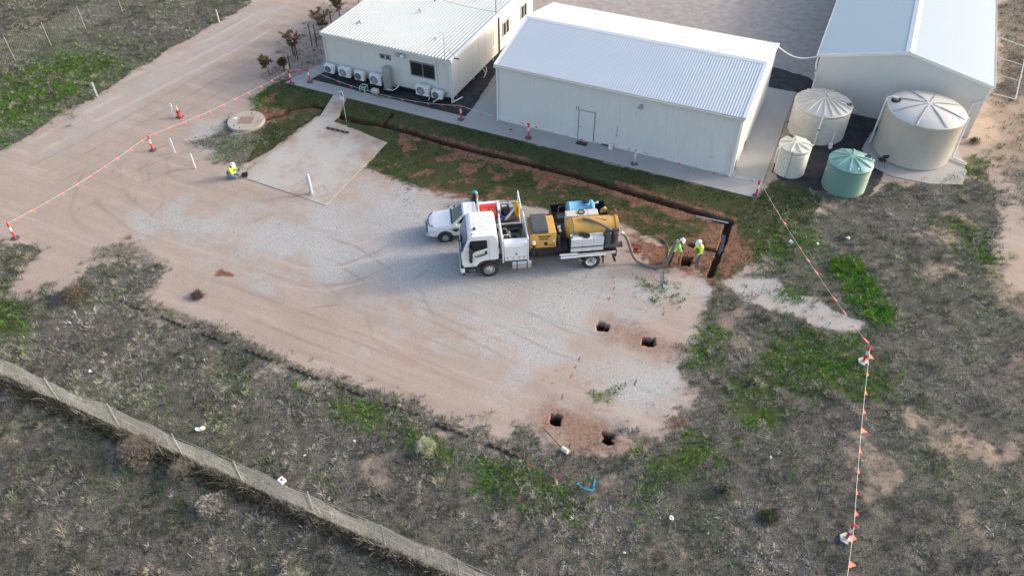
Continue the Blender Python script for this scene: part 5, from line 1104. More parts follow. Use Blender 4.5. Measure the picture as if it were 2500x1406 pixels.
# ---- ute
U0 = TO + TU*(-2.14) + TV*3.10
ute = thing('work_ute', 'white single-cab tray ute with orange toolbox parked behind the vacuum truck', 'ute', U0, RZ); T = ute
st = [  # x, half width, shoulder z, top z, belly z
 (-.93,.50,.62,.78,.42),(-.90,.62,.70,.88,.38),(-.80,.72,.78,.955,.36),(-.60,.78,.86,1.01,.36),(-.2,.80,.92,1.06,.38),(.20,.81,.95,1.10,.38),(.50,.81,.97,1.12,.36),(1.0,.81,.97,1.13,.36),(1.80,.80,.97,1.13,.36)]
b = MB(); rows = []
for x, hw, sz, tz, bz in st:
    w0 = hw*.86
    prf = [(-hw*.93,bz),(-hw,bz+.12),(-hw,sz-.08),(-hw*.985,sz),(-w0,tz-.02),(-w0*.6,tz+.012),(0,tz+.02),(w0*.6,tz+.012),(w0,tz-.02),(hw*.985,sz),(hw,sz-.08),(hw,bz+.12),(hw*.93,bz)]
    rows.append([(x,.80+y,z) for y,z in prf])
b.sheet(rows); m = len(rows[0]); b.add(rows[0], [tuple(range(m))]); b.add(rows[-1], [tuple(range(m-1,-1,-1))])
body = part(b, 'body', 'truck_white', smooth=True)
b = MB()
base = [(.46,.14),(1.78,.10),(1.78,1.50),(.46,1.46)]; top = [(1.03,.24),(1.74,.24),(1.74,1.36),(1.03,1.36)]
b.add([(x,y,1.11) for x,y in base]+[(x,y,1.60) for x,y in top]+[(x+(.05 if i in (0,3) else -.04),y+(.06 if i<2 else -.06),1.645) for i,(x,y) in enumerate(top)], [(0,1,5,4),(1,2,6,5),(2,3,7,6),(3,0,4,7),(4,5,9,8),(5,6,10,9),(6,7,11,10),(7,4,8,11),(8,9,10,11)])
part(b, 'cabin', 'truck_white', body, bevel=.02)
def lerp3(p, q, t): return tuple(a+(c-a)*t for a, c in zip(p, q))
def panel(b, c4, off, t=.012):
    p = [Vector(v) for v in c4]; nrm = (p[1]-p[0]).cross(p[3]-p[0]).normalized()
    if nrm.dot(Vector(off)) < 0: nrm = -nrm
    b.add([v+nrm*.003 for v in p]+[v+nrm*t for v in p], [(0,3,2,1),(4,5,6,7),(0,1,5,4),(1,2,6,5),(2,3,7,6),(3,0,4,7)])
b = MB(); B0, B3, T0, T3 = (.46,.14,1.11),(.46,1.46,1.11),(1.03,.24,1.60),(1.03,1.36,1.60)
panel(b, (lerp3(lerp3(B0,T0,.06),lerp3(B3,T3,.06),.05), lerp3(lerp3(B0,T0,.06),lerp3(B3,T3,.06),.95), lerp3(lerp3(B0,T0,.94),lerp3(B3,T3,.94),.95), lerp3(lerp3(B0,T0,.94),lerp3(B3,T3,.94),.05)), (-1,0,1)); part(b, 'windscreen', 'glassblue', body)
b = MB(); b.box(.36,.46,.14,1.46,1.135,1.15); part(b, 'cowl', 'black', body)
for s in (0,1):
    yb, yt, sg = (.118,.24,-1) if s == 0 else (1.482,1.36,1)
    b = MB(); panel(b, ((.72,yb+.002,1.14),(1.62,yb,1.14),(1.66,yt,1.57),(1.10,yt,1.57)), (0,sg,0)); part(b, 'side_window', 'glass', body)
    b = MB(); b.ball((.62,yb+sg*.16,1.16),(.06,.10,.08),8,6); b.bar((.66,yb,1.12),(.62,yb+sg*.14,1.14),.03); part(b, 'mirror', 'truck_white' if s == 0 else 'black', body)
    b = MB(); b.cyl((0,.80+sg*.802,.34),(0,.80+sg*.812,.34),.43,n=32); part(b, 'wheel_arch', 'black', body)
    b = MB(); b.prism([(.40,.90),(.48,.98),(.74,.97),(.74,.90)], lambda a, z, d: (a,.80+sg*(.812+d),z), 0, .006); part(b, 'door_script', 'green_let', body)
    b = MB(); b.prism([(.40,.80),(.60,.66),(.76,.76),(.76,.87),(.40,.87)], lambda a, z, d: (a,.80+sg*(.812+d),z), 0, .006); part(b, 'door_swoosh', 'brown_let', body)
    b = MB(); b.box(.345,.355,.80+sg*.806,.80+sg*.814,.45,.95); part(b, 'door_seam', 'grey', body)
    b = MB(); b.prism([(-.91,.66),(-.80,.80),(-.46,.86),(-.58,.76),(-.80,.64)], lambda a, z, d: (a,.80+sg*(d+ (.62 if a < -.85 else .715 if a < -.7 else .785)),z), 0, .03); part(b, 'headlight', 'lamp', body, bevel=.01)
b = MB(); b.box(-.965,-.93,.40,1.20,.52,.74); part(b, 'grille', 'black', body)
b = MB(); b.tube([(-.62,.18,1.02),(-.78,.30,.975),(-.87,.50,.93),(-.89,.80,.925),(-.87,1.10,.93),(-.78,1.30,.975),(-.62,1.42,1.02)], .025, 6); part(b, 'bonnet_protector', 'black', body)
b = MB(); b.tube([(-.86,.10,.45),(-1.0,.22,.46),(-1.03,.8,.46),(-1.0,1.38,.46),(-.86,1.5,.45)],.05); b.tube([(-1.04,.45,.46),(-1.06,.45,.80),(-1.06,1.15,.80),(-1.04,1.15,.46)],.028); part(b, 'bull_bar', 'alu', smooth=True)
b = MB(); b.bar((1.25,.55,1.64),(1.35,.55,1.95),.01); part(b, 'aerial', 'black', body)
wheel(ute, 0, -.055, .18, .34, 'ute', -1); wheel(ute, 0, 1.42, 1.655, .34, 'ute', 1); wheel(ute, 2.98, -.055, .18, .34, 'ute', -1); wheel(ute, 2.98, 1.42, 1.655, .34, 'ute', 1)
b = MB(); b.box(-.5,4.2,.42,.52,.44,.55); b.box(-.5,4.2,1.08,1.18,.44,.55); part(b, 'chassis', 'blackm')
b = MB(); b.box(1.92,4.16,-.05,1.66,.74,.82); part(b, 'tray_floor', 'grey')
b = MB(); b.box(1.92,4.16,-.06,-.02,.74,1.02); b.box(1.98,4.10,1.63,1.67,.821,1.10); b.box(4.12,4.16,-.01,1.62,.821,1.02); part(b, 'tray_side', 'white')
b = MB(); b.box(1.88,1.94,.0,.06,.82,1.78); b.box(1.88,1.94,1.54,1.60,.82,1.78); b.box(1.88,1.94,.061,1.539,1.70,1.78)
for k in range(8): b.box(1.90,1.92,.15+k*.17,.17+k*.17,.82,1.70)
part(b, 'headboard', 'white')
b = MB(); b.box(4.14,4.20,.0,.06,.70,1.95); b.box(4.14,4.20,1.54,1.60,.70,1.95); b.box(4.14,4.20,.061,1.539,1.88,1.95); part(b, 'rear_frame', 'white')
b = MB(); b.cyl((1.91,1.45,1.782),(1.91,1.45,1.86),.075,.065,14); b.ball((1.91,1.45,1.87),(.066,.066,.05),12,6); part(b, 'beacon', 'beacon', smooth=True)
b = MB(); b.box(1.98,3.0,1.42,1.62,.83,1.34); b.box(2.95,3.12,.75,1.62,.83,1.36); part(b, 'side_locker', 'white', bevel=.01)
b = MB(); b.box(2.05,2.90,.62,1.38,.83,1.26); ob = part(b, 'toolbox', 'orange', bevel=.02)
b = MB(); b.prism([(1.10,1.262),(1.40,1.262),(1.40,1.34),(1.16,1.34)], lambda a, z, d: (d,a,z), 2.03, 2.92); part(b, 'toolbox_lid', 'red', ob, bevel=.015)
b = MB(); W_ = lambda a, c, d: (2.30+a, .66+c, 1.262+d)
b.prism([(.02,.02),(.10,.02),(.12,.14),(.20,.26),(.25,.30),(.22,.35),(.14,.31),(.06,.20)], W_, 0, .003); b.prism([(.20,.35),(.26,.33),(.29,.37),(.25,.41),(.20,.40)], W_, 0, .003); b.prism([(.18,.02),(.22,.02),(.22,.26),(.19,.26)], W_, 0, .003); part(b, 'digging_figure_decal', 'black', ob)
b = MB(); b.box(3.2,3.55,.85,1.45,.83,1.2); b.cyl((3.37,1.0,1.2),(3.37,1.0,1.32),.12); b.cyl((3.3,.8,1.05),(3.5,.8,1.05),.15); part(b, 'pump_engine', 'black', bevel=.02)
b = MB(); b.box(3.24,3.50,1.2,1.32,1.201,1.24); part(b, 'engine_label', 'white')
b = MB(); b.box(3.62,4.10,.95,1.55,.83,1.34); gn = part(b, 'generator', 'galv', bevel=.03)
b = MB(); b.box(3.78,3.96,1.20,1.36,1.341,1.345); b.box(3.64,4.08,.935,.949,.9,1.0); part(b, 'generator_panel', 'darkgrey', gn)
b = MB()
for k in range(7):
    cx_, cyy = 4.0, .52+.05*k
    b.tube([(cx_+.04*math.sin(k)+.10*math.cos(a),cyy+.03*math.sin(a*2+k),1.42+.42*math.sin(a)) for a in np.linspace(0,2*math.pi,15)], .03, 6)
part(b, 'yellow_hose_coil', 'yhose', smooth=True)
b = MB(); b.bar((3.3,.35,.95),(3.9,.62,1.5),.14,.05); part(b, 'plank', 'tan_poly')
b = MB()
for k in range(9): 
    b.bar((2.1+.1*k,.1+.05*(k%3),.86+.02*k),(3.6+.05*k,.30+.06*(k%4),.88+.02*(k%5)),.035)
part(b, 'tools', 'brown_let')
b = MB(); b.tube([(3.15+.15*math.cos(a),.42,1.0+.15*math.sin(a)) for a in np.linspace(0,2*math.pi,15)],.05,8); part(b, 'rope_coil', 'bluepl', smooth=True)

# ---- black box trailer with blue water tank
tr = thing('box_trailer', 'black box trailer with yellow mudguard parked between the truck and the lawn', 'trailer', TO+TU*3.80+TV*3.18, RZ); T = tr
b = MB(); b.box(0,3.05,0,1.25,.45,.52); b.box(0,3.05,-.03,.0,.45,1.0); b.box(0,3.05,1.25,1.28,.45,1.0); b.box(-.03,.0,-.03,1.28,.45,1.0); b.box(3.05,3.08,-.03,1.28,.45,1.0); part(b, 'tray', 'blackm', bevel=.008)
for y0_, y1_ in ((-.28,-.08),(1.33,1.53)): wheel(tr, 1.7, y0_, y1_, .32, 'ute', -1 if y0_ < 0 else 1)
b = MB(); b.bar((-.03,.2,.48),(-1.2,.62,.46),.07); b.bar((-.03,1.05,.48),(-1.2,.64,.46),.07); b.cyl((-1.2,.63,.44),(-1.2,.63,.56),.05); part(b, 'drawbar', 'blackm')
b = MB(); b.prism([(.40*math.cos(t), .32+.40*math.sin(t)) for t in np.linspace(.1,math.pi-.1,10)]+[(.36*math.cos(t), .32+.36*math.sin(t)) for t in np.linspace(math.pi-.1,.1,10)], lambda a, z, d: (1.7+a,d,z), -.3,-.05); part(b, 'mudguard', 'blackm')
b = MB(); b.prism([(0,0),(.34,.0),(.34,.25),(.22,.32),(.05,.18)], lambda a, z, d: (2.72+a,.35+d,.85+z), 0, .18); part(b, 'yellow_guard', 'yellow')
b = MB(); b.tube([(.55+.3*math.cos(a),.45+.3*math.sin(a),.56+.02*a) for a in np.linspace(0,9,30)],.025,6); b.tube([(.35,.5,1.0),(.45,.9,1.1),(.9,1.0,1.05)],.02); b.box(.3,.8,.1,.7,.521,.75); part(b, 'hoses', 'hose', smooth=True)
bt = thing('blue_water_tank', 'sky-blue horizontal cylindrical tank with black lid on the box trailer', 'tank', TO+TU*4.62+TV*3.83, RZ); T = bt; bt.location.z = .52
b = MB(); n = 36; vs = []; pr = [(.001,.0),(.30,.01),(.43,.06),(.47,.14),(.48,.16),(.45,.20),(.45,1.32),(.48,1.36),(.48,1.44),(.43,1.54),(.30,1.58),(.001,1.60)]
for rr, x in pr:
    for k in range(n):
        t = 2*math.pi*k/n; vs.append((x, rr*math.cos(t), .50+rr*math.sin(t)))
b.add(vs, [(i*n+k,i*n+(k+1)%n,(i+1)*n+(k+1)%n,(i+1)*n+k) for i in range(len(pr)-1) for k in range(n)]); part(b, 'body', 'blue_poly', smooth=True)
b = MB(); b.lathe([(.27,-.06),(.25,.04),(.20,.05)], c=(1.08,0,.94), n=24); part(b, 'neck', 'blue_poly', smooth=True)
b = MB(); b.lathe([(.21,.051),(.21,.10),(.17,.12)], c=(1.08,0,.94), n=20); b.bar((.90,0,1.06),(1.26,0,1.06),.04); part(b, 'lid', 'black', smooth=True)
b = MB(); b.box(.15,1.45,-.40,-.25,.0,.2); b.box(.15,1.45,.25,.40,.0,.2); part(b, 'cradle', 'bluepl')
b = MB(); b.cyl((1.62,.15,.72),(1.75,.15,.72),.05); b.ball((1.78,.15,.76),.07,8,6); part(b, 'valve', 'white')
b = MB(); b.box(1.36,1.42,-.49,-.45,.42,.80); part(b, 'level_strip', 'bluepl')
# ---------------------------------------------------------------- people
def caps(b, p, q, r0, r1, n=12):
    b.cyl(p, q, r0, r1, n, True); b.ball(p, r0, n, 8); b.ball(q, r1, n, 8)
def remesh(o, v):
    m = o.modifiers.new('skin', 'REMESH'); m.mode = 'VOXEL'; m.voxel_size = v; m.use_smooth_shade = True
    s = o.modifiers.new('smooth', 'SMOOTH'); s.factor = .5; s.iterations = 3
    return o
def hand(b, wr, d, side, curl=.8):
    """palm, four fingers of unequal length and a thumb from the side of the palm; d: pointing direction"""
    wr = Vector(wr); d = Vector(d).normalized(); s = Vector((0,0,1)).cross(d); s = (s if s.length > .1 else Vector((0,1,0))).normalized()*side; u = d.cross(s)*side
    u = u if u.z < 0 else -u
    caps(b, wr, wr+d*.045, .026, .032, 10); b.ball(wr+d*.06, (.036,.036,.03), 10, 6)
    for i, (o, l) in enumerate(((-.030,.062),(-.010,.074),(.010,.070),(.029,.054))):
        k0 = wr+d*.085+s*o; k1 = k0+(d*.75+u*curl*.6)*l*.6; k2 = k1+(d*.15+u*curl)*l*.55
        caps(b, wr+d*.055+s*o*.8, k0, .0105, .010, 8); caps(b, k0, k1, .010, .009, 8); caps(b, k1, k2, .009, .0075, 8)
    t0 = wr+d*.03-s*.030; t1 = t0+(d*.5-s*.5+u*.3)*.05; caps(b, t0, t1, .012, .011, 8); caps(b, t1, t1+(d*.8+u*.4)*.035, .011, .009, 8)
def person(label, loc, rz, J, jacket, lower, trousers, boots, gloves=None, hem=.45, group='site workers in white helmets'):
    p = thing('person', label, 'person', loc, rz, group)
    V3 = Vector; j = {k: V3(v) for k, v in J.items()}
    b = MB()
    hd = j['head']; look = V3(J['look']).normalized(); rt = V3((0,1,0)); up = look.cross(rt).normalized(); up = up if up.z > 0 else -up
    b.ball(hd+up*.02, (.082,.076,.105), 14, 10); caps(b, hd-up*.04, hd-up*.085+look*.045, .060, .042); caps(b, j['neck'], hd-up*.05-look*.01, .058, .055)
    caps(b, hd+look*.080-up*.005, hd+look*.105-up*.035, .011, .015, 8)                      # nose
    b.ball(hd+look*.078-up*.066, (.022,.026,.012), 8, 6)                                      # mouth
    caps(b, hd+look*.074+up*.03-rt*.04, hd+look*.074+up*.03+rt*.04, .012, .012, 8)           # brow
    for s in (-1,1): b.ball(hd+rt*s*.078-look*.005, (.022,.012,.032), 8, 6)                    # ears
    caps(b, j['pelvis'], j['chest'], .125, .135); caps(b, j['chest'], j['neck'], .12, .065)
    for s, k in ((1,'L'),(-1,'R')):
        caps(b, j['neck'], j['sh'+k], .06, .062); caps(b, j['sh'+k], j['el'+k], .058, .044); caps(b, j['el'+k], j['wr'+k], .043, .028)
        caps(b, j['pelvis'], j['hip'+k], .11, .10); caps(b, j['hip'+k], j['kn'+k], .088, .062); caps(b, j['kn'+k], j['an'+k], .060, .040); caps(b, j['an'+k], j['toe'+k], .042, .034)
        hand(b, j['wr'+k], J['hd'+k], s)
    remesh(b.build('body', M['skin'], p, fixn=False), .0075)
    b = MB(); c0 = j['pelvis']; c1 = j['chest']; mid = c0.lerp(c1, .38)
    caps(b, c1, j['neck']-(j['neck']-c1)*.25, .158, .10); caps(b, mid, c1, .162, .165)
    for k in 'LR': caps(b, c1.lerp(j['neck'], .6), j['sh'+k], .09, .088); caps(b, c1, j['sh'+k], .12, .085)
    for k in 'LR': caps(b, j['sh'+k], j['el'+k], .082, .066); caps(b, j['el'+k], j['el'+k].lerp(j['wr'+k], .85), .066, .046)
    remesh(b.build('jacket', M[jacket], p, fixn=False), .013)
    b = MB(); caps(b, c0.lerp(c1, .05), c0.lerp(c1, hem), .172, .174); remesh(b.build('jacket_hem', M[lower], p, fixn=False), .013)
    for t in (.30,) if hem < .5 else (.22, .62):
        b = MB(); a = c0.lerp(c1, t); q = c0.lerp(c1, t+.07); b.cyl(a, q, .181, .182, 24, False); b.build('reflective_band', M['reflect'], p, smooth=True)
    b = MB()
    for k in 'LR': caps(b, c0, j['hip'+k], .138, .128); caps(b, j['hip'+k], j['kn'+k], .108, .085); caps(b, j['kn'+k], j['kn'+k].lerp(j['an'+k], .92), .084, .066)
    remesh(b.build('trousers', M[trousers], p, fixn=False), .013)
    for k in 'LR':
        b = MB(); caps(b, j['kn'+k].lerp(j['an'+k], .80), j['an'+k], .058, .058); caps(b, j['an'+k]+V3((0,0,-.015)), j['toe'+k], .058, .048); remesh(b.build('boot', M[boots], p, fixn=False), .011)
    if gloves:
        for s, k in ((1,'L'),(-1,'R')):
            b = MB(); w = j['wr'+k]; d = V3(J['hd'+k]).normalized(); caps(b, w-d*.03, w+d*.05, .040, .043); o = b.build('glove_cuff', M[gloves], p, smooth=True)
    h = MB(); ax = up; a0 = ax.orthogonal().normalized()
    prof = [(.128,.0),(.130,.03),(.118,.085),(.088,.125),(.045,.145),(.001,.150)]; vs = []; n = 24; c = hd+up*.045
    fx = (look-up*look.dot(up)).normalized(); fy = up.cross(fx)
    for r_, z in prof:
        for k in range(n):
            t = 2*math.pi*k/n; vs.append(c+(fx*math.cos(t)*1.12+fy*math.sin(t))*r_+up*z)
    h.add(vs, [(i*n+k,i*n+(k+1)%n,(i+1)*n+(k+1)%n,(i+1)*n+k) for i in range(len(prof)-1) for k in range(n)])
    bz = []
    for r_, e, z in ((.127,.0,-.002),(.155,.05,-.012),(.155,.05,-.02),(.122,.0,-.012)):
        for k in range(n):
            t = 2*math.pi*k/n; bz.append(c+(fx*(math.cos(t)*1.12*r_+e*max(0,math.cos(t)))+fy*math.sin(t)*r_)+up*z)
    h.add(bz, [(i*n+k,i*n+(k+1)%n,((i+1)%4)*n+(k+1)%n,((i+1)%4)*n+k) for i in range(4) for k in range(n)])
    h.build('helmet', M['helmet'], p, smooth=True)
    b = MB(); b.ball(hd-look*.025+up*.0, (.080,.082,.08), 12, 8); b.build('hair', M['hair'], p, smooth=True)
    for s in (-1,1):
        b = MB(); b.ball(hd+look*.077+up*.012+rt*s*.032, (.011,.012,.010), 8, 6); b.build('eye', M['black'], p)
    return p
stand = dict(hipL=(0,.10,.88), hipR=(0,-.10,.88))
W1 = dict(pelvis=(-.06,0,.90), chest=(.16,0,1.24), neck=(.25,0,1.42), head=(.36,0,1.50), look=(.72,0,-.70), shL=(.20,.19,1.36), shR=(.20,-.19,1.36), elL=(.30,.26,1.08), elR=(.30,-.26,1.08),
          wrL=(.44,.09,.98), wrR=(.42,-.09,.84), hdL=(.3,-.5,-.3), hdR=(.3,.5,-.3), hipL=(-.06,.10,.86), hipR=(-.06,-.10,.86), knL=(.04,.15,.46), knR=(-.10,-.16,.46), anL=(-.02,.16,.10), anR=(-.16,-.17,.10), toeL=(.14,.18,.05), toeR=(.0,-.20,.05))
person('person in high-vis shirt bending over the pit with a hose on the shoulder', (14.60,-9.16,.03), RZ, W1, 'hivg', 'hiv', 'darktr', 'boot', 'black')
W2 = dict(pelvis=(0,0,.92), chest=(.04,0,1.25), neck=(.09,0,1.45), head=(.155,0,1.55), look=(.80,.1,-.60), shL=(.07,.20,1.40), shR=(.07,-.20,1.40), elL=(.08,.29,1.12), elR=(.14,-.27,1.13),
          wrL=(.20,.25,.90), wrR=(.34,-.06,1.05), hdL=(.3,-.1,-.9), hdR=(.4,.6,-.3), hipL=(0,.10,.88), hipR=(0,-.10,.88), knL=(.06,.12,.47), knR=(.02,-.14,.47), anL=(.02,.14,.10), anR=(-.04,-.17,.10), toeL=(.19,.17,.05), toeR=(.12,-.20,.05))
person('person in high-vis shirt with navy hem and grey trousers standing upright across the pit', (15.92,-8.72,.03), RZ+R(176), W2, 'hiv', 'navy', 'greytr', 'boot', hem=.72)
W3 = dict(pelvis=(-.14,0,.30), chest=(.02,0,.62), neck=(.10,0,.80), head=(.20,0,.90), look=(.70,0,-.72), shL=(.06,.19,.74), shR=(.06,-.19,.74), elL=(.16,.28,.46), elR=(.16,-.28,.46),
          wrL=(.38,.10,.52), wrR=(.38,-.10,.52), hdL=(.8,-.3,.1), hdR=(.8,.3,.1), hipL=(-.12,.10,.28), hipR=(-.12,-.10,.28), knL=(.30,.15,.12), knR=(.30,-.15,.12), anL=(-.12,.15,.09), anR=(-.12,-.15,.09), toeL=(-.28,.15,.05), toeR=(-.28,-.15,.05))
person('person in bright yellow jacket and blue jeans kneeling at the corner of the parking pad', (-11.92,-12.42,.02), R(22), W3, 'hiv', 'navy', 'jeans', 'boot')
ct = thing('handheld_controller', 'small dark handheld controller held by the kneeling person', 'controller', (-11.92+.50*math.cos(R(22)), -12.42+.50*math.sin(R(22)), .555), R(22))
b = MB(); b.box(-.05,.05,-.09,.09,-.02,.02); b.build('body', M['darkgrey'], ct, bevel=.012); b = MB(); b.box(.03,.045,-.07,.07,.021,.12); b.build('display', M['glass'], ct); b = MB(); b.bar((.0,-.08,.02),(.06,-.10,.09),.01); b.bar((.0,.08,.02),(.06,.10,.09),.01); b.build('antenna', M['black'], ct)
cs = thing('equipment_case', 'open black carry case on the pad edge in front of the kneeling person', 'case', (-11.28,-12.02,.04), R(30))
b = MB(); b.box(-.17,.17,-.14,.14,0,.20); b.build('body', M['black'], cs, bevel=.03); b = MB(); b.prism([(0,.20),(.02,.20),(.10,.42),(.08,.43)], lambda a, z, d: (.16+a,d,z), -.14,.14); b.build('flap', M['darkgrey'], cs); b = MB(); b.tube([(-.17,-.08,.12),(-.24,-.05,.06),(-.24,.05,.06),(-.17,.08,.12)], .012, 6); b.build('handle', M['black'], cs); b = MB(); b.box(-.13,.13,-.10,.10,.2005,.21); b.build('foam_insert', M['letter'], cs)

# ---------------------------------------------------------------- suction hose and digging gear
b = MB(); P = [(12.02,-9.95,1.80),(12.22,-9.90,1.55),(12.42,-9.88,1.05),(12.65,-9.88,.5),(12.95,-9.86,.14),(13.5,-9.93,.09),(14.0,-9.86,.10),(14.35,-9.66,.30),(14.52,-9.52,.72),(14.58,-9.42,1.18),(14.66,-9.30,1.52),(14.80,-9.10,1.58),(14.93,-8.95,1.38),(14.99,-8.92,1.10)]
def smooth_path(P, k=5):
    P = [Vector(p) for p in P]; o = []
    for i in range(len(P)-1):
        p0, p1, p2, p3 = P[max(i-1,0)], P[i], P[i+1], P[min(i+2,len(P)-1)]
        for q in range(k):
            t = q/k; o.append(.5*((2*p1)+(p2-p0)*t+(2*p0-5*p1+4*p2-p3)*t*t+(3*p1-p0-3*p2+p3)*t**3))
    return o+[P[-1]]
sp = smooth_path(P, 8); rr = [.075+(.006 if i % 2 else 0) for i in range(len(sp))]
sh = b.tube(sp, rr, 12).build('suction_hose', M['hose'], smooth=True)
tag(sh, 'thick grey suction hose curving from the truck tail over the worker to the pit', 'hose')
b = MB(); b.cyl((12.02,-9.95,1.80),(11.93,-9.98,1.86),.10,.10); b.build('coupling', M['galv'], sh)
dtb = thing('dig_tube', 'tan suction dig tube standing in the pit in front of the bending worker', 'suction tube', (15.0,-8.92,0))
b = MB(); b.cyl((0,0,-.7),(0,0,1.12),.058); b.build('tube', M['timber'], dtb, smooth=True); b = MB(); b.cyl((0,0,.98),(0,0,1.13),.072); b.build('collar', M['blackm'], dtb)
b = MB(); b.tube(smooth_path([(11.9,-8.6,.7),(12.0,-8.45,.15),(12.24,-8.48,.05),(12.55,-8.34,.06),(12.8,-7.65,.06),(13.29,-7.36,.05),(13.82,-7.58,.05),(14.18,-8.17,.05),(14.30,-8.76,.06),(14.42,-9.1,.3),(14.6,-9.3,.8)], 6), .022, 6)
tag(b.build('water_hose', M['hose'], smooth=True), 'thin water hose looping over the red soil behind the workers', 'hose')
lance = MB(); lance.cyl((15.35,-8.92,.98),(15.22,-8.75,-.35),.018); tag(lance.build('digging_lance', M['blackm']), 'thin dark lance held into the pit by the standing worker', 'lance')
rf = thing('spray_stand', 'small dark red frame lying on the gravel behind the truck', 'stand', (12.55,-8.95,.02), R(20))
b = MB(); b.bar((-.25,-.1,.04),(.25,-.15,.05),.04); b.bar((.25,-.15,.05),(.3,.2,.2),.04); b.bar((-.25,-.1,.04),(-.2,.22,.22),.04); b.bar((-.2,.22,.22),(.3,.2,.2),.04); b.build('frame', M['maroon'], rf); b = MB(); b.box(-.12,.14,-.05,.12,.06,.2); b.build('reel', M['maroon'], rf, bevel=.02)
sd_ = thing('spade', 'long-handled spade lying on the gravel near the pit', 'spade', (0,0,0)); b = MB(); b.cyl((14.42,-9.99,.05),(14.72,-10.88,.05),.02); b.build('handle', M['blackm'], sd_); b = MB(); b.prism([(-.09,0),(.09,0),(.10,-.22),(.0,-.30),(-.10,-.22)], lambda a, c, d: (14.74+.94*a+.33*-c*1.0, -10.90+.33*a*-1+.95*c, .05+d), 0, .02); b.build('blade', M['alu'], sd_)
te = thing('hose_reel', 'small teal domed reel on a dark stand beside the ute', 'reel', (2.62,-8.50,0), R(20))
b = MB(); b.lathe([(.17,.50),(.19,.54),(.17,.62),(.11,.70),(.001,.73)], n=20); b.build('dome', M['teal'], te, smooth=True); b = MB(); b.cyl((0,0,.0),(0,0,.50),.14,.18,12); b.box(-.2,.2,-.2,.2,0,.05); b.build('stand', M['black'], te); b = MB(); b.cyl((0,-.19,.64),(0,-.25,.64),.10,.08); b.build('knob', M['black'], te)
b = MB(); b.tube(smooth_path([(2.7,-8.6,.3),(2.95,-8.75,.05),(3.2,-8.55,.05),(3.45,-8.8,.05),(3.7,-8.7,.05),(3.6,-9.1,.05)], 5), .02, 6); b.build('hose', M['hose'], te); bpy.data.objects['hose'].parent = te
bpy.data.objects['hose'].matrix_parent_inverse = (Matrix.Translation((2.62,-8.50,0)) @ Matrix.Rotation(R(20),4,'Z')).inverted()
b = MB(); b.tube([(14.6,-4.16,-.38),(15.4,-4.18,-.32),(16.55,-4.22,-.22)], .055, 10); tag(b.build('drain_pipe', M['pvc'], smooth=True), 'white plastic pipe laid in the end of the long trench', 'pipe')
b = MB(); b.prism([(16.42,-5.0),(16.64,-5.05),(16.72,-5.6),(16.80,-6.3),(16.70,-6.9),(16.60,-6.6),(16.50,-6.1),(16.47,-5.5)], lambda x, y, d: (x,y,d), -.56, -.50); structure(b.build('trench_water', M['water']))

# ---------------------------------------------------------------- bollards and flag lines
def bollard(loc, light, label, z0=0.0, pale=False):
    t = thing('bollard', label, 'bollard', (loc[0],loc[1],z0), 0, 'portable bollards carrying the flag line')
    b = MB(); n = 6 if light else 14
    b.cyl((0,0,0),(0,0,.045),.27 if light else .23,.255 if light else .215,n); b.cyl((0,0,.046),(0,0,.09),.12,.08,14); ba = b.build('base', M['tank_white'] if light else M['darkgrey'], t, bevel=.006)
    if light: b = MB(); b.box(.10,.20,-.22,-.10,.046,.05); b.build('carry_slot', M['black'], ba)
    mt = 'pale_pink' if pale else 'red'
    b = MB(); b.lathe([(.062,.09),(.060,.52)], n=14); b.lathe([(.058,.80),(.055,.98)], n=14); b.build('post', M[mt], t, smooth=True)
    b = MB(); b.lathe([(.0605,.521),(.0585,.799)], n=14); b.build('reflective_band', M['reflect'], t, smooth=True)
    b = MB(); b.box(-.10,.10,-.035,.035,.981,1.06); b.cyl((0,0,1.061),(0,0,1.09),.045,.03,10); b.build('top_handle', M[mt], t, bevel=.015)
    return t
M['pale_pink'] = mk('sun_faded_pink_plastic', (.80,.45,.48), .5, 0, .08, 3)
BO = [((-26.5,-28.0),0,'',0,0), ((-19.26,-21.98),0,'red bollard with grey base standing on the dirt near the straw tussocks',0,0), ((-18.53,-12.1),0,'red bollard with grey base on the road edge between two white guide posts',0,0), ((-15.46,-1.62),0,'red bollard at the corner tip of the office footpath',.055,0),
      ((-14.4,-.86),0,'red bollard on the footpath beside the leftmost air conditioner',.055,0), ((-2.19,-.96),0,'red bollard on the path joint between office and shed',.055,0), ((2.81,-1.19),0,'red bollard on the apron left of the shed door',.055,0),
      ((9.94,-1.19),0,'sun-faded pink bollard on the apron right of the shed door',.055,1), ((17.46,-1.42),0,'red bollard at the right corner of the shed apron',.055,0), ((24.7,-12.18),1,'red bollard with pale hexagonal base at the bend of the flag line among green weeds',.03,0), ((25.17,-21.78),1,'red bollard with pale hexagonal base alone in the lower right scrub',.03,0), ((25.5,-31.5),1,'',.0,0)]
tops = []
for (xy, li, lb, z0, pale) in BO:
    if lb: bollard(xy, li, lb, z0, pale)
    tops.append(Vector((xy[0], xy[1], z0+1.05)))
SPAN = ['flag line running out of the frame at the left edge','flag line crossing the dirt left of the parking pad','flag line along the road edge beside the round concrete lid','short flag line across the footpath corner','flag line strung in front of the office air conditioners','flag line from the office corner to the shed','flag line across the shed door','flag line along the right half of the shed wall','flag line slanting over the scrub from the apron corner','flag line over the scrub between the two hexagon-based bollards','flag line leaving the frame at the bottom right']
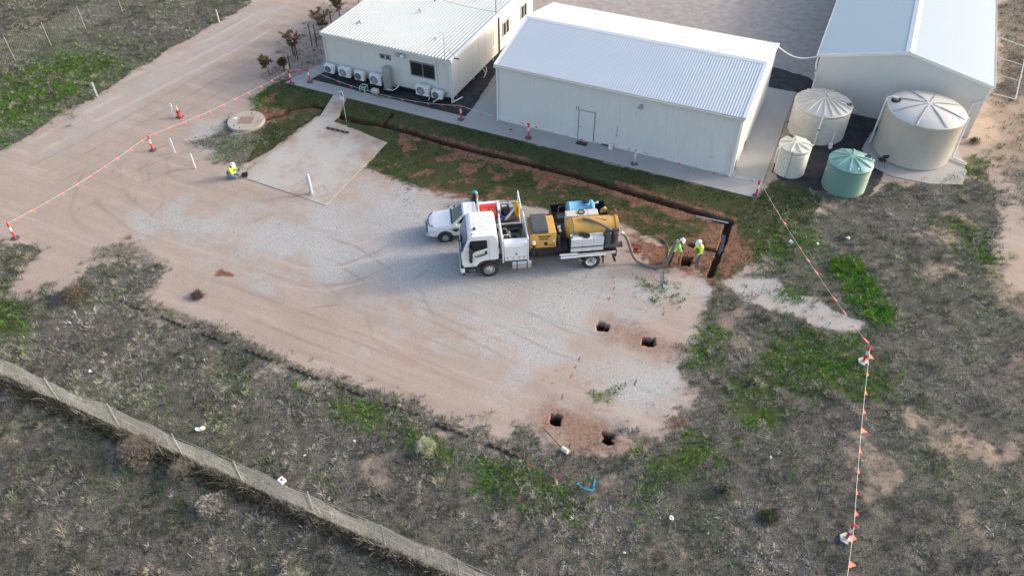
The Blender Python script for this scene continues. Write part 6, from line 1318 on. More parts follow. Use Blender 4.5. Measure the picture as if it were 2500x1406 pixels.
for i in range(len(tops)-1):
    A, B = tops[i], tops[i+1]; L_ = (B-A).length; sag = .035*L_*(1.5 if i == 4 else .7)
    if L_ < .3: continue
    t = thing('flag_line', SPAN[i], 'bunting', A, 0, 'flag lines around the work site')
    fn = lambda u: (B-A)*u+Vector((0,0,-sag*4*u*(1-u)))
    b = MB(); b.tube([fn(u) for u in np.linspace(0,1,17)], .006 if i < 4 else .009, 5); b.build('rope', M['white'], t)
    nf = max(1, int(L_/.98)); d = (B-A).normalized()
    for k in range(nf):
        u = (k+.5)/nf; c = fn(u)+A
        if c.x < -24 or c.y < -28.5: continue
        tilt = random.uniform(-.25,.25); q_ = .62 if i < 4 else .8 if i < 8 else 1.12; w = .14*q_; wind = Vector((.19,.13,0))*random.uniform(.5,1.3)*q_; s = d*w; nrm = Vector((-d.y,d.x,0)).normalized(); dn = Vector((0,0,-.24*q_))+wind+nrm*.22*tilt+d*random.uniform(-.06,.06); q = nrm*.004
        b = MB(); p0, p1, p2 = fn(u)-s, fn(u)+s, fn(u)+dn; m_ = fn(u)+dn*.45+nrm*random.uniform(-.03,.03)
        b.add([p0-q,p1-q,p2-q,m_-q,p0+q,p1+q,p2+q,m_+q], [(0,1,3),(1,2,3),(2,0,3),(5,4,7),(6,5,7),(4,6,7),(0,4,5,1),(1,5,6,2),(2,6,4,0)]); b.build('flag', M['hv_orange'], t, fixn=False)

# traffic cone, guide posts, wheel stops
cn = thing('traffic_cone', 'faded red traffic cone with black collars next to a white guide post', 'cone', (-19.72,-8.32,0))
b = MB(); b.box(-.19,.19,-.19,.19,0,.05); b.build('base', M['black'], cn, bevel=.015)
b = MB(); b.lathe([(.15,.051),(.095,.40)], n=20); b.lathe([(.085,.46),(.065,.58)], n=20); b.build('lower_cone', M['red'], cn, smooth=True); b = MB(); b.lathe([(.135,.40),(.14,.42),(.135,.46),(.09,.465)], n=20); b.build('collar', M['black'], cn); b = MB(); b.lathe([(.064,.581),(.035,.86),(.03,.87)], n=20); b.build('tip', mk('pale_pink_cone', (.82,.60,.56), .5), cn, smooth=True)
for (xy, lb) in (((-26.86,4.27),'white guide post beside the bright grass on the far side of the road'),((-26.97,-8.51),'white guide post on the scrub edge left of the road'),((-19.99,-8.5),'white guide post right beside the traffic cone'),((-17.08,-11.76),'white guide post beside the red bollard on the dirt'),((-14.69,-12.57),'white guide post nearest to the kneeling person'),((-19.92,4.47),'white guide post behind the staked saplings')):
    t = thing('guide_post', lb, 'guide post', (*xy,0), R(random.uniform(-15,40)), 'white guide posts along the road')
    b = MB(); b.box(-.055,.055,-.022,.022,-.02,1.07); b.build('post', M['white'], t)
    b = MB(); b.box(-.03,.03,-.027,-.0225,.82,.95); b.build('reflector', M['reflect'], t)
stop0 = thing('wheel_stop', '', 'wheel stop', (-9.32,-23.39,.0), 0, 'black and yellow wheel stops')
b = MB(); b.prism([(-.075,0),(.075,0),(.075,.03),(.045,.10),(-.045,.10),(-.075,.03)], lambda a, z, d: (d,a,z), -.82, .82); b.build('body', M['rubstop'], stop0, bevel=.01)
for k in range(4):
    for s in (-1,):
        x = -.60+k*.38; b = MB(); b.prism([(s*.0775,.032),(s*.0475,.102),(s*.002,.103),(s*.002,.1005),(s*.0445,.0995),(s*.0745,.030)], lambda a, z, d: (d,a,z), x, x+.13); b.build('yellow_block', M['stopyel'], stop0)
SL = [((-9.32,-23.39),'wheel stop half hidden in dead scrub at the left end of the row'),((-6.6,-23.41),'second wheel stop from the left end, among dry stalks'),((-4.0,-23.41),'third wheel stop from the left end of the dirt lot row'),((-1.37,-23.41),'cleanly exposed wheel stop on bare dirt left of the broken stop'),((1.25,-23.47),'wheel stop with its right end buried in soil, fifth from the left'),((3.72,-23.45),'wheel stop with twigs over both ends, sixth from the left'),((6.45,-23.41),'wheel stop under dead weeds in the middle of the lower edge, seventh from the left'),((9.0,-23.49),'dull wheel stop behind the pale grey bush, eighth from the left'),((11.6,-23.52),'rightmost wheel stop of the row, beside dark red weeds'),((-8.99,-5.43),'wheel stop lying on the concrete parking pad')]
stop0['label'] = SL[0][1]
for i, (xy, lb) in enumerate(SL[1:]):
    o = copy_tree(stop0); o.location = (*xy, .035 if xy[1] > -10 else .01); o.rotation_euler.z = R(random.uniform(-2,2)) if xy[1] < -10 else R(2); o['label'] = lb

# grey bollard on the pad, parking sign, septic lid
pb_ = thing('fixed_post', 'thick pale grey steel post with domed top on the parking pad', 'post', (-6.54,-11.84,.035))
b = MB(); b.lathe([(.11,0),(.11,1.26),(.095,1.33),(.05,1.37),(.001,1.38)], n=24); b.build('shaft', mk('light_grey_post_paint', (.50,.55,.58), .45, 0, .05, 3, dirt=DUST, dirt_amt=.2), pb_, smooth=True); b = MB(); b.cyl((0,0,0),(0,0,.02),.24,.22,24); b.build('grout', M['concrete'], pb_)
sg = thing('parking_sign', 'accessible parking sign on a thin grey post beside the trench', 'sign', (-9.1,-4.24,0), R(-14))
b = MB(); b.cyl((0,0,-.1),(0,0,2.28),.03,.03,10); b.build('post', M['galv'], sg, smooth=True)
b = MB(); b.box(-.19,.19,-.045,-.033,1.66,2.26); pl = b.build('plate', M['white'], sg, bevel=.004); b = MB(); b.box(-.135,.135,-.0485,-.0455,1.93,2.20); bl = b.build('blue_panel', M['sign_blue'], pl)
b = MB(); Y = lambda a, z, d: (a, -.0495-d, z)
b.prism([(-.03+.03*math.cos(t), 2.155+.022*math.sin(t)) for t in np.linspace(0,2*math.pi,10)[:-1]], Y, 0, .002)
for P_, Q_ in (((-.03,2.13),(-.02,2.04)),((-.025,2.09),(.04,2.09)),((-.02,2.045),(.045,2.045)),((.045,2.045),(.075,1.96)),((.075,1.96),(.095,1.97))): b.bar((P_[0],-.051,P_[1]),(Q_[0],-.051,Q_[1]),.022,.004,up=(0,1,0))
pts = [(-.025+.055*math.cos(t), -.051, 2.005+.05*math.sin(t)) for t in np.linspace(R(120),R(380),14)]
for p, q in zip(pts[:-1], pts[1:]): b.bar(p, q, .016, .004, up=(0,1,0))
b.build('wheelchair_symbol', M['white'], bl)
b = MB()
for k in range(3): b.box(-.12+.02*k,.12-.02*k,-.0485,-.0455,1.72+.06*k,1.745+.06*k)
b.build('text_lines', mk('pale_grey_print', (.55,.57,.60), .5), pl)
ld = thing('septic_lid', 'round weathered concrete tank lid with a brown square hatch near the road', 'tank lid', (-15.15,-7.05,0), R(20))
b = MB(); b.cyl((0,0,-.1),(0,0,.20),1.22,1.20,40); b.build('slab', M['concrete_old'], ld, bevel=.02)
b = MB(); b.prism([(-.42,-.48),(.50,-.36),(.46,.44),(-.46,.38)], lambda x, y, d: (x,y,d), .2005,.215); b.build('hatch', mk('rusty_brown_plate', (.30,.20,.155), .7, 0, .15, 3, dirt=(.2,.12,.09), dirt_amt=.4), ld)
for x, y in ((-.8,.3),(.85,-.1),(.1,.9),(-.1,-.92),(-.55,-.7)):
    b = MB(); b.cyl((x,y,.2005),(x,y,.225),.045); b.build('lifting_eye', M['blackm'], ld)
b = MB(); b.prism([(-.95,.05),(-.72,.10),(-.70,.30),(-.9,.28)], lambda x, y, d: (x,y,d), .2005,.23); b.build('white_block', M['white'], ld)

# ---------------------------------------------------------------- fences
def mesh_fence(t, line, h, cell, wire, name, mat):
    """chain-link netting: two families of slanting wires plus strained line wires"""
    b = MB(); s = 0; cum = [0]
    for p, q in zip(line[:-1], line[1:]): cum.append(cum[-1]+(q-p).length)
    def at(u):
        u = max(0, min(cum[-1], u))
        for i in range(len(line)-1):
            if u <= cum[i+1]+1e-9: return line[i].lerp(line[i+1], (u-cum[i])/(cum[i+1]-cum[i])), (u-cum[i])/(cum[i+1]-cum[i])
        return line[-1], 1
    def pt(u, v):
        p, f = at(u); hh = h-.06*4*f*(1-f)*(.6+.4*math.sin(u*1.7)); return p+Vector((0, .05*math.sin(u*2.3)*v+.06*math.sin(u*.9)*v, .04+hh*v))
    k = h/1.0; n = int((cum[-1]+h)/cell)
    for i in range(n):
        for sgn in (1,-1):
            pr = None
            for j in range(4):
                v = j/3; u = i*cell-h*.5+sgn*(v-.5)*h*.9
                p = pt(u, v)+Vector((0, .006*sgn, 0))
                if pr is not None and -.05 < u < cum[-1]+.05: b.bar(pr, p, wire, wire)
                pr = p
    return b.build(name, mat, t, fixn=False)
fx = [-18.9,-15.3,-11.72,-7.93,-4.33,-.74,2.40,5.90,9.19,12.4,15.8,19.2]
cf = thing('chain_link_fence', 'sagging chain-link fence running along the bottom left between dry grass', 'fence', (0,0,0))
for i, x in enumerate(fx):
    b = MB(); tx = random.uniform(-.03,.03); b.cyl((x,-29.35+.04*math.sin(i*2),-.1),(x+tx,-29.35+.04*math.sin(i*2)+.03,1.56),.032,.030,8); b.build('post', M['galv'], cf, smooth=True)
net = mk('weathered_galvanised_wire', (.42,.42,.40), .6, .1, .1, 4)
mesh_fence(cf, [Vector((x,-29.36,0)) for x in fx], 1.48, .085, .0047, 'netting', net)
b = MB()
for v in (.05,.75,1.47):
    pts = []
    for p, q in zip(fx[:-1], fx[1:]):
        for f in (0,.25,.5,.75): pts.append((p+(q-p)*f, -29.33+.05*math.sin(p+f*3), v-(.09*4*f*(1-f) if v > 1 else .02)))
    b.tube(pts, .008, 4)
b.build('line_wire', M['galv'], cf)
rf_ = thing('paddock_fence', 'tall wire paddock fence with thin grey posts at the far upper left', 'fence', (0,0,0))
pp = [(-37.4,-10.2),(-36.77,-7.05),(-36.2,-4.19),(-36.01,-.94),(-35.6,2.63),(-35.2,6.2),(-34.8,9.8)]
for x, y in pp:
    b = MB(); b.cyl((x,y,-.1),(x,y,1.85),.035,.03,8); b.build('post', M['galv'], rf_, smooth=True)
mesh_fence(rf_, [Vector((x,y,0)) for x, y in pp], 1.7, .20, .004, 'netting', net)

# ---------------------------------------------------------------- paint marks and small litter
b = MB()
def stripe(b, pts, w, z=.05):
    for p, q in zip(pts[:-1], pts[1:]): b.bar((*p, z), (*q, z), w, .012)
stripe(b, [(14.88,-23.75),(15.15,-23.84),(15.35,-23.86)], .07, .055); stripe(b, [(15.36,-23.86),(15.60,-23.82)], .08, .055); stripe(b, [(15.60,-23.78),(15.50,-23.30)], .07, .055)
structure(b.build('blue_paint_mark', mk('survey_blue_paint', (.03,.30,.62), .7)))
rp = mk('survey_red_paint', (.36,.08,.07), .8, 0, .2, 8)
b = MB()
for p, q in (((12.46,-12.1),(12.49,-12.35)),((12.5,-12.9),(12.51,-13.15)),((12.55,-17.3),(12.57,-17.55)),((12.57,-17.85),(12.58,-18.05)),((12.60,-18.4),(12.61,-18.7)),((12.66,-19.7),(12.7,-20.0)),((15.3,-12.75),(15.33,-13.05)),((15.40,-17.5),(15.43,-17.9)),((12.60,-23.45),(12.7,-23.8)),((12.7,-23.8),(13.05,-23.78)),((13.75,-23.88),(14.2,-23.9))): stripe(b, [p,q], .04, .012 if p[1] > -21 else .06)
structure(b.build('red_paint_marks', rp))
def litter(name, label, cat, xy, shape, mat, rz=0, z=.06):
    o = MB(); shape(o); q = o.build(name, M[mat], bevel=.006); q.location = (*xy, z); q.rotation_euler.z = R(rz); return tag(q, label, cat)
def crumple(r, seed):
    def f(o):
        rg = random.Random(seed); n = 9; vs = [(0,0,.10)]
        for ring, rr_ in ((1,.5),(2,1.0)):
            for k in range(n):
                a = 2*math.pi*k/n; q = r*rr_*rg.uniform(.6,1.15); vs.append((q*math.cos(a), q*math.sin(a)*.7, rg.uniform(0,.12)))
        fs = [(0,1+k,1+(k+1)%n) for k in range(n)]+[(1+k,1+n+k,1+n+(k+1)%n,1+(k+1)%n) for k in range(n)]
        vs2 = vs+[(x,y,z-.012) for x,y,z in vs]; m = len(vs); o.add(vs2, fs+[tuple(i+m for i in reversed(f_)) for f_ in fs]+[(1+n+(k+1)%n,1+n+k,1+n+k+m,1+n+(k+1)%n+m) for k in range(n)])
    return f
litter('plastic_sheet', 'crumpled white plastic sheet caught in the scrub inside the fence', 'litter', (-.91,-28.01), crumple(.24,3), 'white', 20, .10)
bx_ = thing('carton', 'small white carton with a red mark by the fence', 'carton', (3.87,-28.66,.08), R(-12)); b = MB(); b.box(-.15,.15,-.12,.12,0,.12); b.build('body', M['white'], bx_, bevel=.01); b = MB(); b.box(-.05,.05,-.04,.04,.121,.125); b.build('red_mark', M['maroon'], bx_)
mc = thing('marker_pipe', 'short white capped pipe at the end of a dark bar by the lot edge', 'pipe', (13.86,-22.55,.05), R(-20)); b = MB(); b.cyl((-.15,0,.10),(.16,.02,.12),.10,.10,14); b.build('cap', M['tank_cream'], mc, smooth=True); b = MB(); b.cyl((-.16,0,.09),(-1.5,.25,.03),.018); b.build('bar', M['blackm'], mc)
for i, (xy, r_) in enumerate((((-7.86,-27.54),.13),((-3.48,-24.8),.05),((3.99,-27.26),.06),((18.85,-23.74),.14),((5.48,-25.79),.08),((20.08,-4.91),.14),((22.88,-3.28),.14),((21.43,-4.49),.1),((21.81,-19.33),.09),((-2.41,-19.88),.05),((17.6,-25.9),.08),((24.0,-24.9),.08))):
    q = litter('litter_scrap', 'tiny pale scrap of rubbish lying in the scrub', 'litter', xy, crumple(r_, 10+i), 'white', i*37, .08); q['group'] = 'pale scraps scattered over the scrub'
# ---------------------------------------------------------------- plants
def foliage_mat(name, rough=.85, trans=0.0):
    m, t, p = new_mat(name); a = t.nodes.new('ShaderNodeAttribute'); a.attribute_name = 'tint'
    t.links.new(a.outputs['Color'], p.inputs['Base Color']); p.inputs['Roughness'].default_value = rough; p.inputs['Specular IOR Level'].default_value = .15
    return m
M['blade'] = foliage_mat('dry_and_green_blades')
def ground_z(x, y):
    c = {k: region(k, x, y) for k in ('scrub', 'red')}
    cz, pt_ = carve(x, y)
    return np.where(pt_ > .02, cz, cz+height(x, y, c))
def blades(cx_, cy_, z0, tint, nb, lmin, lmax, wmin, wmax, spread, lean, rng, droop=.3):
    """nb two-segment blades for each tuft centre; returns verts, tris, colours"""
    n = len(cx_); N = n*nb; rep = lambda a: np.repeat(a, nb, axis=0)
    az = rng.uniform(0, 2*np.pi, N); rr_ = np.sqrt(rng.random(N))*rep(spread); L_ = rng.uniform(lmin, lmax, N)*rep(.65+.7*rng.random(n)); W_ = rng.uniform(wmin, wmax, N)
    th = rng.uniform(.1, lean, N); a2 = az+rng.uniform(-.7, .7, N)
    bx, by, bz = rep(cx_)+rr_*np.cos(az), rep(cy_)+rr_*np.sin(az), rep(z0)-.01
    hx, hy = np.cos(a2)*np.sin(th), np.sin(a2)*np.sin(th); hz = np.cos(th)
    mx, my, mz = bx+hx*L_*.55, by+hy*L_*.55, bz+hz*L_*.55
    tx, ty, tz = mx+np.cos(a2)*L_*.45*np.sin(th+droop), my+np.sin(a2)*L_*.45*np.sin(th+droop), np.maximum(mz+L_*.45*np.cos(th+droop), bz+.015)
    sa = a2+np.pi/2+rng.uniform(-.6,.6,N); sx_, sy_ = np.cos(sa)*W_/2, np.sin(sa)*W_/2
    v = np.stack([np.stack([bx-sx_, by-sy_, bz], -1), np.stack([bx+sx_, by+sy_, bz], -1), np.stack([mx+sx_*.9, my+sy_*.9, mz], -1), np.stack([mx-sx_*.9, my-sy_*.9, mz], -1), np.stack([tx, ty, tz], -1)], 1)
    base = np.arange(N)[:, None]*5
    f = np.concatenate([base+np.array([[0,1,2]]), base+np.array([[0,2,3]]), base+np.array([[3,2,4]])], 0)
    col = rep(tint)*(.78+.44*rng.random((N,1)))
    col = np.repeat(col[:, None, :], 5, 1)
    return v.reshape(-1,3), f, col.reshape(-1,3)
def veg_object(name, parts, parent=None):
    o = 0; V_, F_, C_ = [], [], []
    for v, f, c in parts: V_.append(v); F_.append(f+o); C_.append(c); o += len(v)
    V_, F_, C_ = np.concatenate(V_), np.concatenate(F_), np.concatenate(C_)
    me = np_mesh(name, V_, F_, 3); vcol(me, 'tint', np.concatenate([np.clip(C_,0,1), np.ones((len(C_),1))], 1)); me.materials.append(M['blade'])
    q = bpy.data.objects.new(name, me); COL.objects.link(q); q.parent = parent
    return q
def pick(rng, n, pal, wts):
    pal = np.array(pal); return pal[rng.choice(len(pal), n, p=np.array(wts)/sum(wts))]
def blocked(x, y):
    b = (x > -16.1) & (x < -2) & (y > -1.7) & (y < 20) & (x > -15.3)
    b |= (x > -2.2) & (x < 17.6) & (y > -1.65) & (y < 12) | (x > 18.4) & (x < 28.6) & (y > 10.3)
    b |= (np.hypot(x-25.3, y-7.2) < 2.9) | (np.hypot(x-19.5, y-7.2) < 1.8) | (np.hypot(x-18.7, y-2.05) < .95) | (np.hypot(x-21.95, y-1.7) < 1.26)
    b |= (poly_sd(x, y, [(-11.88,-1.6),(-10.8,-1.6),(-9.93,-3.95),(-5.28,-5.3),(-5.12,-12.45),(-11.5,-12.15),(-11.13,-4.3)]) > -.03)
    b |= (np.hypot(x+15.15, y+7.05) < 1.25)
    return b
rng = np.random.default_rng(11)
def scatter(x0, x1, y0, y1, dens):
    n = int((x1-x0)*(y1-y0)*dens); return rng.uniform(x0, x1, n), rng.uniform(y0, y1, n)
# dry scrub
px_, py_ = scatter(-50, 38, -40, 40, 30)
vis = (py_ < -1 + 0*px_) | (px_ > 17) | (px_ < -15); px_, py_ = px_[vis], py_[vis]
cs_ = region('scrub', px_, py_); right_ = sstep(20,34,px_+(py_+12)*.15); bare = cs_*sstep(.69-.13*right_, .79-.11*right_, fbm(px_, py_, .42, 5, 21)+(vnoise(px_, py_, 3.1, 4)-.5)*.12); peb = region('pebble', px_, py_); gn_ = region('green', px_, py_)
sdm = region('sand', px_, py_)
clump = fbm(px_, py_, 1.1, 4, 41)
prob = cs_*(1-.75*np.maximum(bare, sdm))*(1-peb)*(.30+1.2*sstep(.36,.60,clump))*(1-.5*gn_)
k = (rng.random(len(px_)) < prob) & ~blocked(px_, py_); px_, py_, clump = px_[k], py_[k], clump[k]
tone = fbm(px_, py_, .35, 4, 77)
pal = [(.22,.20,.165),(.34,.315,.265),(.46,.42,.34),(.09,.09,.07),(.085,.11,.045),(.16,.15,.12),(.18,.125,.09),(.21,.225,.16)]
tint = pick(rng, len(px_), pal, [22,24,14,16,18,20,4,18])
lt = sstep(.50,.66,fbm(px_, py_, .22, 4, 140))[:,None]; tint = tint*(1-.35*lt)+np.array([.36,.33,.28])*.35*lt
dk = (sstep(.46,.60,tone)*.6)[:,None]; tint = tint*(1-dk*.6)+np.array([.07,.115,.035])*dk*.7
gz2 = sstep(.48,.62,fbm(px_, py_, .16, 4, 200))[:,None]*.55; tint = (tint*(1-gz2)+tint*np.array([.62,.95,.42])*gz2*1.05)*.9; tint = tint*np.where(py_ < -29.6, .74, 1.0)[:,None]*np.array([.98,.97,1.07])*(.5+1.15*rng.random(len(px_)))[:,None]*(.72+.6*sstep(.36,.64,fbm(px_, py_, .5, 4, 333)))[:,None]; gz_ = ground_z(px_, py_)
near = py_ < -20
par = []
for sel, nb in ((near, 17), (~near, 11)):
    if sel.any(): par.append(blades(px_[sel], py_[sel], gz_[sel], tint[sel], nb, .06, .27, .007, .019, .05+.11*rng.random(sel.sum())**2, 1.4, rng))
# lumpy low shrublets within the scrub
qx, qy = scatter(-48, 36, -39, 30, 1.5); qs = region('scrub', qx, qy)*(1-region('pebble', qx, qy)); cl = fbm(qx, qy, .3, 4, 303)
k = (rng.random(len(qx)) < qs*(.15+1.1*sstep(.40,.62,cl))) & ~blocked(qx, qy); qx, qy = qx[k], qy[k]
tq = pick(rng, len(qx), [(.30,.275,.23),(.21,.195,.16),(.38,.35,.30),(.13,.13,.09),(.19,.15,.115),(.16,.19,.10)], [24,24,14,16,10,12])
par.append(blades(qx, qy, ground_z(qx, qy)+.02, tq, 70, .06, .24, .006, .017, .08+.20*rng.random(len(qx)), 1.2, rng))
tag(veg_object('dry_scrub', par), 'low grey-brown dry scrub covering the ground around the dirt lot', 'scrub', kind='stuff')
# green weeds
px_, py_ = scatter(-48, 36, -34, 14, 32)
g_ = region('green', px_, py_); s_ = region('scrub', px_, py_)
prob = g_*(.35+1.4*sstep(.40,.62,fbm(px_, py_, 1.3, 5, 91)+(vnoise(px_, py_, 4.2, 9)-.5)*.2))+.05*s_*sstep(.5,.7,fbm(px_, py_, .5, 4, 17))
k = (rng.random(len(px_)) < prob) & ~blocked(px_, py_); px_, py_ = px_[k], py_[k]
yl = sstep(.42,.66,fbm(px_, py_, .8, 3, 64))[:,None]
tint = pick(rng, len(px_), [(.055,.20,.010),(.10,.30,.015),(.03,.10,.015),(.19,.32,.03),(.27,.26,.13)], [30,28,16,16,8]); tint = tint*(1-.3*yl)+np.array([.16,.21,.025])*.3*yl
tall = poly_sd(px_, py_, REG['green'][3][2]) > -.2
par = [blades(px_[~tall], py_[~tall], ground_z(px_[~tall], py_[~tall]), tint[~tall], 11, .05, .17, .014, .032, .05+.08*rng.random((~tall).sum()), 1.35, rng),
       blades(px_[tall], py_[tall], ground_z(px_[tall], py_[tall]), tint[tall], 16, .10, .34, .016, .034, .08+.1*rng.random(tall.sum()), 1.2, rng)]
tag(veg_object('green_weeds', par), 'bright green weeds growing in patches through the scrub', 'weeds', kind='stuff')
# mown grass between the paths and the lot
px_, py_ = scatter(-18, 23, -13, 0, 75)
l_ = region('lawn', px_, py_); r_ = region('red', px_, py_); cz, pt_ = carve(px_, py_)
mott = fbm(px_, py_, 1.0, 5, 33)
k = (rng.random(len(px_)) < l_*(1-.8*r_)*(.15+1.3*sstep(.38,.58,mott))) & (pt_ < .02) & ~blocked(px_, py_); px_, py_ = px_[k], py_[k]
yl = sstep(.40,.62,fbm(px_, py_, .45, 4, 12))[:,None]
tint = pick(rng, len(px_), [(.03,.10,.014),(.05,.14,.02),(.022,.055,.012),(.09,.12,.03),(.16,.14,.07)], [30,24,20,12,8])*(1-.5*yl)+np.array([.115,.095,.045])*.5*yl
tag(veg_object('lawn_grass', [blades(px_, py_, ground_z(px_, py_), tint, 5, .04, .11, .014, .03, .05+.03*rng.random(len(px_)), 1.3, rng)]), 'short patchy lawn grass beside the paths and trench', 'grass', kind='stuff')
# sparse weeds and dead runners on gravel, dirt and along the wheel stops
px_, py_ = scatter(-20, 20, -24.6, -6, 30)
g_ = region('gravel', px_, py_); mo = fbm(px_, py_, .9, 4, 55)
band = np.exp(-((py_+23.3)/.45)**2)*(px_ > -11)*(px_ < 15)*sstep(.38,.55,fbm(px_, py_, .8, 3, 5))
spk = .55*np.exp(-(((px_+.5)/3.2)**2+((py_+8.6)/1.7)**2)) + .30*np.exp(-(((px_-13.5)/2.2)**2+((py_+11.5)/1.6)**2)) + .25*np.exp(-(((px_-14)/2.5)**2+((py_+19)/1.4)**2)) + .2*np.exp(-(((px_-8.5)/3)**2+((py_+13)/1)**2))
prob = spk*sstep(.42,.56,mo)+.9*band+.004
k = (rng.random(len(px_)) < prob) & ~blocked(px_, py_) & (carve(px_, py_)[1] < .02); px_, py_ = px_[k], py_[k]
tint = pick(rng, len(px_), [(.09,.085,.06),(.055,.06,.035),(.14,.12,.095),(.06,.085,.03)], [25,25,20,18])
tag(veg_object('gravel_weeds', [blades(px_, py_, ground_z(px_, py_), tint, 6, .03, .10, .008, .020, .02+.05*rng.random(len(px_)), 1.45, rng)]), 'sparse dark weeds and dead stalks on the gravel and along the lot edge', 'weeds', kind='stuff')
# rank grass caught along the chain-link fence
px_ = rng.uniform(-20, 20, 2600); py_ = -29.40+rng.normal(0, .13, 2600)-.02; mo = fbm(px_, py_, .7, 3, 3)
k = rng.random(2600) < .06+.32*sstep(.4,.6,mo); px_, py_ = px_[k], py_[k]
tint = pick(rng, len(px_), [(.42,.39,.32),(.33,.31,.26),(.24,.22,.19),(.12,.11,.09)], [26,30,20,14])
q1 = blades(px_, py_, ground_z(px_, py_), tint, 8, .2, .75, .008, .016, .06+.06*rng.random(len(px_)), .8, rng)
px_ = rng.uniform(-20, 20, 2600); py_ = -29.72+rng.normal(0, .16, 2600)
tint = pick(rng, len(px_), [(.05,.045,.038),(.085,.075,.06),(.15,.125,.10),(.05,.06,.035)], [30,26,14,14])  # trapped stalks, with the fence's cast shadow put into their dark tint
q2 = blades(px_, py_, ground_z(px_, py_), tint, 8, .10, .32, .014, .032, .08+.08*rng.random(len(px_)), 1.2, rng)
tag(veg_object('fence_grass', [q1, q2]), 'tall straw grass along the chain-link fence and dark stalks painting in its shadow', 'grass', kind='stuff')

# tussocks: each clump its own plant
tusk = []
for q_, (nb_, l1, cc_) in enumerate(((70,.46,(.42,.37,.28)),(45,.38,(.36,.33,.27)),(95,.34,(.46,.41,.30)),(55,.52,(.31,.28,.22)))):
    ox_ = rng.normal(0,.10,3); oy_ = rng.normal(0,.10,3)
    tusk.append(veg_object('straw_tussock', [blades(ox_, oy_, np.zeros(3), np.array([cc_]*3)*rng.uniform(.75,1.1,(3,1)), nb_//3, .14, l1, .008, .017, rng.uniform(.05,.12,3), 1.3, rng, .5)]))
for o in tusk: tag(o, 'pale straw-coloured spiky grass tussock in the scrub', 'tussock', 'pale straw tussocks')
TP = [(-7.46,-30.6),(-9.22,-30.75),(-7.77,-31.88),(-2.98,-33.65),(-3.37,-34.79),(-2.48,-34.01),(3.13,-31.94),(4.07,-31.51),(5.42,-32.0),(1.76,-33.65),(3.25,-33.33),(2.12,-30.6),(12.97,-26.73),(-17.55,-23.4),(-17.15,-22.67),(-16.73,-23.57),(-16.66,-24.42),(-17.9,-22.9),(19.16,-14.56),(23.87,-11.02),(26.44,-10.73),(28.47,3.06),(27.11,-8.53),(9.57,-27.18),(9.87,-26.01),(-2.08,-31.41),(6.39,-31.29),(20.6,-15.6),(-26.2,-11.2),(-27.6,-7.3),(-25.7,-12.2),(-30.5,-7.2)]
for i, (x, y) in enumerate(TP):
    o = tusk[i] if i < 4 else tusk[(i*7+i//3) % 4].copy()
    if i >= 4: COL.objects.link(o)
    s = random.uniform(.65, 1.25); o.location = (x, y, float(ground_z(np.array([x]), np.array([y]))[0])); o.scale = (s, s, s*random.uniform(.8,1.1)); o.rotation_euler.z = random.uniform(0, 6.28)
# bushes
def bush(name, label, xy, r, h, pal, n, sticks=True, flat=1.0):
    t = thing(name, label, 'bush', (*xy, float(ground_z(np.array([xy[0]]), np.array([xy[1]]))[0])))
    b = MB(); rg = random.Random(hash(label) % 999)
    tips = []
    for i in range(26):
        a = rg.uniform(0, 6.28); el = rg.uniform(.25, 1.45); l = r*rg.uniform(.7, 1.0)
        d = Vector((math.cos(a)*math.cos(el), math.sin(a)*math.cos(el), math.sin(el)*h/r)); m1 = d*l*.5+Vector((rg.uniform(-.05,.05),rg.uniform(-.05,.05),.03)); b.tube([(0,0,0), m1, d*l], [.018,.012,.005], 4); tips.append(d*l)
        for q in range(4): e = d*l*rg.uniform(.4,1)+Vector((rg.uniform(-.2,.2)*r,rg.uniform(-.2,.2)*r,rg.uniform(-.05,.2)*r)); b.tube([m1, e], [.008,.004], 3); tips.append(e)
    b.build('stems', M['bark'], t, fixn=False)
    a = rng.uniform(0, 2*np.pi, n); cosel = np.sqrt(rng.random(n)); el = np.arccos(cosel); R_ = r*(.55+.45*rng.random(n))*(.75+.5*fbm(np.cos(a)*2+xy[0], np.sin(a)*2+el, 1.2, 3, 5))
    x, y, z = R_*np.cos(a)*np.sin(el), R_*np.sin(a)*np.sin(el), R_*np.cos(el)*h/r+.03
    tint = pick(rng, n, pal, [1]*len(pal))
    veg_object('foliage', [blades(x, y, z, tint, 5, .05, .15, .008, .02, .03+.03*rng.random(n), 2.4, rng)], t)
bush('dead_bush', 'large round dead grey-brown bush pushed against the chain-link fence', (-2.45,-30.05), .95, .85, [(.30,.24,.19),(.22,.17,.13),(.40,.34,.28),(.14,.10,.08)], 900)
bush('grey_shrub', 'pale yellow-green flowering shrub on the lot edge behind the wheel stops', (8.50,-24.85), .48, .60, [(.42,.44,.26),(.30,.34,.18),(.50,.49,.36)], 420)
bush('grey_shrub', 'small dark shrub with a pale top in the scrub right of the pits', (20.46,-21.6), .42, .4, [(.10,.11,.06),(.30,.28,.2),(.06,.07,.04)], 260)
bush('grey_shrub', 'dark green shrub in the lower right scrub near the lone bollard', (22.3,-22.1), .38, .3, [(.05,.075,.035),(.08,.10,.05),(.04,.05,.03)], 320)
bush('grey_shrub', 'mottled pale green shrub at the bottom edge below the fence', (6.9,-32.1), .75, .5, [(.28,.29,.22),(.14,.15,.09),(.36,.35,.28)], 560)
bush('dead_bush', 'low dead shrub on the fence line right of the large dead bush', (-.30,-30.0), .55, .45, [(.32,.27,.22),(.22,.18,.14)], 320)
bush('dead_bush', 'sparse white-stemmed dead bush below the fence', (2.0,-30.75), .62, .5, [(.45,.41,.35),(.34,.30,.25)], 260)
bush('dead_bush', 'small dark dead plant alone on the dirt left of the lot', (-6.83,-21.5), .28, .2, [(.09,.07,.06),(.14,.11,.09)], 160)
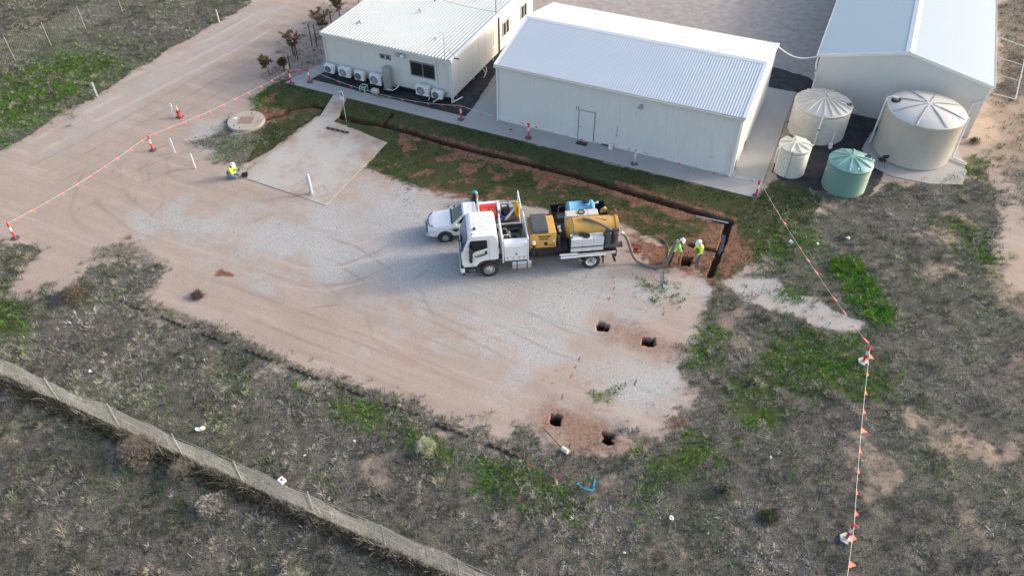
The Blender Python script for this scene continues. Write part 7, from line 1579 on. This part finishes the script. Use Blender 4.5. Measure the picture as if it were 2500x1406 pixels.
bush('grey_shrub', 'brown dry mound of shrub at the left edge of the lot', (-12.6,-24.1), .75, .55, [(.20,.15,.10),(.14,.11,.08),(.26,.21,.15),(.10,.10,.06)], 560)
bush('grey_shrub', 'yellow-green shrub beside the corner of the machinery shed wall', (28.9,9.9), .35, .3, [(.2,.17,.08),(.13,.12,.06)], 160)
# staked saplings beside the office path
def sapling(label, xy, h, seed, pal, lean=(0,0)):
    t = thing('sapling', label, 'young tree', (*xy,0), 0, 'staked saplings beside the office path'); rg = random.Random(seed); b = MB(); tips = []
    for i in range(4):
        a = rg.uniform(0,6.28); top = Vector((math.cos(a)*h*.22+lean[0], math.sin(a)*h*.22+lean[1], h*rg.uniform(.75,1.0))); mid = Vector((math.cos(a)*.06,math.sin(a)*.06,h*.35))
        b.tube([(0,0,-.05), mid, top], [.022,.015,.005], 5)
        for q in range(9):
            f = rg.uniform(.15,1.0); p0 = mid.lerp(top, f); a2 = rg.uniform(0,6.28); e = p0+Vector((math.cos(a2)*h*.20,math.sin(a2)*h*.20,h*rg.uniform(.02,.18))); b.tube([p0, e], [.008,.003], 3)
            for s in range(11): tips.append(p0.lerp(e, rg.uniform(.3,1.05)))
    b.build('trunk', M['bark'], t, fixn=False)
    n = len(tips); T_ = np.array([tuple(v) for v in tips])+rng.normal(0,.03,(n,3))
    veg_object('crown', [blades(T_[:,0], T_[:,1], T_[:,2], pick(rng, n, pal, [1]*len(pal)), 7, .06, .14, .022, .042, np.full(n,.06), 2.6, rng)], t)
ob_ = [(.16,.115,.05),(.11,.085,.04),(.21,.15,.075)]; rs = [(.20,.11,.065),(.13,.08,.05),(.24,.15,.09)]
sapling('small bushy olive-brown sapling nearest the road bend', (-17.6,-1.3), 1.5, 3, ob_)
sapling('twiggy sapling between two dark stakes left of the office corner', (-17.55,1.75), 2.1, 5, rs)
sapling('broad russet sapling close behind the office roof corner', (-17.5,5.2), 2.3, 8, ob_)
sapling('small sapling farthest along the path, half hidden by the office roof', (-17.9,8.3), 2.2, 12, ob_)
sapling('tiny low sapling behind the white tree guard', (-17.2,-.15), .9, 14, ob_)
st0 = None
for i, (x, y, h) in enumerate(((-17.85,1.9,1.75),(-17.2,1.55,1.75),(-17.55,3.85,1.8),(-17.15,3.95,1.8),(-17.7,6.1,1.9),(-17.3,6.3,1.8),(-18.6,12.0,1.9),(-18.2,12.2,1.8),(-17.3,.0,.95),(-16.95,.25,1.05))):
    b = MB(); b.bar((x,y,-.1),(x+.03,y,h),.05); tag(b.build('tree_stake', M['stake']), 'dark hardwood stake standing beside a sapling by the office path', 'stake', 'dark stakes round the saplings')
b = MB(); b.prism([(-.14,-.10),(.14,-.10),(0,.14)], lambda x, y, d: (-17.1+x,.12+y,d), .02, .48); tag(b.build('tree_guard', M['white'], bevel=.01), 'small pale plastic tree guard by the lowest sapling', 'tree guard')
